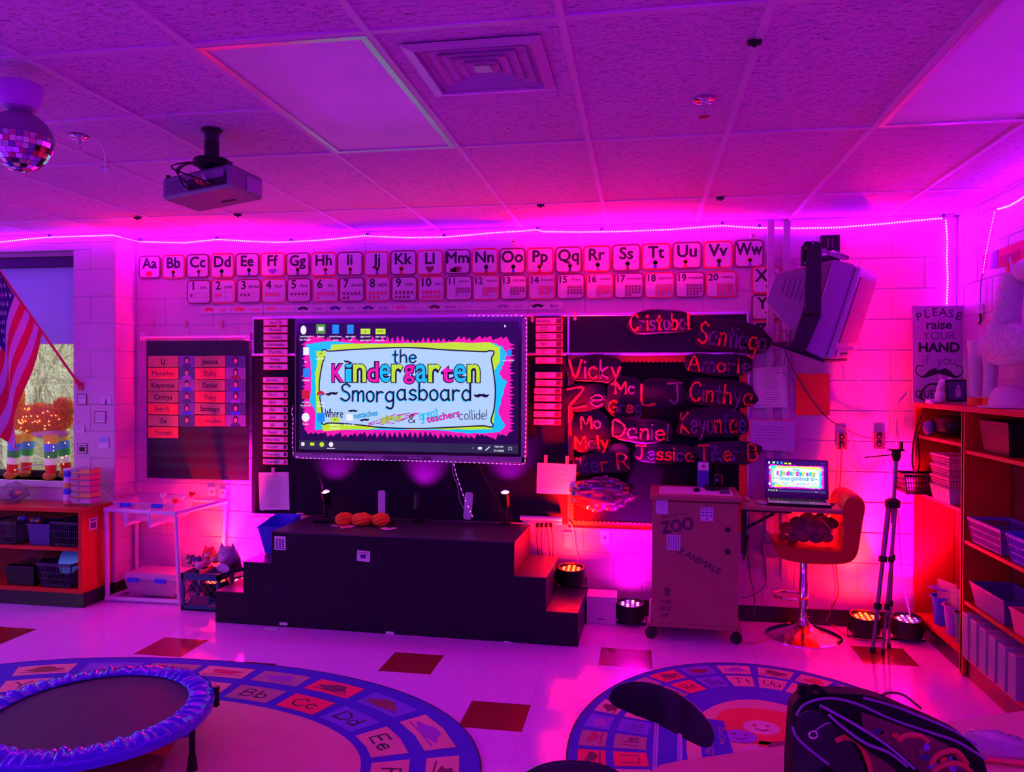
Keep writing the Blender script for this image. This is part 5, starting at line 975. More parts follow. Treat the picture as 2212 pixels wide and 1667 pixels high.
# ================================================================== BAR STOOL
sc_ = V((1.03, 5.225, 0)); ST = mat('stool_orange', (.40, .016, .004), .5, bump=.15, bscale=120)
t = thing('bar_stool', 'orange upholstered bar stool on a chrome pedestal below the laptop', 'bar stool', sc_)
MB().lathe(sc_, [(.235, 0), (.235, .006), (.20, .022), (.12, .045), (.06, .07), (.04, .095), (.034, .13)], 40).build('base', CHROME, t, smooth=True)
MB().lathe(sc_, [(.030, .1), (.030, .36), (.026, .365), (.026, .56)], 20).build('column', CHROME, t, smooth=True)
rc = sc_+V((-.085, -.02, .265)); MB().tube([rc+V((.105*math.cos(a), .105*math.sin(a)*.9, 0)) for a in [2*PI*k/28 for k in range(28)]], .008, 8, closed=True).tube([sc_+V((.03, 0, .265)), sc_+V((-.03, 0, .265))], .012, 8).build('foot_ring', CHROME, t, smooth=True)
sd = Fr(PY(1672, 1180, 5.2)+V((0, .0, -.01)), (1, -.05, 0), (0, 0, 1))
def ux(u, v): p = PY(u, v, 5.2); return ((p-sd.o).dot(sd.x), p.z-sd.o.z)
side = catmull([ux(*q) for q in ((1668, 1166), (1690, 1168), (1760, 1175), (1800, 1176), (1808, 1160), (1810, 1120), (1808, 1088), (1816, 1064), (1832, 1058), (1848, 1066), (1853, 1085), (1848, 1115), (1843, 1150), (1838, 1178), (1826, 1196), (1800, 1203), (1740, 1203), (1695, 1197), (1676, 1190))], 3)
b = MB(); k = len(side); rings = []
for z, s in ((.215, .90), (.19, .975), (.10, 1), (-.10, 1), (-.19, .975), (-.215, .90)):
    cx2 = sum(p[0] for p in side)/k; cy2 = sum(p[1] for p in side)/k
    rings.append([sd.p(x if s == 1 else x+(.012 if x < cx2 else -.012)*(1-s)*10, y+(.0 if s == 1 else (cy2-y)*(1-s)*.5), z) for x, y in side])
b.add([p for r_ in rings for p in r_], [(i*k+j, i*k+(j+1) % k, (i+1)*k+(j+1) % k, (i+1)*k+j)[::-1] for i in range(5) for j in range(k)]+[tuple(range(k)), tuple(range(5*k, 6*k))[::-1]])
b.build('seat_shell', ST, t, smooth=True, bevel=.01)
MB().box(sc_.x-.09, sc_.x+.09, sc_.y-.09, sc_.y+.09, .55, .575).build('seat_plate', BLACK, t)
# bag of paper roses on the seat
t = thing('rose_bag', 'clear bag of dark red fabric roses lying on the stool seat', 'bag', PY(1755, 1172, 5.2))
rm = [mat('rose_%d' % i, c, .7) for i, c in enumerate(((.35, .01, .015), (.22, .008, .012), (.45, .03, .03)))]
for i, (u, v, r) in enumerate(((1700, 1140, .045), (1722, 1128, .045), (1745, 1120, .05), (1772, 1122, .05), (1794, 1130, .045), (1712, 1162, .038), (1735, 1158, .045), (1762, 1160, .045), (1785, 1160, .04), (1690, 1160, .03), (1720, 1145, .05), (1752, 1142, .055), (1780, 1143, .05))):
    c = PY(u, v, 5.12+.03*(i % 3)); b = MB()
    for k in range(3): b.ell(c+V((0, 0, 0)), r*(1-.22*k), r*(1-.22*k), r*(.8-.1*k)+.006*k, 16, 8, fn=lambda x, y, z: 1+.10*math.sin(5*math.atan2(y, x)+k*1.3+i)*(1-abs(z))+.06*math.sin(7*z))
    b.build('rose', rm[i % 3], t, smooth='all')
c = PY(1750, 1145, 5.16); MB().ell(c, .19, .11, .09, 26, 16, fn=lambda x, y, z: 1+.12*noise.noise(V((x*5, y*5, z*5)))).build('clear_wrap', mat('cellophane', (.55, .35, .55), .08, alpha=.16), t, smooth='all')
MB().tube([PY(u, v, 5.05) for u, v in ((1772, 1120), (1785, 1132), (1800, 1150))], .006, 4).tube([PY(u, v, 5.05) for u, v in ((1770, 1118), (1790, 1110))], .005, 4).build('ribbon_tie', mat('tie_red', (.75, .06, .05), .4), t)
# ================================================================== TRIPOD
t = thing('tripod', 'folded black and grey camera tripod leaning against the shelves', 'tripod', PZ(1896, 1410, 0))
f1, f2_, f3 = PZ(1885, 1405, .012), PZ(1907, 1408, .012), PZ(1920, 1395, .012); cl_ = PY(1928, 1088, 5.10); tp = PY(1936, 985, 5.14)
for f_, r in ((f1, .013), (f2_, .009), (f3, .009)):
    cl2 = cl_+V(((-.02 if f_ is f1 else .02), (0 if f_ is not f3 else .03), 0)); m1, m2 = f_.lerp(cl2, .30), f_.lerp(cl2, .62)
    MB().tube([f_, m1], r*.85, 8).tube([m1, m2], r, 8).tube([m2, cl2], r*1.25, 8).build('leg', mat('tripod_tube', (.18, .16, .20), .3, metal=.6), t, smooth=True)
    for q, rr_ in ((m1, r*1.7), (m2, r*2), (f_, r*1.3)): d = (cl2-f_).normalized(); MB().tube([q-d*.018, q+d*.018], rr_, 10).build('leg_lock', BLACK, t)
MB().tube([cl_+V((0, 0, -.12)), tp], .012, 10).build('centre_column', mat('tripod_tube', (.2, .2, .2)), t, smooth=True)
MB().lathe(cl_, [(.02, -.03), (.045, -.02), (.045, .02), (.022, .035)], 14).build('collar', BLACK, t, smooth=True)
MB().lathe(tp, [(.018, -.03), (.028, 0), (.028, .03), (.03, .035)], 12).build('head', BLACK, t, smooth=True)
MB().box(tp.x-.045, tp.x+.04, tp.y-.03, tp.y+.03, tp.z+.034, tp.z+.044).build('plate', BLACK, t); MB().box(tp.x+.02, tp.x+.034, tp.y-.02, tp.y+.02, tp.z+.04, tp.z+.09).build('phone_clamp', BLACK, t)
MB().tube([tp+V((-.02, -.01, .01)), tp+V((-.19, -.02, -.01))], .004, 6).build('pan_handle', BLACK, t)
# ================================================================== WALL OUTLETS, CABLES
for u, v, lb in ((1818, 952, 'double outlet with a plug above the stool'), (1899, 951, 'double outlet with a cord beside the tripod head')):
    p = PY(u, v, 5.49); o = tag(MB().box(p.x-.035, p.x+.035, 5.487, 5.497, p.z-.058, p.z+.058).build('outlet', mat('outlet_steel', (.16, .12, .16), .3, metal=.4), bevel=.002), lb, 'outlet', 'outlets on the back wall')
    for e in (-1, 1): MB().cyl(p+V((0, -.003, e*.025)), p+V((0, -.006, e*.025)), .017, n=14).build('socket', BLACK, o)
    for e in (-1, 1):
        b = MB(); b.box(p.x-.006, p.x-.003, 5.482, 5.4845, p.z+e*.025-.005, p.z+e*.025+.006).box(p.x+.003, p.x+.006, 5.482, 5.4845, p.z+e*.025-.005, p.z+e*.025+.006); b.build('slots', WHITEP, o)
MB_ = lambda pts, y, r, m, nm, lb, g='power cords on the wall': tag(MB().tube([PY(u, v, y) for u, v in catmull(pts, 5)], r, 6).build(nm, m, smooth=True), lb, 'cable', g)
MB_([(1696, 745), (1700, 770), (1735, 835), (1780, 895), (1810, 918), (1850, 938), (1886, 948)], 5.47, .004, DKGREY, 'slanting_cable', 'dark cord slanting from the wall television to the outlet by the tripod')
MB_([(1818, 962), (1816, 1020), (1812, 1080), (1811, 1140), (1806, 1220), (1811, 1280), (1798, 1310), (1785, 1340)], 5.475, .004, MAROON, 'long_cable', 'cord hanging straight from the outlet behind the stool')
MB_([(1838, 950), (1842, 1000), (1858, 1050), (1882, 1066), (1905, 1050), (1925, 1000), (1930, 985)], 5.46, .003, CORDW, 'looped_cable', 'pale cord drooping in a loop between the outlet and the tripod head')
MB_([(1955, 868), (1938, 890), (1934, 930), (1938, 960)], 5.49, .0035, CORDW, 'thin_white_cable', 'thin pale cord running down from the shelf corner to the tripod')
MB_([(1940, 1100), (1945, 1200), (1950, 1260), (1962, 1310), (1965, 1345), (1940, 1375)], 5.3, .0035, mat('cord_orange', (.7, .2, .1), .5), 'orange_cable', 'orange cord hanging beside the shelves down to the floor', 'power cords on the wall')
MB_([(1618, 1110), (1616, 1180), (1620, 1240), (1630, 1290), (1628, 1330)], 5.465, .0035, DKGREY, 'dark_cable', 'dark cord hanging behind the cart under the laptop shelf')
MB_([(1650, 1180), (1655, 1240), (1648, 1270), (1620, 1288), (1600, 1290)], 5.45, .003, DKGREY, 'short_cable', 'short cord curving from the purple wall box')
tag(MB().tube([PZ(u, v, .006) for u, v in catmull([(1595, 1384), (1630, 1388), (1665, 1375), (1690, 1350), (1730, 1340), (1790, 1345), (1830, 1372), (1880, 1382), (1925, 1378), (1962, 1350)], 5)], .004, 6).build('floor_cable', mat('cord_orange', (.7, .2, .1), .5), smooth=True), 'orange cord lying across the floor by the stool', 'cord', 'cords on the floor')
a, c = PY(1646, 1170, 5.44), PY(1690, 1203, 5.44); tag(MB().box(a.x, c.x, 5.40, 5.495, c.z, a.z).build('wall_box', mat('wall_box_violet', (.2, .12, .32), .5), bevel=.004), 'purple-grey equipment box on the wall behind the stool', 'box')
# ================================================================== WALL TELEVISION (old tube set, seen from the side)
n1 = {k: PY(u, v, 4.85) for k, (u, v) in dict(ft=(1847.5, 571.5), fb=(1780, 778.5), bt=(1798, 559.5), bb=(1739.5, 759)).items()}
wv = PY(1889.5, 589.5, 5.42)-n1['ft']; TVG = mat('television_grey', (.30, .26, .36), .4); t = thing('tube_television', 'old tube television tilted down on a black wall bracket', 'television', (n1['bb']+n1['fb'])/2+wv*.5)
P = [n1['ft'], n1['fb'], n1['bb'], n1['bt']]; MB().hexa(P, [p+wv for p in P]).build('cabinet', TVG, t, bevel=.01)
fx = (n1['ft']-n1['bt']).normalized(); fy = (n1['ft']-n1['fb']).normalized(); fwv = wv.normalized()
ff = Fr(n1['fb'], wv, n1['ft']-n1['fb']); Wv, Hv = wv.length, (n1['ft']-n1['fb']).length
sg = 1 if ff.n.dot(fx) > 0 else -1
MB().obox(ff, .012, Wv-.012, .015, Hv-.01, 0, .035*sg).build('front_bezel', mat('television_bezel', (.42, .34, .48), .35), t, bevel=.01)
MB().obox(ff, .06, Wv-.06, Hv*.20, Hv*.90, .034*sg, .042*sg).build('tube_face', mat('tube_glass', (.16, .08, .14), .12), t, bevel=.006)
MB().obox(ff, .08, Wv-.08, Hv*.05, Hv*.13, .034*sg, .042*sg).build('control_panel', mat('television_panel', (.36, .28, .42), .3), t, bevel=.003)
for k in range(4): MB().obox(ff, Wv*(.3+.08*k), Wv*(.34+.08*k), Hv*.08, Hv*.10, .042*sg, .048*sg).build('button', DKGREY, t)
bk0 = [PY(u, v, 4.97) for u, v in ((1672, 590), (1743, 578), (1722, 722), (1650, 646))]
bq = [n1['bt']+wv*.06, n1['bb']+wv*.06, n1['bb']+wv*.94, n1['bt']+wv*.94]
rear = [PY(1672, 590, 5.02), PY(1652, 652, 5.02), PY(1652, 652, 5.02)+wv*.5, PY(1672, 590, 5.02)+wv*.5]
MB().hexa(bq, rear).build('tapered_back', mat('television_back', (.26, .18, .28), .5), t, bevel=.012)
b = MB()
for k in range(6): q = bq[0].lerp(rear[0], .3+.09*k); q2_ = bq[1].lerp(rear[1], .3+.09*k); b.tube([q.lerp(q2_, .2)+V((0, -.003, 0)), q.lerp(q2_, .55)+V((0, -.003, 0))], .002, 4)
b.build('vent_ribs', DKGREY, t)
# bracket
t2 = thing('television_bracket', 'black steel wall bracket and cradle holding the tube television', 'bracket', PY(1752, 540, 5.2))
def plate(pts, y0_, y1_, nm, bev=.004): b = MB(); P = [PY(u, v, y0_) for u, v in pts]; b.hexa(P, [V((p.x, y1_, p.z)) for p in P]); return b.build(nm, BLACK, t2, bevel=bev)
plate([(1744, 526), (1776, 527), (1774, 678), (1741, 678)], 4.76, 4.80, 'upright')
plate([(1732, 533), (1740, 521), (1768, 521), (1776, 530), (1776, 570), (1731, 574)], 4.80, 4.83, 'pivot_plate')
plate([(1741, 655), (1774, 680), (1739, 762), (1710, 752)], 4.80, 4.84, 'side_strap')
a = [PY(u, v, 4.84) for u, v in ((1662, 737), (1663, 743), (1780, 783), (1781, 778))]; MB().hexa(a, [p+wv*1.02 for p in a]).build('tray', BLACK, t2)
a = PY(1772, 552, 4.83); b_ = PY(1830, 556, 5.3); MB().tube([a, PY(1800, 545, 5.1), b_], .014, 8).tube([PY(1793, 535, 5.1), PY(1794, 515, 5.1)], .016, 10).build('arm', BLACK, t2)
MB().tube([PY(1790, 540, 5.1), V((PY(1790, 540, 5.1).x, WALL-.01, PY(1790, 540, 5.1).z+.02))], .02, 8).build('wall_arm', BLACK, t2)
p = PY(1795, 545, 5.45); MB().box(p.x-.06, p.x+.06, 5.46, 5.497, p.z-.12, p.z+.12).build('wall_plate', BLACK, t2, bevel=.004)
MB().hexa([PY(u, v, 4.95) for u, v in ((1776, 536), (1828, 556), (1826, 563), (1776, 546))], [PY(u, v, 4.99) for u, v in ((1776, 536), (1828, 556), (1826, 563), (1776, 546))]).build('cross_bar', mat('bar_grey', (.4, .3, .42), .4), t2)
for u, v in ((1740, 536), (1756, 526), (1738, 568)): p = PY(u, v, 4.795); MB().cyl(p, p+V((0, -.006, 0)), .006, n=8).build('bolt', ALU, t2)
for k in range(4): MB().tube([PY(u+k*4, v, 4.88+.02*k) for u, v in catmull([(1690, 748), (1680+6*k, 725-6*k), (1692, 712+5*k), (1703, 735), (1690, 758), (1668+8*k, 790+6*k), (1680, 806)], 4)], .002, 5).build('dangling_wire', DKGREY, t2)
# tape / pvc cup on pillar and doorbell-like sensors
for u, v, lb in ((1626, 508, 'small white sensor box on the wall above the Ww card'), (1110, 520, 'small white sensor with a lit dot above the Oo card')):
    p = PY(u, v, 5.47); o = tag(MB().box(p.x-.018, p.x+.018, 5.455, 5.497, p.z-.02, p.z+.02).build('sensor', WHITEP, bevel=.005), lb, 'sensor', 'wall sensors'); MB().box(p.x-.006, p.x+.006, 5.45, 5.456, p.z-.012, p.z-.004).build('lens', DKGREY, o)
p = PY(1824, 835, 5.49); tag(MB().box(p.x-.012, p.x+.012, 5.482, 5.497, p.z-.035, p.z+.035).tube([p+V((0, -.01, -.02)), p+V((0, -.03, -.02)), p+V((0, -.03, 0))], .005, 6).build('clear_hook', CLEAR, bevel=.003), 'clear adhesive hook on the wall above the stool', 'hook')
def shell(c, rx_, ry_, rz_, n): return [(c+V((rx_*d.x, ry_*d.y, rz_*d.z)), d) for d in [V((R.gauss(0, 1), R.gauss(0, 1), R.gauss(0, 1))).normalized() for _ in range(n)]]
# ================================================================== OPEN SHELVES ON THE RIGHT WALL
SX = 1.77; ST_ = 1.505; SY1 = 5.487; SM = 4.70; SY0 = 3.05
t = thing('shelf_unit', 'tall orange open shelf unit against the right wall', 'shelf unit', (1.9, 4.5, 0))
MB().box(SX, RX-.003, SY0, SY1, ST_-.03, ST_).build('top_board', WOODR, t, bevel=.002)
MB().box(SX+.01, RX-.02, SY0, SY1, .10, .125).build('bottom_board', WOODR, t); MB().box(SX+.02, SX+.04, SY0, SY1, 0, .10).build('kick_board', BLACKP, t)
MB().box(RX-.018, RX-.006, SY0, SY1, .1, ST_-.03).build('back_board', mat('shelf_back', (.16, .010, .006), .6), t)
for y0_, y1_ in ((SY1-.02, SY1), (SM-.022, SM+.022), (SY0, SY0+.02)): MB().box(SX, RX-.02, y0_, y1_, .0, ST_-.03).build('upright', WOODR, t, bevel=.001)
MB().box(SX, SX+.012, SM-.010, SM+.010, .02, ST_-.031).build('joint_strip', mat('joint_pink', (.72, .16, .16), .4), t)
for z, a, c in ((1.275, SM, SY1), (.905, SM, SY1), (1.243, SY0, SM), (.742, SY0, SM), (.405, SY0, SM)): MB().box(SX+.004, RX-.02, a+.024, c-.024, z, z+.02).build('shelf_board', WOODR, t, bevel=.001)
GI = [0]
def basket(name, lb, cat, x0, x1, y0, y1, z0, h, m, slots=False, taper=.84, grp=None, rim=.008):
    cx, cy = (x0+x1)/2, (y0+y1)/2; t = thing(name, lb, cat, (cx, cy, z0), grp); wx, wy = (x1-x0)/2, (y1-y0)/2; k = taper
    bot = [V((cx+a*wx*k, cy+c*wy*k, z0)) for a, c in ((-1, -1), (1, -1), (1, 1), (-1, 1))]; top = [V((cx+a*wx, cy+c*wy, z0+h)) for a, c in ((-1, -1), (1, -1), (1, 1), (-1, 1))]
    if not slots:
        b = MB(); b.add(bot+top, [(3, 2, 1, 0)]+[(i, (i+1) % 4, 4+(i+1) % 4, 4+i) for i in range(4)]); o = b.build('tub', m, t); s = o.modifiers.new('s', 'SOLIDIFY'); s.thickness = .003; s.offset = 1
    else:
        b = MB(); b.hexa(bot, [p+V((0, 0, .004)) for p in bot]); b.build('base', m, t); b = MB()
        for i in range(4):
            B0, B1, T0, T1 = bot[i], bot[(i+1) % 4], top[i], top[(i+1) % 4]; n = max(4, int((T1-T0).length/.016))
            for j in range(n+1): b.tube([B0.lerp(B1, j/n), T0.lerp(T1, j/n)], .0022 if 0 < j < n else .005, 4)
            for f_ in (.08, .36, .64, .92): b.tube([B0.lerp(T0, f_), B1.lerp(T1, f_)], .003, 4)
        b.build('lattice_sides', m, t)
    b = MB(); b.tube(top, rim, 6, closed=True); b.build('rim', m, t); return t
LATT = mat('basket_violet', (.16, .10, .42), .35); CLRP = mat('clear_bin_pink', (.62, .50, .60), .25, alpha=.55)
basket('black_tub', 'black tub on the upper shelf nearest the camera', 'tub', 1.80, 2.0, 4.22, 4.56, 1.268, .165, BLACK)
basket('lattice_basket', 'violet lattice basket on the middle shelf by the post', 'basket', 1.77, 1.98, 4.22, 4.62, .766, .13, LATT, True, grp='baskets on the right shelves')
basket('lattice_basket', 'blue lattice basket cut off by the picture edge', 'basket', 1.77, 1.98, 3.8, 4.16, .766, .13, BLUEP, True, grp='baskets on the right shelves')
basket('lattice_basket', 'dark violet basket on the lower shelf by the post', 'basket', 1.77, 1.98, 4.18, 4.58, .430, .12, mat('basket_dark', (.10, .05, .25), .35), False, grp='baskets on the right shelves')
basket('pink_tub', 'pink tub on the lower shelf cut off by the picture edge', 'tub', 1.775, 1.95, 3.9, 4.13, .430, .11, mat('tub_pink', (.75, .12, .2), .4))
for i, (z, h, m, lb) in enumerate(((.929, .082, CLRP, 'clear plastic tray at the bottom of the stack on the middle shelf'), (1.012, .06, mat('basket_pinkish', (.65, .2, .35), .4), 'slatted basket second in the stack on the middle shelf'), (1.076, .06, mat('basket_pinkish', (.65, .2, .35), .4), 'slatted basket third in the stack on the middle shelf'), (1.140, .06, mat('basket_pinkish', (.65, .2, .35), .4), 'slatted basket topmost in the stack on the middle shelf'))):
    basket('storage_basket', lb, 'basket', 1.76, 2.0, 4.86, 5.16, z, h, m, i > 0, .9, 'basket stack on the middle shelf', .006)
basket('wire_basket', 'black mesh basket sticking out of the middle shelf behind the tripod', 'basket', 1.63, 1.9, 5.22, 5.44, .930, .12, BLACK, True)
# black bag with strap on the top shelf of the far bay
t = thing('black_case', 'black camera bag with a hanging strap on the top shelf', 'bag', (1.88, 5.2, 1.295)); MB().ell((1.895, 5.2, 1.37), .10, .17, .07, 20, 12, fn=lambda x, y, z: 1/(abs(x)**3+abs(y)**3+abs(z)**3)**(1/3)*.9).build('body', BLACK, t, smooth=True)
MB().tube(catmull([tuple(PX(u, v, 1.75)) for u, v in ((1990, 900), (1980, 925), (1973, 960), (1971, 1000), (1976, 1018), (1984, 1012), (1986, 985), (1982, 940), (1990, 915))], 5), .006, 6).build('strap', BLACK, t, smooth=True)
MB().ell((1.79, 5.28, 1.35), .035, .05, .05, 12, 8).build('pocket', mat('pocket_violet', (.12, .08, .3), .4), t, smooth=True)
# nested tubs with clear bags on the bottom shelf
for i, (y, m, lb, n_) in enumerate(((5.22, BLUEP, 'blue nested tubs on the bottom shelf', 2), (5.02, PURPLE, 'purple tub on the bottom shelf', 1), (4.86, GREENP, 'dark green tub on the bottom shelf by the post', 1), (4.76, BLACK, 'small black tub at the post on the bottom shelf', 1))):
    t = thing('round_tub', lb, 'tub', (1.86, y, .128), 'small tubs on the bottom shelf'); r = .068 if i < 3 else .05; hh = .17 if i < 3 else .12
    o = MB().lathe((1.86, y, .128), [(r*.72, 0), (r*.95, hh), (r*1.12, hh), (r*1.12, hh+.006), (r*.92, hh+.006), (r*.7, .008), (0, .008)], 22).build('tub', m, t, smooth=True)
    if n_ == 2: MB().lathe((1.86, y, .125+.055), [(r*.9, hh), (r*1.15, hh), (r*1.15, hh+.006), (r*.92, hh+.006)], 22).build('inner_rim', m, t, smooth=True)
for i, (y, h, lb) in enumerate(((5.15, .30, 'clear container standing in the blue tubs'), (4.98, .27, 'clear container standing in the purple tub'), (4.84, .25, 'clear container standing in the dark green tub'))):
    fr = Fr((1.86, y, .29), (.35, -1, 0), (0, 0, 1)); o = MB().prism(fr, rrect(.17, .24, .01), -.003, .003).build('clear_container', CLRP, loc=fr.o); tag(o, lb, 'container', 'clear containers on the bottom shelf'); b = MB()
    for s in (.42, .34): b.tube([fr.p(a_*.17*s*2.2/2, c_*.24*s*2.2/2, .004) for a_, c_ in ((-1, -1), (1, -1), (1, 1), (-1, 1))], .003, 4, closed=True)
    b.build('ridges', CLRP, o)
for i in range(6):
    y = 4.60-.11*i; t = thing('clear_box', 'upright clear storage box on the bottom shelf, %s from the post' % ('first second third fourth fifth sixth'.split()[i]), 'storage box', (1.87, y, .126), 'clear boxes on the bottom shelf')
    MB().box(1.75, 1.97, y-.042, y+.042, .126, .37-.006*i).build('shell', CLRP, t, bevel=.006); MB().box(1.745, 1.975, y-.046, y-.038, .132, .376-.006*i).build('lid', CLRP, t, bevel=.003)
    MB().box(1.77, 1.93, y-.03, y+.02, .13, .23).build('contents', NAVY if i % 2 else PURPLE, t)
# ---------------- on top of the shelves
t = thing('hand_sign', 'tall grey wooden sign about raising a hand, standing on the shelves', 'sign', PY(2028, 866, 5.40))
a, c = PY(1972, 660, 5.40), PY(2086, 866, 5.40); W, H = c.x-a.x, a.z-ST_-.001; fr = Fr(((a.x+c.x)/2, 5.40, ST_+.001+H/2), (1, 0, 0), (0, .03, 1))
MB().prism(fr, rrect(W, H, .004, 1), -.018, 0).build('board', mat('sign_board', (.40, .36, .44), .55, bump=.1, bscale=30), t, bevel=.002)
b = MB(); fr3 = Fr(fr.p(0, 0, .001), fr.x, fr.y)
for i, ch in enumerate('PLEASE'): a_ = (i-2.5)/2.5; b.text(fr3.at(a_*W*.37, H*(.425-.045*a_*a_)+.006, 0, -a_*.24), ch, .052, 0, 0, 'c', .006)
b.text(fr3, 'raise', .058, 0, H*.305, 'c', .03, maxw=W*.76); b.text(fr3, 'YOUR', .05, 0, H*.19, 'c', -.012, maxw=W*.82); b.text(fr3, 'HAND', .06, 0, H*.07, 'c', .06, maxw=W*.84)
b.hand(fr3, 'if you', .062, 0, -H*.06, .004, 0, True, maxw=W*.6)
for e in (-1, 1): b.ribbon(fr3, [(e*x, y-H*.20) for x, y in catmull([(.10, .045), (.125, .05), (.14, .03), (.135, 0), (.11, -.02), (.085, -.012)], 5)], .007)
b.add([fr3.p(x, y-H*.20, 0) for x, y in [(e*x, y) for e in (1, -1) for x, y in ([(0, .02), (.03, .035), (.06, .02), (.09, -.01), (.115, -.026), (.08, -.03), (.045, -.015), (.0, .0)] if e == 1 else [(.045, -.015), (.08, -.03), (.115, -.026), (.09, -.01), (.06, .02), (.03, .035)])]], [tuple(range(14))])
b.text(fr3, 'have a', .022, 0, -H*.31, 'c', 0); b.text(fr3, 'QUESTION', .052, 0, -H*.41, 'c', .002, maxw=W*.9); b.build('lettering', INK, t)
# small sitting unicorn ornament
p = V((PY(2028, 860, 5.22).x, 5.2, ST_)); t = thing('unicorn_ornament', 'small glossy white unicorn ornament in front of the sign', 'ornament', p); GW = mat('ornament_white', (.75, .68, .74), .15, coat=.5)
MB().ell(p+V((0, 0, .045)), .032, .036, .045, 18, 12).tube([p+V((0, 0, .07)), p+V((0, -.004, .105)), p+V((.008, -.008, .125))], [.025, .02, .022], 12).build('body', GW, t, smooth='all')
MB().ell(p+V((.014, -.012, .132)), .030, .02, .022, 16, 10).ell(p+V((.038, -.016, .138)), .018, .014, .013, 12, 8).build('head', GW, t, smooth=True)
MB().lathe(p+V((-.0, -.01, .15)), [(.006, 0), (0, .038)], 8).build('horn', mat('horn_pink', (.8, .4, .45), .3), t, smooth=True)
for e in (-1, 1): MB().tube([p+V((-.01, e*.02, .014)), p+V((-.075, e*.02-.01, .014))], [.015, .013], 10).build('leg', GW, t, smooth=True)
MB().ell(p+V((.05, -.01, .155)), .012, .012, .012, 10, 8).build('ear', GW, t, smooth=True)
# picture frame
fr = Fr(PY(2066, 846, 5.05)+V((0, 0, .008)), (1, .25, 0), (.02, .14, 1)); t = thing('framed_photo', 'small dark photo frame on the shelves between two figures', 'picture frame', V((fr.o.x, fr.o.y, ST_))); MB().prism(fr, rrect(.13, .135, .003, 1), -.012, 0).build('frame', BLACK, t, bevel=.002); MB().obox(fr, -.052, .052, -.055, .055, 0, .001).build('photo', mat('photo_dark', (.05, .03, .16), .3), t)
b = MB(); b.add([fr.p(x+.01, y, .002) for x, y in circ(.012, .013, 10, 0, .022)], [tuple(range(10))]).add([fr.p(x+.01, y, .002) for x, y in ((-.016, -.04), (.016, -.04), (.018, .008), (-.018, .008))], [(0, 1, 2, 3)]); b.build('figure', mat('photo_figure', (.4, .3, .5), .4), t)
# tall plush llama (light, red hooves) seen partly at the right edge
t = thing('white_llama_figure', 'tall fuzzy white llama figure with orange hooves on the shelves', 'figure', (1.9, 4.65, ST_)); FZ = mat('white_fuzz', (.66, .56, .68), .95, bump=.9, bscale=90, sheen=.5)
lx = 1.88
def fuzz(x, y, z): return 1+.05*noise.noise(V((x*9, y*9, z*9)))
for (ua, va, ub, vb, r, y_) in ((2107, 855, 2112, 735, .038, 4.86), (2138, 855, 2148, 745, .036, 4.72)):
    a_, c_ = PX(ua, va, lx), PX(ub, vb, lx); a_.z = max(a_.z, ST_+.03); c_.y = a_.y-.02
    MB().tube([a_.lerp(c_, k/6) for k in range(7)], [r*.85, r*.9, r*.92, r, r*1.1, r*1.25, r*1.4], 12).build('leg', FZ, t, smooth=True)
    MB().tube([V((a_.x, a_.y, ST_+.001)), V((a_.x, a_.y, ST_+.045))], [r*1.1, r*1.0], 12).build('hoof', ORANGE, t, smooth=True)
q = PX(2155, 745, lx); MB().ell(q+V((0, -.11, .0)), .075, .30, .115, 28, 18, fn=fuzz).build('torso', FZ, t, smooth='all')
q1, q2_ = PX(2170, 720, lx), PX(2190, 590, lx); MB().tube([q1.lerp(q2_, k/6)+V((0, .01*math.sin(k), 0)) for k in range(7)], [.085, .075, .066, .06, .056, .055, .05], 14).build('neck', FZ, t, smooth=True)
MB().ell(q2_+V((0, -.13, .0)), .05, .10, .055, 18, 12, fn=fuzz).build('head', FZ, t, smooth='all')
e_ = PX(2182, 575, lx); MB().hexa([e_+V((-.01, -.032, -.06)), e_+V((-.01, .032, -.06)), e_+V((.01, .032, -.06)), e_+V((.01, -.032, -.06))], [e_+V((-.004, -.004, .05)), e_+V((-.004, .010, .05)), e_+V((.004, .010, .05)), e_+V((.004, -.004, .05))]).build('ear', FZ, t, bevel=.004)
MB().hexa([e_+V((-.014, -.02, -.05)), e_+V((-.014, .02, -.05)), e_+V((-.010, .02, -.05)), e_+V((-.010, -.02, -.05))], [e_+V((-.010, 0, .03)), e_+V((-.010, .006, .03)), e_+V((-.006, .006, .03)), e_+V((-.006, 0, .03))]).build('inner_ear', ORANGE, t)
q = PX(2155, 745, lx); MB().spikes([(p, d) for p, d in shell(q+V((0, -.11, 0)), .075, .30, .115, 1600) if d.z > -.6]+shell(q1.lerp(q2_, .5), .06, .07, .18, 500), .022, .0024).build('fuzz', FZ, t, kind='stuff')
for u, v in ((2172, 595), (2162, 620), (2158, 650), (2152, 678), (2135, 693)): q = PX(u, v, lx-.03); MB().ell(q, .012, .022, .014, 8, 6).build('mane_tuft', mat('tuft_orange', (.8, .25, .3), .8), t, smooth=True)
q = PX(2125, 765, lx); MB().lathe(q+V((0, 0, -.03)), [(0, 0), (.012, .02), (.010, .035), (0, .04)], 10).build('tassel', ORANGE, t, smooth=True)
t = thing('sun_hat', 'pink sun hat with a wide brim lying on the shelves by the picture edge', 'hat', (1.88, 4.40, ST_)); HM = mat('hat_pink', (.66, .42, .52), .7, bump=.3, bscale=150)
MB().lathe((1.88, 4.40, ST_+.001), [(.145, .010), (.142, .002), (.10, .012), (.09, .02)], 32).build('brim', HM, t, smooth=True); MB().lathe((1.88, 4.40, ST_+.001), [(.10, .012), (.096, .03), (.09, .07), (.065, .105), (.03, .12), (0, .122)], 32).build('crown', HM, t, smooth=True)
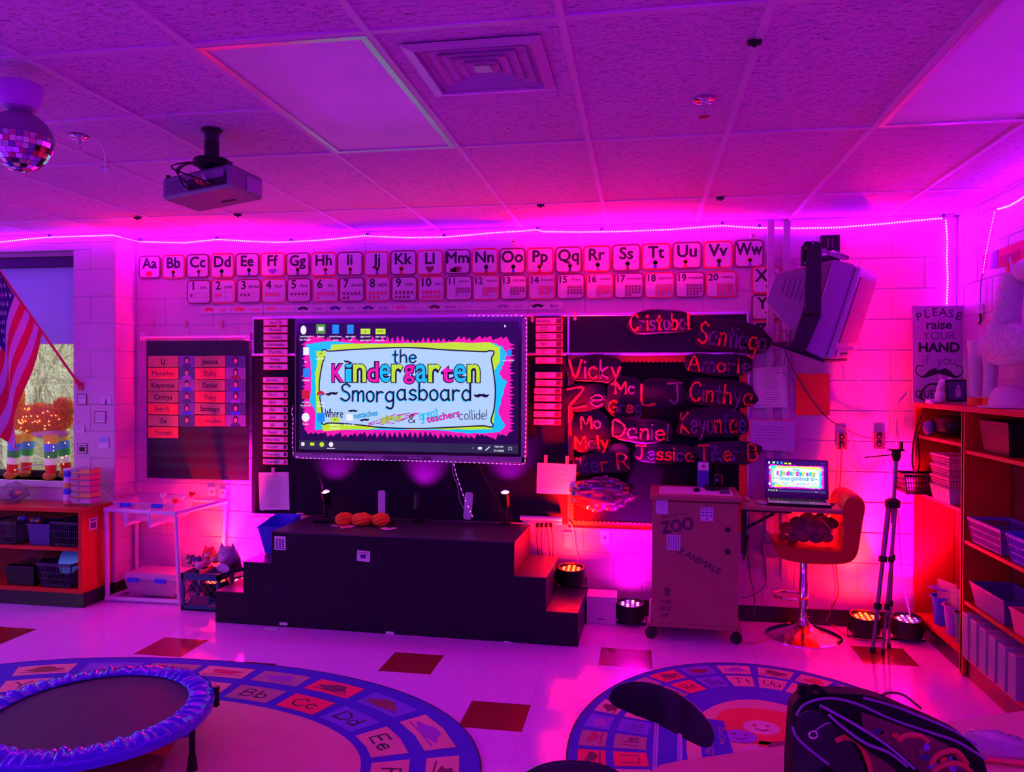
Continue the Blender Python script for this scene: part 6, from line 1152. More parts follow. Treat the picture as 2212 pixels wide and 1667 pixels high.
# small wire stand at the far corner, banner, controller box
q = PY(1962, 858, 5.42); tag(MB().tube(catmull([tuple(V((SX+.04, 5.40, ST_+.005))), tuple(V((SX-.0, 5.38, ST_+.05))), tuple(V((SX+.05, 5.36, ST_+.12))), tuple(V((SX+.16, 5.37, ST_+.11)))], 5), .006, 6).build('wire_hoop', BLACK, smooth=True), 'dark curved headphone band on the far corner of the shelves', 'headband')
t = thing('wall_banner', 'red and purple paper banner strip on the right wall', 'banner', PX(2160, 570, RX-.01)); k0 = [PX(u, v, RX-.004) for u, v in ((2124, 553), (2124, 583), (2240, 560), (2240, 506))]
def seg(f0, f1, nm, m, dz): P = [k0[0].lerp(k0[3], f0), k0[1].lerp(k0[2], f0), k0[1].lerp(k0[2], f1), k0[0].lerp(k0[3], f1)]; MB().hexa([p+V((-dz, 0, 0)) for p in P], P).build(nm, m, t)
seg(0, 1, 'strip', REDP, .004); seg(.12, .32, 'purple_section', PURPLE, .0055)
fr = Fr(k0[0].lerp(k0[2], .55)+V((-.007, 0, 0)), (0, -1, 0), (0, 0, 1)); MB().text(fr, 'TODAY', .05, 0, 0, 'c', .01).build('lettering', MAROON, t)
b = MB(); b.tube([PX(u, v, RX-.01) for u, v in ((2124, 585), (2119, 610), (2118, 640), (2118, 655))], .0025, 5); tag(b.build('controller_cable', DKGREY), 'dark cord dropping from the dangling light string to its control box', 'cord', 'cords on the right wall')
q = PX(2117, 667, RX-.012); o = tag(MB().box(RX-.03, RX-.001, q.y-.03, q.y+.03, q.z-.03, q.z+.03).build('control_box', WHITEP, bevel=.003), 'small pale light-string control box on the right wall', 'control box'); MB().tube([q+V((0, 0, -.03)), q+V((0, -.015, -.07)), q+V((0, .01, -.09))], .006, 6).build('plug_tail', BLACK, o)
# ================================================================== WINDOW SIDE: LOW SHELVES
LZt = PY(243, 1084, STEPY).z; LY = 4.93; LXR = -3.935
t = thing('low_shelf_unit', 'low orange open shelf unit under the window', 'shelf unit', (-4.7, 5.1, 0))
MB().box(XL+.1, LXR, LY, STEPY-.012, LZt-.028, LZt).build('top_board', WOODR, t, bevel=.002)
MB().box(LXR-.028, LXR, LY+.004, STEPY-.012, .105, LZt-.028).build('end_panel', WOODR, t, bevel=.001); MB().box(XL+.1, LXR-.03, LY+.006, STEPY-.014, .105, .135).build('bottom_board', WOODR, t)
mz = PY(100, 1185, LY).z; MB().box(XL+.1, LXR-.03, LY+.006, STEPY-.02, mz-.012, mz+.012).build('shelf_board', WOODR, t, bevel=.001); MB().box(XL+.1, LXR-.03, STEPY-.022, STEPY-.014, .135, LZt-.03).build('back_board', mat('shelf_back', (.42, .03, .012)), t)
MB().box(XL+.1, LXR+.004, LY+.02, STEPY-.014, 0, .105).build('kick_board', BLACKP, t, bevel=.004); MB().box(-5.45, -5.42, LY+.006, STEPY-.02, .105, LZt-.03).build('upright', WOODR, t)
p = V((LXR, PX(201, 1131, LXR).y, PX(201, 1131, LXR).z)); fr = Fr(p+V((.001, 0, 0)), (0, 1, 0), (0, 0, 1)); o = tag(MB().prism(fr, rrect(.085, .085, .001, 1), 0, .001).build('shelf_card', WHITE, loc=fr.o), 'small card with a dark picture on the end of the low shelves', 'card'); MB().obox(fr, -.03, .03, -.032, .012, .001, .0016).obox(fr, -.03, .03, .022, .034, .001, .0016).build('picture', NAVY, o)
def lx_(u, v=1200): return PY(u, v, LY+.03).x
DKB = mat('basket_ink', (.035, .025, .07), .4)
basket('wicker_basket', 'dark woven basket on the middle shelf nearest the end panel', 'basket', lx_(110), lx_(176), LY+.02, LY+.26, mz+.016, .17, DKB, True, .88, 'baskets on the low shelves')
basket('plastic_bin', 'navy bin next to the woven basket on the middle shelf', 'bin', lx_(60), lx_(107), LY+.03, LY+.26, mz+.016, .145, NAVY, False, .88)
basket('wicker_basket', 'dark woven basket with small toys at the picture edge', 'basket', lx_(-30), lx_(37), LY+.02, LY+.26, mz+.016, .155, DKB, True, .88, 'baskets on the low shelves')
basket('plastic_bin', 'wide black bin of sticks on the bottom shelf', 'bin', lx_(15), lx_(75), LY+.02, LY+.26, .140, .13, BLACK, False, .92)
basket('slotted_basket', 'dark slotted basket holding a turquoise bowl', 'basket', lx_(88), lx_(160), LY+.0, LY+.24, .140, .165, DKB, True, .85, 'baskets on the low shelves')
q = V((lx_(137), LY+.12, .33)); t = thing('turquoise_bowl', 'turquoise oval bowl tipped up in the slotted basket', 'bowl', q)
fr = Fr(q, (1, 0, .25), (-.1, .45, 1)); MB().lathe(None, [(.115, 0), (.118, .004), (.10, -.03), (.05, -.05), (0, -.055)], 28, fr).build('bowl', mat('turquoise', (.05, .75, .70), .3), t, smooth=True)
fr = Fr(q+V((.01, .04, .01)), (1, 0, .25), (-.1, .45, 1)); MB().lathe(None, [(.128, -.01), (.128, -.016), (.06, -.07), (0, -.075)], 28, fr).build('outer_plate', mat('plate_ochre', (.4, .16, .02), .4), t, smooth=True)
for i in range(9):
    c = V((lx_(20+6*i), LY+.09+R.uniform(0, .08), mz+.172+R.uniform(0, .02))); tag(MB().ell(c, .022, .02, .018, 8, 6, fn=lambda x, y, z: 1+.25*noise.noise(V((x*3+i, y*3, z*3)))).build('small_toy', mat('toy_%d' % (i % 5), ((.7, .1, .3), (.1, .3, .3), (.05, .1, .5), (.5, .2, .1), (.6, .05, .1))[i % 5], .5), smooth='all'), 'little rubber toy, %s from the picture edge, in the toy basket' % 'first second third fourth fifth sixth seventh eighth ninth'.split()[i], 'toy', 'little toys in the edge basket')
for i in range(7):
    a_ = V((lx_(18+7*i), LY+.1, .27)); tag(MB().tube([a_, a_+V((.12, .05, .12+.01*i))], .005, 5).build('stick', mat('stick_brown', (.18, .06, .04), .6)), 'thin brown stick, %s from the picture edge, in the wide black bin' % 'first second third fourth fifth sixth seventh'.split()[i], 'stick', 'sticks in the black bin')
# dough tub stacks
def tub(u, v0, v1, m, lidm, y, r, lb, sq=False):
    a_, c_ = PY(u, v1, y), PY(u, v0, y); t = thing('dough_tub', lb, 'tub', a_, 'stacked little tubs under the window'); h = c_.z-a_.z
    if not sq:
        MB().lathe(a_, [(r*.92, 0), (r*.96, h*.68), (r*.9, h*.7)], 18).build('tub', m, t, smooth=True); MB().lathe(a_, [(r, h*.66), (r*1.02, h*.98), (r*.9, h-.001), (0, h-.001)], 18).build('lid', lidm, t, smooth=True)
    else:
        MB().box(a_.x-r, a_.x+r, a_.y-.055, a_.y+.055, a_.z, a_.z+h*.85).build('case', m, t, bevel=.004); MB().box(a_.x-r-.002, a_.x+r+.002, a_.y-.058, a_.y+.058, a_.z+h*.8, a_.z+h*.99).build('lid', CLRP, t, bevel=.002); MB().box(a_.x-r*.95, a_.x-r*.2, a_.y-.064, a_.y-.055, a_.z+h*.3, a_.z+h*.9).build('latch', CLEAR, t)
yt = 5.09; zt_top = 1011; z_b = 1088; 
base_v = 1633.
from_v = 1087; ks = [mat('dough_%d' % i, c, .4) for i, c in enumerate(((.65, .15, .2), (.62, .5, .68), (.05, .06, .6), (.65, .45, .08), (.6, .52, .7), (.06, .08, .55), (.6, .3, .5)))]
b0 = PY(150, 1087, yt); hz = .0385
for i in range(6):
    v1 = 1087-i*12.6; tub(150, v1-12.6, v1, ks[i], (WHITEP, BLUEP, ks[3], WHITEP, BLUEP, WHITEP)[i], yt, .040, 'small tub, %s from the bottom of the round stack under the window' % ('first second third fourth fifth sixth'.split()[i]))
for i in range(6):
    v1 = 1085-i*12.6; tub(186, v1-12.6, v1, (ks[6], ks[3], ks[0], ks[0], mat('dough_red', (.75, .05, .12), .4), ks[3])[i], WHITEP, yt, .078, 'little clear case, %s from the bottom of the square stack under the window' % ('first second third fourth fifth sixth'.split()[i]), True)
a_ = PZ(40, 1088, LZt+.001); t = thing('sweet_bag', 'crinkled clear bag with colourful wrappers at the corner of the low shelves', 'bag', V((PY(28, 1070, 5.08).x, 5.1, LZt)))
c = V((PY(22, 1060, 5.08).x, 5.1, LZt+.075)); MB().ell(c, .13, .08, .072, 24, 16, fn=lambda x, y, z: 1+.3*noise.noise(V((x*4, y*4, z*4)))).build('wrapper', mat('sweet_wrap', (.3, .22, .32), .15, alpha=.5), t, smooth='all')
for i in range(6): MB().ell(c+V((R.uniform(-.08, .09), R.uniform(-.05, .02), R.uniform(-.04, .02))), .028, .02, .018, 8, 6).build('sweet', (ORANGE, REDP, ks[3], PURPLE, GREENP, ks[3])[i], t, smooth=True)
tag(MB().tube(catmull([tuple(PY(u, v, 5.12)) for u, v in ((207, 1056), (225, 1062), (240, 1078), (250, 1090))], 5), .004, 6).build('white_cable', CORDW, smooth=True), 'white cable curving from the stacked tubs to the white pipe stand', 'cord', 'hanging cords')
# ================================================================== WINDOW SILL FIGURE: LLAMA WITH RAINBOW LEGS
ly = 5.33; t = thing('llama_lights', 'brown tinsel llama with rainbow striped legs and glowing bulbs on the window sill', 'figure', (PY(85, 1030, ly).x, ly, WZ0))
TIN = mat('tinsel_brown', (.55, .13, .02), .35, bump=1., bscale=90, emit=.05, ecol=(1, .22, .02)); bcx = PY(88, 905, ly)  # faint emission in the tinsel stands for light from the bulbs
def tin(x, y, z): return 1+.10*noise.noise(V((x*5, y*5, z*5)))+.10*noise.noise(V((x*17, y*17, z*17)))
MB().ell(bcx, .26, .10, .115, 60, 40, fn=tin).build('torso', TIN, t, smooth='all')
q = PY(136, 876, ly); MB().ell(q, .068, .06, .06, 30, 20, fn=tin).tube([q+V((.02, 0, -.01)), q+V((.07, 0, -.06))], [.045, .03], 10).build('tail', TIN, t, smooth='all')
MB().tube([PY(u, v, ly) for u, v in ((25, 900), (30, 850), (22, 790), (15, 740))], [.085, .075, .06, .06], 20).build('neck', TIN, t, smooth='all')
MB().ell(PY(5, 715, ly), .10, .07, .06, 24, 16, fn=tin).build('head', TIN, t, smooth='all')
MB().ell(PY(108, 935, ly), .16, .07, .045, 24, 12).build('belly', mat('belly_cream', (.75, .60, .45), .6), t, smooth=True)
bands = [mat('band_ochre', (.75, .42, .05), .5, emit=.12, ecol=(1, .5, .1)), mat('band_blue', (.10, .25, .75), .5, emit=.07, ecol=(.2, .4, 1)), mat('band_green', (.05, .45, .08), .5, emit=.06, ecol=(.1, .7, .1)), mat('band_white', (.8, .75, .68), .5, emit=.16, ecol=(1, .7, .4)), mat('band_red', (.70, .02, .01), .5, emit=.07, ecol=(1, .02, .01))]  # bands glow slightly to imitate being lit by the bulbs
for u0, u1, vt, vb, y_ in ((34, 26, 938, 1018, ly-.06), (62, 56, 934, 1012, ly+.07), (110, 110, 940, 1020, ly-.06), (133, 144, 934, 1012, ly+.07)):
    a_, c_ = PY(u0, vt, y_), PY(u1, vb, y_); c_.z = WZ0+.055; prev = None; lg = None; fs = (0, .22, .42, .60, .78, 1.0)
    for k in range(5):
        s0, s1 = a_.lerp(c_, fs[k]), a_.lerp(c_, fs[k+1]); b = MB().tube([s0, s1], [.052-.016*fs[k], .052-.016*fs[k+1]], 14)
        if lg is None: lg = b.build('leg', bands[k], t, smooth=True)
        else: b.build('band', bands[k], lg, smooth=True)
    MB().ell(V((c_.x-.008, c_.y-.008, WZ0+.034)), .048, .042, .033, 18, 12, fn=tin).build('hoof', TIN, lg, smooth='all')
b = MB()
MB().spikes(shell(bcx, .26, .10, .115, 1500)+shell(PY(136, 876, ly), .066, .058, .058, 350)+shell(PY(28, 860, ly), .085, .07, .12, 350), .028, .0028).build('tinsel_strands', mat('tinsel_strand', (.85, .30, .05), .3, emit=.12, ecol=(1, .30, .03)), t, kind='stuff')  # strand emission imitates bulb light caught in the tinsel
b = MB()
for i in range(34):
    a_ = R.uniform(0, 2*PI); x = .25*math.cos(a_)*R.uniform(.2, 1); z = R.uniform(-.09, .09); dd = max(0, 1-(x/.26)**2-(z/.115)**2)**.5; b.ell(bcx+V((x, -.10*dd-.006, z)), .0036, .0036, .0036, 6, 4)
for i in range(12): q = PY(R.choice((30, 60, 110, 140))+R.uniform(-6, 6), R.uniform(945, 1015), ly-.11); b.ell(q, .004, .004, .004, 6, 4)
b.build('bulbs', mat('warm_bulb_lit', (1, .6, .2), .4, emit=9., ecol=(1, .42, .08)), t, kind='stuff')
b = MB(); b.tube(catmull([tuple(PY(u, v, 5.26)) for u, v in ((17, 1018), (40, 1013), (70, 1005), (100, 1002))], 5), .003, 5); tag(b.build('light_cable', CORDW), 'white cord lying on the window sill between the llama legs', 'cord')
# ================================================================== FLAG
t = thing('wall_flag', 'stars and stripes flag drooping from a red pole on the wall beside the window', 'flag', PY(175, 836, STEPY))
pb_ = PY(173, 833, STEPY-.01); pm_ = PY(95, 722, STEPY-.22); dr = (pm_-pb_); L0 = dr.length; dr.normalize(); pe_ = pm_+dr*.80
MB().tube([pb_+dr*.02, pe_], .009, 8).build('pole', mat('pole_red', (.55, .02, .08), .4), t, smooth=True); MB().tube([pb_, pb_+dr*.06], .015, 8).box(pb_.x-.02, pb_.x+.02, STEPY-.012, STEPY, pb_.z-.035, pb_.z+.02).build('bracket', mat('pole_red', (.55, .02, .08)), t)
FR_, FW_, FB_ = mat('flag_red', (.72, .015, .05), .7), mat('flag_white', (.72, .66, .74), .7), mat('flag_navy', (.03, .025, .16), .7)
Hh = .66; Lf = .95; ns, nf = 39, 26
def flagp(s, f):       # s along the pole from its low end, f away from the pole
    o = pm_+dr*(s*Hh); fall = f*Lf; sw = .30*math.sin(min(1, f)*1.5)*(.55+.45*s)
    return o+V((-fall*.30-.04*math.sin(f*5+s*4)*f, .05*math.sin(f*7+s*9)*(.25+f)-.02, -fall*.93+.02*s))
b = MB(); vs = [flagp(i/ns, j/nf) for j in range(nf+1) for i in range(ns+1)]; b.v = [tuple(p) for p in vs]
for j in range(nf):
    for i in range(ns):
        st = i//3; m = 0 if st % 2 == 0 else 1
        if i >= 18 and j < 12: m = 2
        b.f.append((j*(ns+1)+i, j*(ns+1)+i+1, (j+1)*(ns+1)+i+1, (j+1)*(ns+1)+i)); b.m.append(m)
b.build('cloth', [FR_, FW_, FB_], t, smooth='all')
b = MB()
for r_ in range(9):
    for c_ in range(6 if r_ % 2 == 0 else 5):
        s = .475+(r_+.7)*.056; f = (.03+(c_+(.5 if r_ % 2 else 0))*.072); o = flagp(s, f); ax = (flagp(s+.01, f)-o).normalized(); ay = (flagp(s, f+.01)-o).normalized(); nn = ax.cross(ay); nn = nn if nn.y < 0 else -nn
        P = [o+nn*.003+(ax*math.cos(a)+ay*math.sin(a))*(.019 if k % 2 == 0 else .0075) for k, a in enumerate([2*PI*k/10 for k in range(10)])]; b.add([o+nn*.003]+P, [(0, k+1, (k+1) % 10+1) for k in range(10)])
b.build('stars', FW_, t)
# cards on the window wall
for i, (u0, v0, u1, v1, lb, k) in enumerate(((167, 850, 187, 875, 'small framed card right under the flag bracket', 0), (218, 857, 240, 875, 'small white card with a dark bottle shape', 1), (204, 888, 229, 914, 'tilted card with rows of small marks', 2), (163, 918, 182, 934, 'small card with a tooth-like outline', 3), (213, 942, 235, 968, 'little card with a glossy blue top', 4), (167, 957, 188, 980, 'small framed card with a dark picture near the stacked tubs', 5))):
    fr, W, H = wfr(u0, v0, u1, v1, STEPY-.004, (-.03 if i == 2 else 0)); o = tag(MB().prism(fr, rrect(W, H, .001, 1), 0, .001).build('wall_card', MAROON if i in (0, 2, 5) else WHITE, loc=fr.o), lb+' beside the window', 'card', 'cards beside the window')
    if i in (0, 2, 5): MB().prism(fr, rrect(W*.86, H*.86, .001, 1), .001, .0014).build('face', WHITE, o)
    b = MB()
    if k == 0: [b.ribbon(fr, [(-W*.3, y*H), (W*.3, y*H)], .002, .002) for y in (.2, .1, -.3)]
    if k == 1: b.add([fr.p(x*H, y*H, .002) for x, y in ((-.1, -.35), (.1, -.35), (.1, -.05), (.05, .05), (.05, .35), (-.05, .35), (-.05, .05), (-.1, -.05))], [tuple(range(8))]); b.ribbon(fr, [(-W*.4, -H*.42), (W*.4, -H*.42)], .004, .002)
    if k == 2: [b.ribbon(fr, [(x*W, y*H), (x*W+.006, y*H)], .004, .002) for x in (-.3, -.15, 0, .15, .3) for y in (.2, 0, -.2)]
    if k == 3: b.ribbon(fr, [(-W*.2, H*.2), (-W*.15, -H*.2), (0, 0), (W*.15, -H*.2), (W*.2, H*.2), (-W*.2, H*.2)], .0025, .002)
    if k == 4: b.obox(fr, -W*.45, W*.45, 0, H*.45, .001, .002)
    if k == 5: b.obox(fr, -W*.3, W*.3, -H*.3, H*.15, .0014, .002).obox(fr, -W*.3, W*.3, H*.22, H*.32, .0014, .002)
    b.build('drawing', mat('card_gloss_blue', (.35, .5, .75), .1) if k == 4 else INK, o)
# ================================================================== WHITE PIPE STAND AND TOTES
PIPE = mat('pvc_white', (.76, .74, .78), .3); t = thing('pipe_stand', 'white plastic pipe stand beside the low shelves', 'stand', (-3.62, 5.28, 0))
zf, zb_ = .672, .715; FLb, FRb = V((-3.885, 5.14, .02)), V((-3.31, 5.15, .02)); BLb, BRb = V((-3.875, 5.46, .02)), V((-3.165, 5.455, .02)); FLt, FRt = V((-3.895, 5.14, zf)), V((-3.33, 5.14, zf-.01)); BLt, BRt = V((-3.875, 5.46, zb_)), V((-3.12, 5.45, zb_+.0))
for a_, c_ in ((FLb, FLt), (FRb, FRt), (BLb, BLt), (BRb, BRt)): MB().tube([a_, c_], .0165, 12).build('leg', PIPE, t, smooth=True)
for a_, c_ in ((FLt, FRt), (FRt, BRt), (BLt, BRt), (FLt, BLt), (FLb, FRb), (FRb, BRb), (FLb, BLb)): MB().tube([a_, c_], .0165, 12).build('rail', PIPE, t, smooth=True)
b = MB()
for p in (FLb, FRb, BLb, BRb, FLt, FRt, BLt, BRt): b.ell(p, .023, .023, .023, 12, 8)
b.build('elbow', PIPE, t, smooth='all')
for f_ in (.28, .62): a_ = FLt.lerp(FRt, f_); MB().tube([a_, a_+V((0, 0, -.10)), a_+V((.10, .30, -.06)), a_+V((.10, .31, .03))], .016, 10).build('cradle_arm', PIPE, t, smooth=True); MB().cyl(a_+V((-.02, 0, 0)), a_+V((.02, 0, 0)), .021, n=12).build('tee', PIPE, t, smooth=True)
TOTE = mat('tote_clear', (.70, .58, .72), .22, alpha=.5); TOTE2 = mat('tote_lid', (.66, .48, .66), .3, alpha=.8)
def tote(name, lb, x0, x1, y0, y1, z0, h, lid_, slope=0.):
    t = thing(name, lb, 'storage box', ((x0+x1)/2, (y0+y1)/2, z0)); k = .03
    bot = [V((x0+k, y0+k, z0)), V((x1-k, y0+k, z0)), V((x1-k, y1-k, z0+slope)), V((x0+k, y1-k, z0+slope))]; top = [V((x0, y0, z0+h)), V((x1, y0, z0+h)), V((x1, y1, z0+h+slope)), V((x0, y1, z0+h+slope))]
    b = MB(); b.add(bot+top, [(3, 2, 1, 0)]+[(i, (i+1) % 4, 4+(i+1) % 4, 4+i) for i in range(4)]); b.build('tub', TOTE, t); b = MB(); b.tube(top, .009, 6, closed=True); b.build('rim', TOTE2, t)
    for f_ in (.2, .72): p = top[0].lerp(top[1], f_); MB().box(p.x-.045, p.x+.045, y0-.014, y0-.002, p.z-.028, p.z+.004).build('latch', BLUEP, t, bevel=.003)
    if lid_: MB().hexa([p+V((0, 0, .002)) for p in top], [p*.97+(top[0]+top[2])/2*.03+V((0, 0, .035)) for p in top]).build('lid', TOTE2, t, bevel=.006)
    return t, top
tw1, _ = tote('clear_tote', 'shallow clear tote with blue latches resting in the white pipe stand', -3.85, -3.36, 5.165, 5.43, zf-.085, .135, False, .03)
tw2, _ = tote('lidded_tote', 'clear tote with a lid and blue latches on the floor under the pipe stand', -3.78, -3.36, 5.175, 5.42, .04, .13, True, 0)
b = MB()
for i in range(60): b.ell((R.uniform(-3.73, -3.37), R.uniform(5.20, 5.40), .045+R.uniform(.01, .07)), .016, .014, .012, 6, 4)
b.build('heart_shapes', mat('confetti_pink', (.8, .35, .5), .5), tw2, kind='stuff')
for i, (u, v, m, lb) in enumerate(((262, 1083, WHITEP, 'white heart topper at the window end of the tote'), (259, 1075, REDP, 'red heart topper at the window end of the tote'), (352, 1070, WHITEP, 'white heart on a stick over the middle of the tote'), (394, 1073, WHITEP, 'white heart topper beside the shiny red one'), (379, 1083, REDP, 'small red heart lying low in the tote'), (415, 1068, mat('heart_shiny_red', (.8, .02, .03), .1, metal=.6), 'shiny red heart at the far corner of the tote'))):
    q = PY(u, v, 5.30+.03*(i % 2)); fr = Fr(q, (1, 0, 0), (.15*(i % 3-1), 0, 1)); o = MB().prism(fr, [(x*.046, y*.046) for x, y in catmull(HEART+[HEART[0]], 2)[:-1]], -.009, .009).build('heart_topper', m, bevel=.005, segs=2, loc=q); tag(o, lb, 'heart decoration', 'heart decorations in the tote')
    MB().tube([q+V((0, 0, -.02)), q+V((.01, 0, -.07))], .003, 5).build('stick', WHITEP, o)
# ================================================================== MILK CRATE WITH PUPPETS
CR = mat('crate_teal', (.01, .11, .12), .4); x0, x1 = -3.225, -2.93; y0_, y1_ = 5.03, 5.24; ch_ = .265; t = thing('milk_crate', 'dark teal plastic milk crate full of puppets beside the platform', 'crate', ((x0+x1)/2, 5.18, 0))
MB().box(x0, x1, y0_, y1_, 0, .01).build('base', CR, t)
for x in (x0, x1-.022):
    for y in (y0_, y1_-.022): MB().box(x, x+.022, y, y+.022, 0, ch_).build('corner_post', CR, t, bevel=.002)
b = MB(); b.box(x0, x1, y0_, y0_+.008, ch_-.05, ch_).box(x0, x1, y1_-.008, y1_, ch_-.05, ch_).box(x0, x0+.008, y0_, y1_, ch_-.05, ch_).box(x1-.008, x1, y0_, y1_, ch_-.05, ch_)
b.box(x0, x1, y0_, y0_+.008, 0, .035).box(x0, x0+.008, y0_, y1_, 0, .035).box(x1-.008, x1, y0_, y1_, 0, .035).box(x0, x1, y1_-.008, y1_, 0, .035); b.box(x0-.004, x1+.004, y0_-.004, y0_+.002, ch_-.006, ch_+.002); b.build('rim_band', CR, t, bevel=.002)
b = MB()
for fr, W in ((Fr((x0, y0_+.004, 0)), x1-x0), (Fr((x1-.004, y0_, 0), (0, 1, 0), (0, 0, 1)), y1_-y0_), (Fr((x0+.004, y0_, 0), (0, 1, 0), (0, 0, 1)), y1_-y0_)):
    for k in range(-7, 12):
        a_ = k*.028
        for sgn in (1, -1):
            p0, p1 = (a_, .035), (a_+.18, ch_-.05)
            if sgn < 0: p0, p1 = (W-a_, .035), (W-a_-.18, ch_-.05)
            q0, q1 = p0, p1; dx_ = q1[0]-q0[0]; dz_ = q1[1]-q0[1]
            t0, t1 = 0., 1.
            for lim in (0, W):
                tt = (lim-q0[0])/dx_
                if (dx_ > 0 and lim == 0) or (dx_ < 0 and lim == W): t0 = max(t0, tt)
                else: t1 = min(t1, tt)
            if t1-t0 > .05 and k % 2 == 0: b.tube([fr.p(q0[0]+dx_*t0, q0[1]+dz_*t0), fr.p(q0[0]+dx_*t1, q0[1]+dz_*t1)], .0022, 4)
b.build('diagonal_lattice', CR, t)
f_ = Fr(((x0+x1)/2, y0_-.001, .075)); MB().prism(f_, rrect(.13, .06, .018), -.004, .004).build('handle_panel', mat('crate_hole', (.12, .03, .06), .6), t); b = MB(); b.tube([f_.p(x, y, .004) for x, y in rrect(.14, .068, .02)], .004, 5, closed=True); b.build('handle_rim', CR, t)
pup = [('grey wolf-like puppet with pointed ears and whiskers', 491, 1200, .075, (.34, .28, .42)), ('dark blue puppet with a pink beak', 425, 1213, .042, (.04, .03, .22)), ('pink round-faced puppet in the crate', 445, 1210, .045, (.65, .2, .35)), ('orange fox-like puppet', 465, 1205, .04, (.75, .18, .03)), ('green frog-like puppet at the crate edge', 411, 1208, .035, (.10, .14, .10)), ('red ball-like puppet at the back of the crate', 452, 1195, .05, (.7, .05, .05)), ('pale pink puppet with a round nose', 430, 1222, .03, (.78, .45, .55)), ('dark brown puppet behind the grey one', 503, 1212, .06, (.08, .02, .04))]
for i, (lb, u, v, r, c) in enumerate(pup):
    q = PY(u, v, 5.14+.04*(i % 3)+(0.05 if i == 7 else 0)); q.z = max(q.z, ch_+r*.6); m = mat('puppet_%d' % i, c, .8, bump=.4, bscale=150); t = thing('puppet', lb+' in the teal crate' if 'crate' not in lb else lb, 'puppet', q, 'puppets in the milk crate')
    MB().ell(q, r, r*.8, r*.95, 20, 14, fn=lambda x, y, z: 1+.06*noise.noise(V((x*5+i, y*5, z*5)))).build('head', m, t, smooth='all')
    b = MB(); b.ell(q+V((0, -r*.8, -r*.15)), r*.4, r*.35, r*.28, 10, 8); b.build('muzzle', mat('muzzle_%d' % (i % 3), ((.6, .5, .62), (.75, .3, .3), (.8, .55, .6))[i % 3], .7), t, smooth=True)
    for e in (-1, 1):
        MB().lathe(q+V((e*r*.55, 0, r*.7)), [(r*.28, 0), (0, r*.6)], 8).build('ear', m, t, smooth=True)
        MB().ell(q+V((e*r*.3, -r*.72, r*.2)), r*.12, r*.08, r*.14, 8, 6).build('eye', WHITEP, t, smooth=True)
for u, v, lb, s, m in ((460, 1226, 'pale scalloped bib lying over the crate rim', 1., mat('bib_lilac', (.62, .5, .72), .7)), ):
    q = PY(482, 1228, 5.05); tag(MB().prism(Fr(q+V((0, 0, .005)), (1, 0, 0), (0, -.3, 1)), [((.045+(.006 if k % 2 else 0))*math.cos(a), (.032+(.005 if k % 2 else 0))*math.sin(a)) for k, a in enumerate([2*PI*k/36 for k in range(36)])], 0, .006).build('scalloped_bib', m), lb, 'puppet cloth')
q = PY(446, 1232, 5.03); tag(MB().tube([q+V((-.045, 0, -.012)), q+V((0, 0, .0)), q+V((.045, 0, .028))], [.016, .012, .016], 10).build('felt_toy', mat('arm_red', (.8, .05, .03), .7), smooth='all'), 'bright red felt arm hanging over the crate rim', 'puppet')
tag(MB().obox(Fr((-2.86, 5.22, .27), (1, .25, .18), (-.25, 1, 0)), -.10, .10, -.14, .13, 0, .03).build('black_folder', BLACKG, bevel=.004), 'glossy black folder leaning between the crate and the platform steps', 'folder')
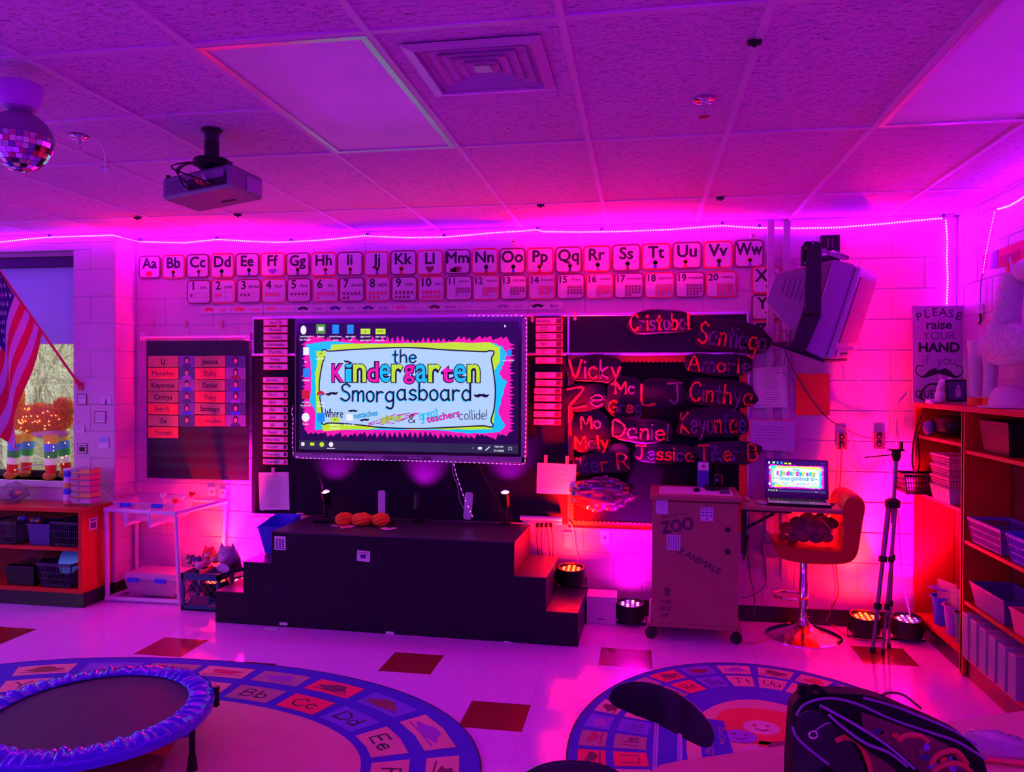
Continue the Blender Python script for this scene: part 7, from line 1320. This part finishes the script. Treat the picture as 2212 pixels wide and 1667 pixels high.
# ================================================================== RUGS
def superp(a, b_, n, t_): c, s = math.cos(t_), math.sin(t_); return (a*math.copysign(abs(c)**(2/n), c), b_*math.copysign(abs(s)**(2/n), s))
class Curve:
    def __init__(s, cx, cy, a, b_, n): s.P = []; s.L = [0]; N = 720; s.P = [V((cx+superp(a, b_, n, 2*PI*k/N)[0], cy+superp(a, b_, n, 2*PI*k/N)[1], 0)) for k in range(N+1)]; [s.L.append(s.L[-1]+(s.P[i+1]-s.P[i]).length) for i in range(N)]; s.N = N
    def near(s, p): return min(range(s.N), key=lambda i: (s.P[i]-p).length_squared)
def rug(name, lb, cx, cy, a, b_, n, z, offs, cells, start, pitch, field_off):
    t = thing(name, lb, 'rug', (cx, cy, 0)); fr = Fr((cx, cy, 0), (1, 0, 0), (0, 1, 0)); N = 96
    MB().prism(fr, [superp(a, b_, n, 2*PI*k/N) for k in range(N)], .0005, z).build('pile', BLUER, t); b = MB(); b.tube([fr.p(*superp(a, b_, n, 2*PI*k/N), z*.6) for k in range(N)], .006, 6, closed=True); b.build('bound_edge', DARKR, t)
    MB().prism(fr, [superp(a-field_off, b_-field_off, n, 2*PI*k/N) for k in range(N)], z-.002, z+.0012).build('centre_field', BEIGE, t)
    o0, o1, o2, o3 = offs; C = [Curve(cx, cy, a-o, b_-o, n) for o in (o0, o1, o2, o3, (o2+o3)/2)]; mid = C[4]; i0 = mid.near(V(start)); L0_ = mid.L[i0]
    for k, (s, m) in enumerate(cells):
        Lc = (L0_-k*pitch) % mid.L[-1]; ends = []
        def idx(L): L %= mid.L[-1]; return min(range(mid.N), key=lambda i: abs(mid.L[i]-L))
        ia, ib = idx(Lc+pitch*.41), idx(Lc-pitch*.41); ic = idx(Lc)
        for lo, hi, nm in ((0, 1, 'picture_square'), (2, 3, 'letter_square')):
            def pt(cv, i): return cv.P[cv.near(mid.P[i])]
            out = [pt(C[lo], ia), pt(C[lo], ic), pt(C[lo], ib)]; inn = [pt(C[hi], ib), pt(C[hi], ic), pt(C[hi], ia)]; P = out+inn
            sq = MB().hexa([V((p.x, p.y, z-.002)) for p in P], [V((p.x, p.y, z+.0015)) for p in P]).build(nm, m, t)
            c_ = (out[1]+inn[1])/2; nrm = (out[1]-inn[1]).normalized(); tg = V((nrm.y, -nrm.x, 0)); H = (out[1]-inn[1]).length; W = (out[0]-out[2]).length
            f2 = Fr((c_.x, c_.y, z+.0022), tg, nrm); b = MB()
            if nm == 'letter_square':
                if s: b.hand(f2, s, H*.50, 0, 0, .0085*W/.2, 0, False, maxw=W*.55); b.build('lettering', INK, sq)
            else:
                pm2 = (MAROON, mat('rug_print_violet', (.30, .10, .45), .9), mat('rug_print_brown', (.16, .04, .06), .9))[k % 3]; rr = random.Random(k*3+len(name)); ph = rr.uniform(0, 6)
                b.add([f2.p(W*.30*math.cos(q)*(1+.3*math.sin(3*q+ph)), H*.24*math.sin(q)*(1+.35*math.cos(2*q+ph))) for q in [2*PI*j/16 for j in range(16)]], [tuple(range(16))]); b.ribbon(f2, [(-W*.38, -H*.3), (0, -H*.24-.01*rr.random()), (W*.38, -H*.3)], .008, .0002); b.build('printed_picture', pm2, sq)
    return t
seqm = {'b': BEIGE, 't': TAN, 'r': REDR, 'v': VIOR}
P0 = PZ(545, 1495, .01)
rug('alphabet_rug', 'big oval blue alphabet rug with a plain beige centre under the trampoline', -2.4, 2.95, 1.76, 1.19, 2.2, .010, (.085, .225, .295, .455), [(s, seqm[m]) for s, m in (('Yy', 'b'), ('Zz', 'v'), ('', 't'), ('Aa', 'b'), ('Bb', 't'), ('Cc', 'r'), ('Dd', 'v'), ('Ee', 'b'), ('Ff', 'b'), ('Gg', 't'), ('Hh', 'r'))], (P0.x-.315*4, P0.y, 0), .315, .50)
P1 = PZ(1590, 1465, .01)
rg = rug('alphabet_rug', 'round-ended blue alphabet rug with a printed children picture in its centre', .58, 3.48, .90, 1.15, 2.0, .010, (.045, .165, .20, .345), [(s, seqm[m]) for s, m in (('Xx', 'b'), ('Ww', 'b'), ('Vv', 'b'), ('Uu', 'b'), ('Tt', 'b'), ('Ss', 'v'), ('Rr', 'r'), ('Qq', 't'), ('Pp', 'r'), ('Oo', 'b'), ('Nn', 'v'), ('Mm', 't'), ('Ll', 'r'), ('Kk', 'b'), ('Jj', 't'))][::-1], (-.02, 3.05, 0), .157, .52)
fz = Fr((.58, 3.5, .0125), (1, 0, 0), (0, 1, 0))
for nm, m, pts in (('printed_hair', mat('rug_orange', (.75, .10, .05), .95), [(.0+.26*math.cos(a)*(1+.12*math.sin(4*a)), .30+.20*math.sin(a)) for a in [2*PI*k/20 for k in range(20)]]), ('printed_clothes', mat('rug_orange', (.75, .10, .05)), [(-.1, -.05), (.3, -.1), (.33, .12), (-.05, .14)])):
    MB().add([fz.p(x, y, .0006) for x, y in pts], [tuple(range(len(pts)))]).build(nm, m, rg)
for i, (x, y, r, c) in enumerate(((-.02, .28, .085, (.75, .45, .45)), (.17, .24, .07, (.45, .15, .15)), (-.13, .17, .075, (.3, .12, .6)), (.06, .08, .08, (.25, .07, .1)), (.22, .06, .07, (.7, .35, .4)), (-.06, .0, .09, (.7, .4, .5)))):
    o = MB().add([fz.p(x+a_, y+c_, .0012+.0002*i) for a_, c_ in circ(r, r*.9, 16)], [tuple(range(16))]).build('printed_face', mat('rug_face_%d' % i, c, .95), rg); b = MB()
    for e in (-1, 1): b.add([fz.p(x+e*r*.35+a_, y+r*.2+c_, .003) for a_, c_ in circ(.009, .009, 6)], [tuple(range(6))])
    b.ribbon(fz, [(x-r*.3, y-r*.25), (x, y-r*.45), (x+r*.3, y-r*.25)], .007, .003); b.build('printed_features', MAROON, o)
MB().add([fz.p(x, y, .002) for x, y in ((-.32, -.25), (-.17, -.25), (-.19, .32), (-.31, .34))], [(0, 1, 2, 3)]).build('printed_banner', BLUER, rg)
f2 = Fr(fz.p(-.21, .16, .0026), (-.05, -1, 0), (1, -.05, 0)); MB().text(f2, 'Zoo Crew', .03, 0, 0, 'c', .01).text(f2, 'BEST SONGS', .035, .06, -.06, 'c', .03).build('lettering', TAN, rg)
# ================================================================== TRAMPOLINE
tc = V((-2.31, 2.96, 0)); tR = .485; tz_ = .235; t = thing('mini_trampoline', 'small round trampoline with a shiny blue padded rim', 'trampoline', tc)
PAD = mat('pad_blue', (.06, .05, .74), .16, coat=.6); b = MB(); nu_, nv_ = 420, 9; vs = []; prof = [(-.0, -.045), (.004, -.02), (.0, .0), (-.03, .014), (-.06, .016), (-.09, .012), (-.105, .004), (-.108, -.004), (-.07, -.012)]
for i in range(nu_):
    a = 2*PI*i/nu_; wr_ = .5*math.sin(a*44+2*math.sin(a*5))+.3*math.sin(a*71+1.3*math.sin(a*9))+1.1*(abs(noise.noise(V((math.cos(a)*20, math.sin(a)*20, k*.12))))*2-.5)
    for k, (dr_, dz_) in enumerate(prof):
        amp = (0, .003, .005, .011, .013, .011, .005, 0, 0)[k]; r_ = tR+dr_*1.0; sk = .004*math.sin(a*31+k*.8)
        vs.append((tc.x+(r_)*math.cos(a+sk*.6), tc.y+r_*math.sin(a+sk*.6), tz_+dz_+amp*wr_))
b.add(vs, [(i*9+k, ((i+1) % nu_)*9+k, ((i+1) % nu_)*9+k+1, i*9+k+1) for i in range(nu_) for k in range(8)]); b.build('padded_rim', PAD, t, smooth='all')
MB().lathe(tc, [(tR-.085, tz_-.008), (tR-.09, tz_-.012), (0, tz_-.014)], 64).build('mat', mat('trampoline_mat', (.035, .028, .04), .55, bump=.2, bscale=300), t)
MB().tube([tc+V(((tR-.02)*math.cos(a), (tR-.02)*math.sin(a), tz_-.025)) for a in [2*PI*k/48 for k in range(48)]], .013, 8, closed=True).build('steel_ring', BLACK, t, smooth=True)
for k in range(6):
    a = math.radians(60+60*k) if k else math.radians(60); px, py = tc.x+(tR-.02)*math.cos(a), tc.y+(tR-.02)*math.sin(a); lg = MB().cyl((px, py, .03), (px, py, tz_-.02), .0125, n=12).build('leg', BLACK, t, smooth=True); MB().lathe((px, py, .0115), [(.022, 0), (.019, .035), (.015, .06)], 14).build('rubber_foot', BLACK, lg, smooth=True)
a = math.radians(38); q = tc+V(((tR+.012)*math.cos(a), (tR+.012)*math.sin(a), tz_-.05)); MB().box(q.x-.012, q.x+.012, q.y-.012, q.y+.012, q.z-.04, q.z+.05).build('corner_tab', BLACK, t)
q = PZ(402, 1588, .013); tag(MB().lathe(q, [(.02, 0), (.018, .006), (0, .009)], 14).build('blue_counter', BLUEP, smooth=True), 'small blue counter lying on the rug by a trampoline leg', 'counter')
q = PZ(300, 1625, .013); tag(MB().obox(Fr((q.x, q.y, .0122), (1, .3, 0), (-.3, 1, 0)), -.13, .13, -.10, .12, 0, .025).build('red_book', mat('book_red', (.55, .05, .03), .5), bevel=.003), 'red book lying on the rug under the trampoline', 'book')
q = PZ(250, 1652, .013); tag(MB().obox(Fr((q.x+.05, q.y-.03, .0122), (1, .0, 0), (0, 1, 0)), -.12, .16, -.08, .05, 0, .05).build('dark_box', mat('box_maroon', (.16, .03, .04), .6), bevel=.003), 'dark flat box on the rug under the trampoline rim', 'box')
# ================================================================== FOREGROUND TABLE, CHAIRS, BAG
TZ = .66; e0, e1, e2 = PZ(1425, 1650, TZ), PZ(1720, 1607, TZ), PZ(2230, 1560, TZ)
dt = (e1-e0).normalized(); tf = Fr(V((e0.x, e0.y, TZ)), dt, V((-dt.y, dt.x, 0))); t = thing('table', 'pale table in the foreground with the black bag on it', 'table', (e0.x+.5, e0.y-.3, 0))
MB().prism(tf, [(-.05, -.03), (.0, 0), (.06, .006), (1.5, .006), (1.5, -.75), (-.12, -.75), (-.09, -.10)], -.028, 0).build('table_top', mat('table_laminate', (.75, .36, .22), .45, spec=.2), t, bevel=.004)
for x, y in ((.02, -.10), (1.42, -.10), (.0, -.68), (1.42, -.68)): MB().cyl(tf.p(x, y, -.03), V((tf.p(x, y).x, tf.p(x, y).y, 0)), .018, n=12).build('leg', CHROME, t, smooth=True)
def chair(pc, tilt, ang, lb, zt):
    t = thing('school_chair', lb, 'chair', (pc.x, pc.y, 0), 'school chairs at the table'); fr = Fr((pc.x, pc.y, zt), (math.cos(ang), math.sin(ang), 0), (0, 0, 1)).at(0, 0, 0, tilt); nn = V((-fr.x.y, fr.x.x, 0)).normalized()   # nn points away from the camera
    out = [(x*.168, y*.058+.006-(x*x)*.022) for x, y in [(math.copysign(abs(math.cos(a))**.75, math.cos(a)), math.copysign(abs(math.sin(a))**.85, math.sin(a))) for a in [2*PI*k/40 for k in range(40)]]]
    b = MB(); cv = lambda x: -.035*(x/.17)**2
    b.hexa([fr.p(x, y, 0)-nn*(.006+cv(x)*-1) for x, y in out], [fr.p(x, y, 0)+nn*(.006-cv(x)*-1) for x, y in out])
    b.build('backrest', BLACKG, t, bevel=.004, segs=2, smooth=True)
    for x, dxl in ((-.012, -.010), (.062, .0)): a_ = fr.p(x, -.015, 0)-nn*.014; c_ = V((a_.x+dxl, a_.y-.0, .37)); MB().tube([a_, c_, c_+V((0, -.02, -.03)), V((c_.x, c_.y-.30, .33)), V((c_.x-.02, c_.y-.34, .0))], .008, 10).build('tube_leg', CHROME, t, smooth=True)
    b = MB(); b.ell(V((pc.x+.02, pc.y-.17, .365)), .19, .19, .018, 28, 8, fn=lambda x, y, z: 1/(abs(x)**3.5+abs(y)**3.5+abs(z)**3.5)**(1/3.5)); b.build('seat', BLACK, t, smooth=True)
    for x in (-.14, .16): MB().tube([V((pc.x+x, pc.y-.05, .36)), V((pc.x+x*1.1, pc.y+.06, 0))], .009, 10).build('front_leg', CHROME, t, smooth=True)
    return t
pc = PY(1432, 1530, 2.45); chair(pc, -.36, -.05, 'black school chair with chrome tubes tucked at the table, backrest over the rug', pc.z)
pc = PY(1235, 1690, 2.0); chair(pc+V((-.0, 0, 0)), .05, .1, 'second school chair, only the top edge of its backrest showing', pc.z-.005)
# black bag
BG = mat('bag_black', (.005, .004, .006), .6, bump=.3, bscale=40, spec=.12); PIP = mat('bag_piping', (.24, .14, .34), .5); t = thing('black_bag', 'open black duffel bag with grey piping on the foreground table', 'bag', PZ(1900, 1640, TZ))
yb2 = 1.75
ol = catmull([tuple(PY(u, v, 1.82)) for u, v in ((1700, 1700), (1706, 1600), (1708, 1540), (1718, 1515), (1742, 1500), (1800, 1497), (1880, 1503), (1960, 1535), (2040, 1570), (2090, 1600), (2120, 1640), (2135, 1700))], 4)
inn = catmull([tuple(PY(u, v, 1.66)) for u, v in ((1716, 1700), (1722, 1640), (1730, 1575), (1760, 1560), (1800, 1572), (1850, 1592), (1900, 1612), (1950, 1645), (1975, 1665), (2000, 1685), (2010, 1700), (2015, 1710))], 4)
ol = [V(p) for p in ol]; inn = [V(p) for p in inn]; n = min(len(ol), len(inn)); b = MB(); rows = []
for f_ in (0, .15, .3): rows.append([ol[i]+V((0, .04+f_*.1, -f_*.35)) for i in range(n)])
rows = rows[::-1]+[[ol[i] for i in range(n)], [ol[i]+V((0, -.012, .004)) for i in range(n)], [ol[i]+V((0, -.03, -.012-.02)) for i in range(n)], [ol[i]+V((0, -.06, -.10)) for i in range(n)], [ol[i]+V((0, -.10, -.16)) for i in range(n)]]
b.add([p for r_ in rows for p in r_], [(j*n+i, j*n+i+1, (j+1)*n+i+1, (j+1)*n+i) for j in range(len(rows)-1) for i in range(n-1)]); o = b.build('back_panel', BG, t, smooth='all')
b = MB(); fl_ = [PY(u, v, 1.70) for u, v in ((1716, 1700), (1714, 1600), (1722, 1545), (1745, 1532), (1775, 1540), (1800, 1560), (1830, 1590), (1850, 1625), (1880, 1700))]; ctr = PY(1780, 1650, 1.68)
b.add([ctr]+fl_, [(0, i+1, i+2) for i in range(len(fl_)-1)]); o = b.build('side_flap', mat('flap_black', (.007, .005, .012), .7, bump=.3, bscale=30), t); s_ = o.modifiers.new('s', 'SOLIDIFY'); s_.thickness = .01
for pts, y_ in (([(1720, 1545), (1740, 1520), (1790, 1508), (1850, 1520), (1930, 1555), (2010, 1582), (2070, 1603), (2130, 1640)], 1.755), ([(1865, 1507), (1930, 1525), (2000, 1552), (2060, 1578), (2110, 1608)], 1.765), ([(1772, 1523), (1830, 1555), (1880, 1585), (1930, 1620), (1975, 1660)], 1.60), ([(1790, 1543), (1820, 1570), (1870, 1605), (1920, 1625), (1960, 1655)], 1.60), ([(1712, 1570), (1720, 1590), (1745, 1615), (1790, 1650)], 1.64)):
    MB().tube([PY(u, v, y_) for u, v in catmull(pts, 5)], .0028, 6).build('piping', PIP, t, smooth=True)
b = MB(); q = [PY(u, v, 1.63) for u, v in catmull([(1772, 1523), (1830, 1552), (1880, 1582), (1940, 1620), (1985, 1662)], 4)]; q2_ = [PY(u, v, 1.63) for u, v in catmull([(1768, 1535), (1810, 1570), (1860, 1608), (1910, 1640), (1945, 1672)], 4)]
b.add(q+q2_, [(i, i+1, len(q)+i+1, len(q)+i) for i in range(len(q)-1)]); o = b.build('front_edge', BG, t); s_ = o.modifiers.new('s', 'SOLIDIFY'); s_.thickness = .012
MB().tube([PY(1757+9*math.cos(a), 1587+8*math.sin(a), 1.62) for a in [2*PI*k/14 for k in range(14)]], .0018, 6, closed=True).build('strap_ring', CHROME, t, smooth=True)
MB().tube([PY(u, v, 1.62) for u, v in catmull([(1760, 1580), (1775, 1568), (1795, 1560), (1815, 1570)], 4)], .0016, 6).build('strap_edge', PIP, t)
q = PY(1738, 1490, 1.84); MB().box(q.x-.014, q.x+.012, q.y-.01, q.y+.01, q.z-.05, q.z+.012).build('handle_tab', BG, t, bevel=.003)
MB().tube([PY(u, v, 1.8) for u, v in catmull([(1745, 1505), (1750, 1487), (1765, 1484), (1785, 1500)], 4)], .006, 8).build('top_handle', BG, t, smooth=True)
MB().tube([PY(u, v, 1.86) for u, v in catmull([(1897, 1505), (1920, 1496), (1950, 1500), (1978, 1520), (1990, 1530)], 4)], .003, 6).build('cord_loop', MAROON, t, smooth=True)
LN = mat('lining_pattern', (.14, .012, .04), .7); b = MB(); P = [PY(u, v, 1.70) for u, v in ((1860, 1537), (1930, 1562), (2010, 1590), (2075, 1625), (2120, 1700), (1900, 1700), (1870, 1610))]; b.add(P, [tuple(range(7))]); b.build('patterned_lining', LN, t)
for i in range(16):
    u, v = R.uniform(1875, 2075), 0; v = 1560+(u-1860)*.36+R.uniform(0, 60); q = PY(u, v, 1.694); MB().add([q+V((a_, 0, c_)) for a_, c_ in circ(R.uniform(.006, .014), R.uniform(.006, .012), 8)], [tuple(range(8))]).build('lining_spot', (PURPLE, REDP, NAVY, MAROON)[i % 4], t)
for i, pts in enumerate((((1805, 1600), (1830, 1592), (1860, 1610), (1880, 1660)), ((1820, 1592), (1850, 1600), (1875, 1640), (1885, 1690)), ((1940, 1600), (1960, 1588), (1990, 1590), (2005, 1602)), ((2010, 1650), (2030, 1628), (2065, 1622), (2090, 1650)), ((2000, 1690), (2030, 1655), (2075, 1650), (2110, 1680)))):
    MB().tube([PY(u, v, 1.655) for u, v in catmull(list(pts), 5)], .005, 6).build('red_cord', mat('bag_cord_red', (.55, .04, .03), .5), t, smooth=True)
for o in t.children:
    for v in o.data.vertices:
        v.co.z = max(v.co.z, TZ+.003-ORG[t.name].z)
q = PZ(2150, 1610, TZ+.02); t = thing('clear_bag', 'crumpled clear plastic bag at the corner beside the black bag', 'plastic bag', (q.x, q.y, TZ)); MB().ell(q, .09, .06, .03, 26, 16, fn=lambda x, y, z: 1+.35*noise.noise(V((x*5, y*5, z*5)))).build('film', mat('film_clear', (.6, .45, .7), .1, alpha=.6), t, smooth='all')
q = PZ(2155, 1640, TZ+.01); tag(MB().tube([q+V((-.06, 0, 0)), q+V((.06, -.01, 0))], .007, 8).build('red_pen', mat('pen_red', (.8, .05, .08), .4), smooth=True), 'red marker lying by the crumpled clear bag', 'pen')
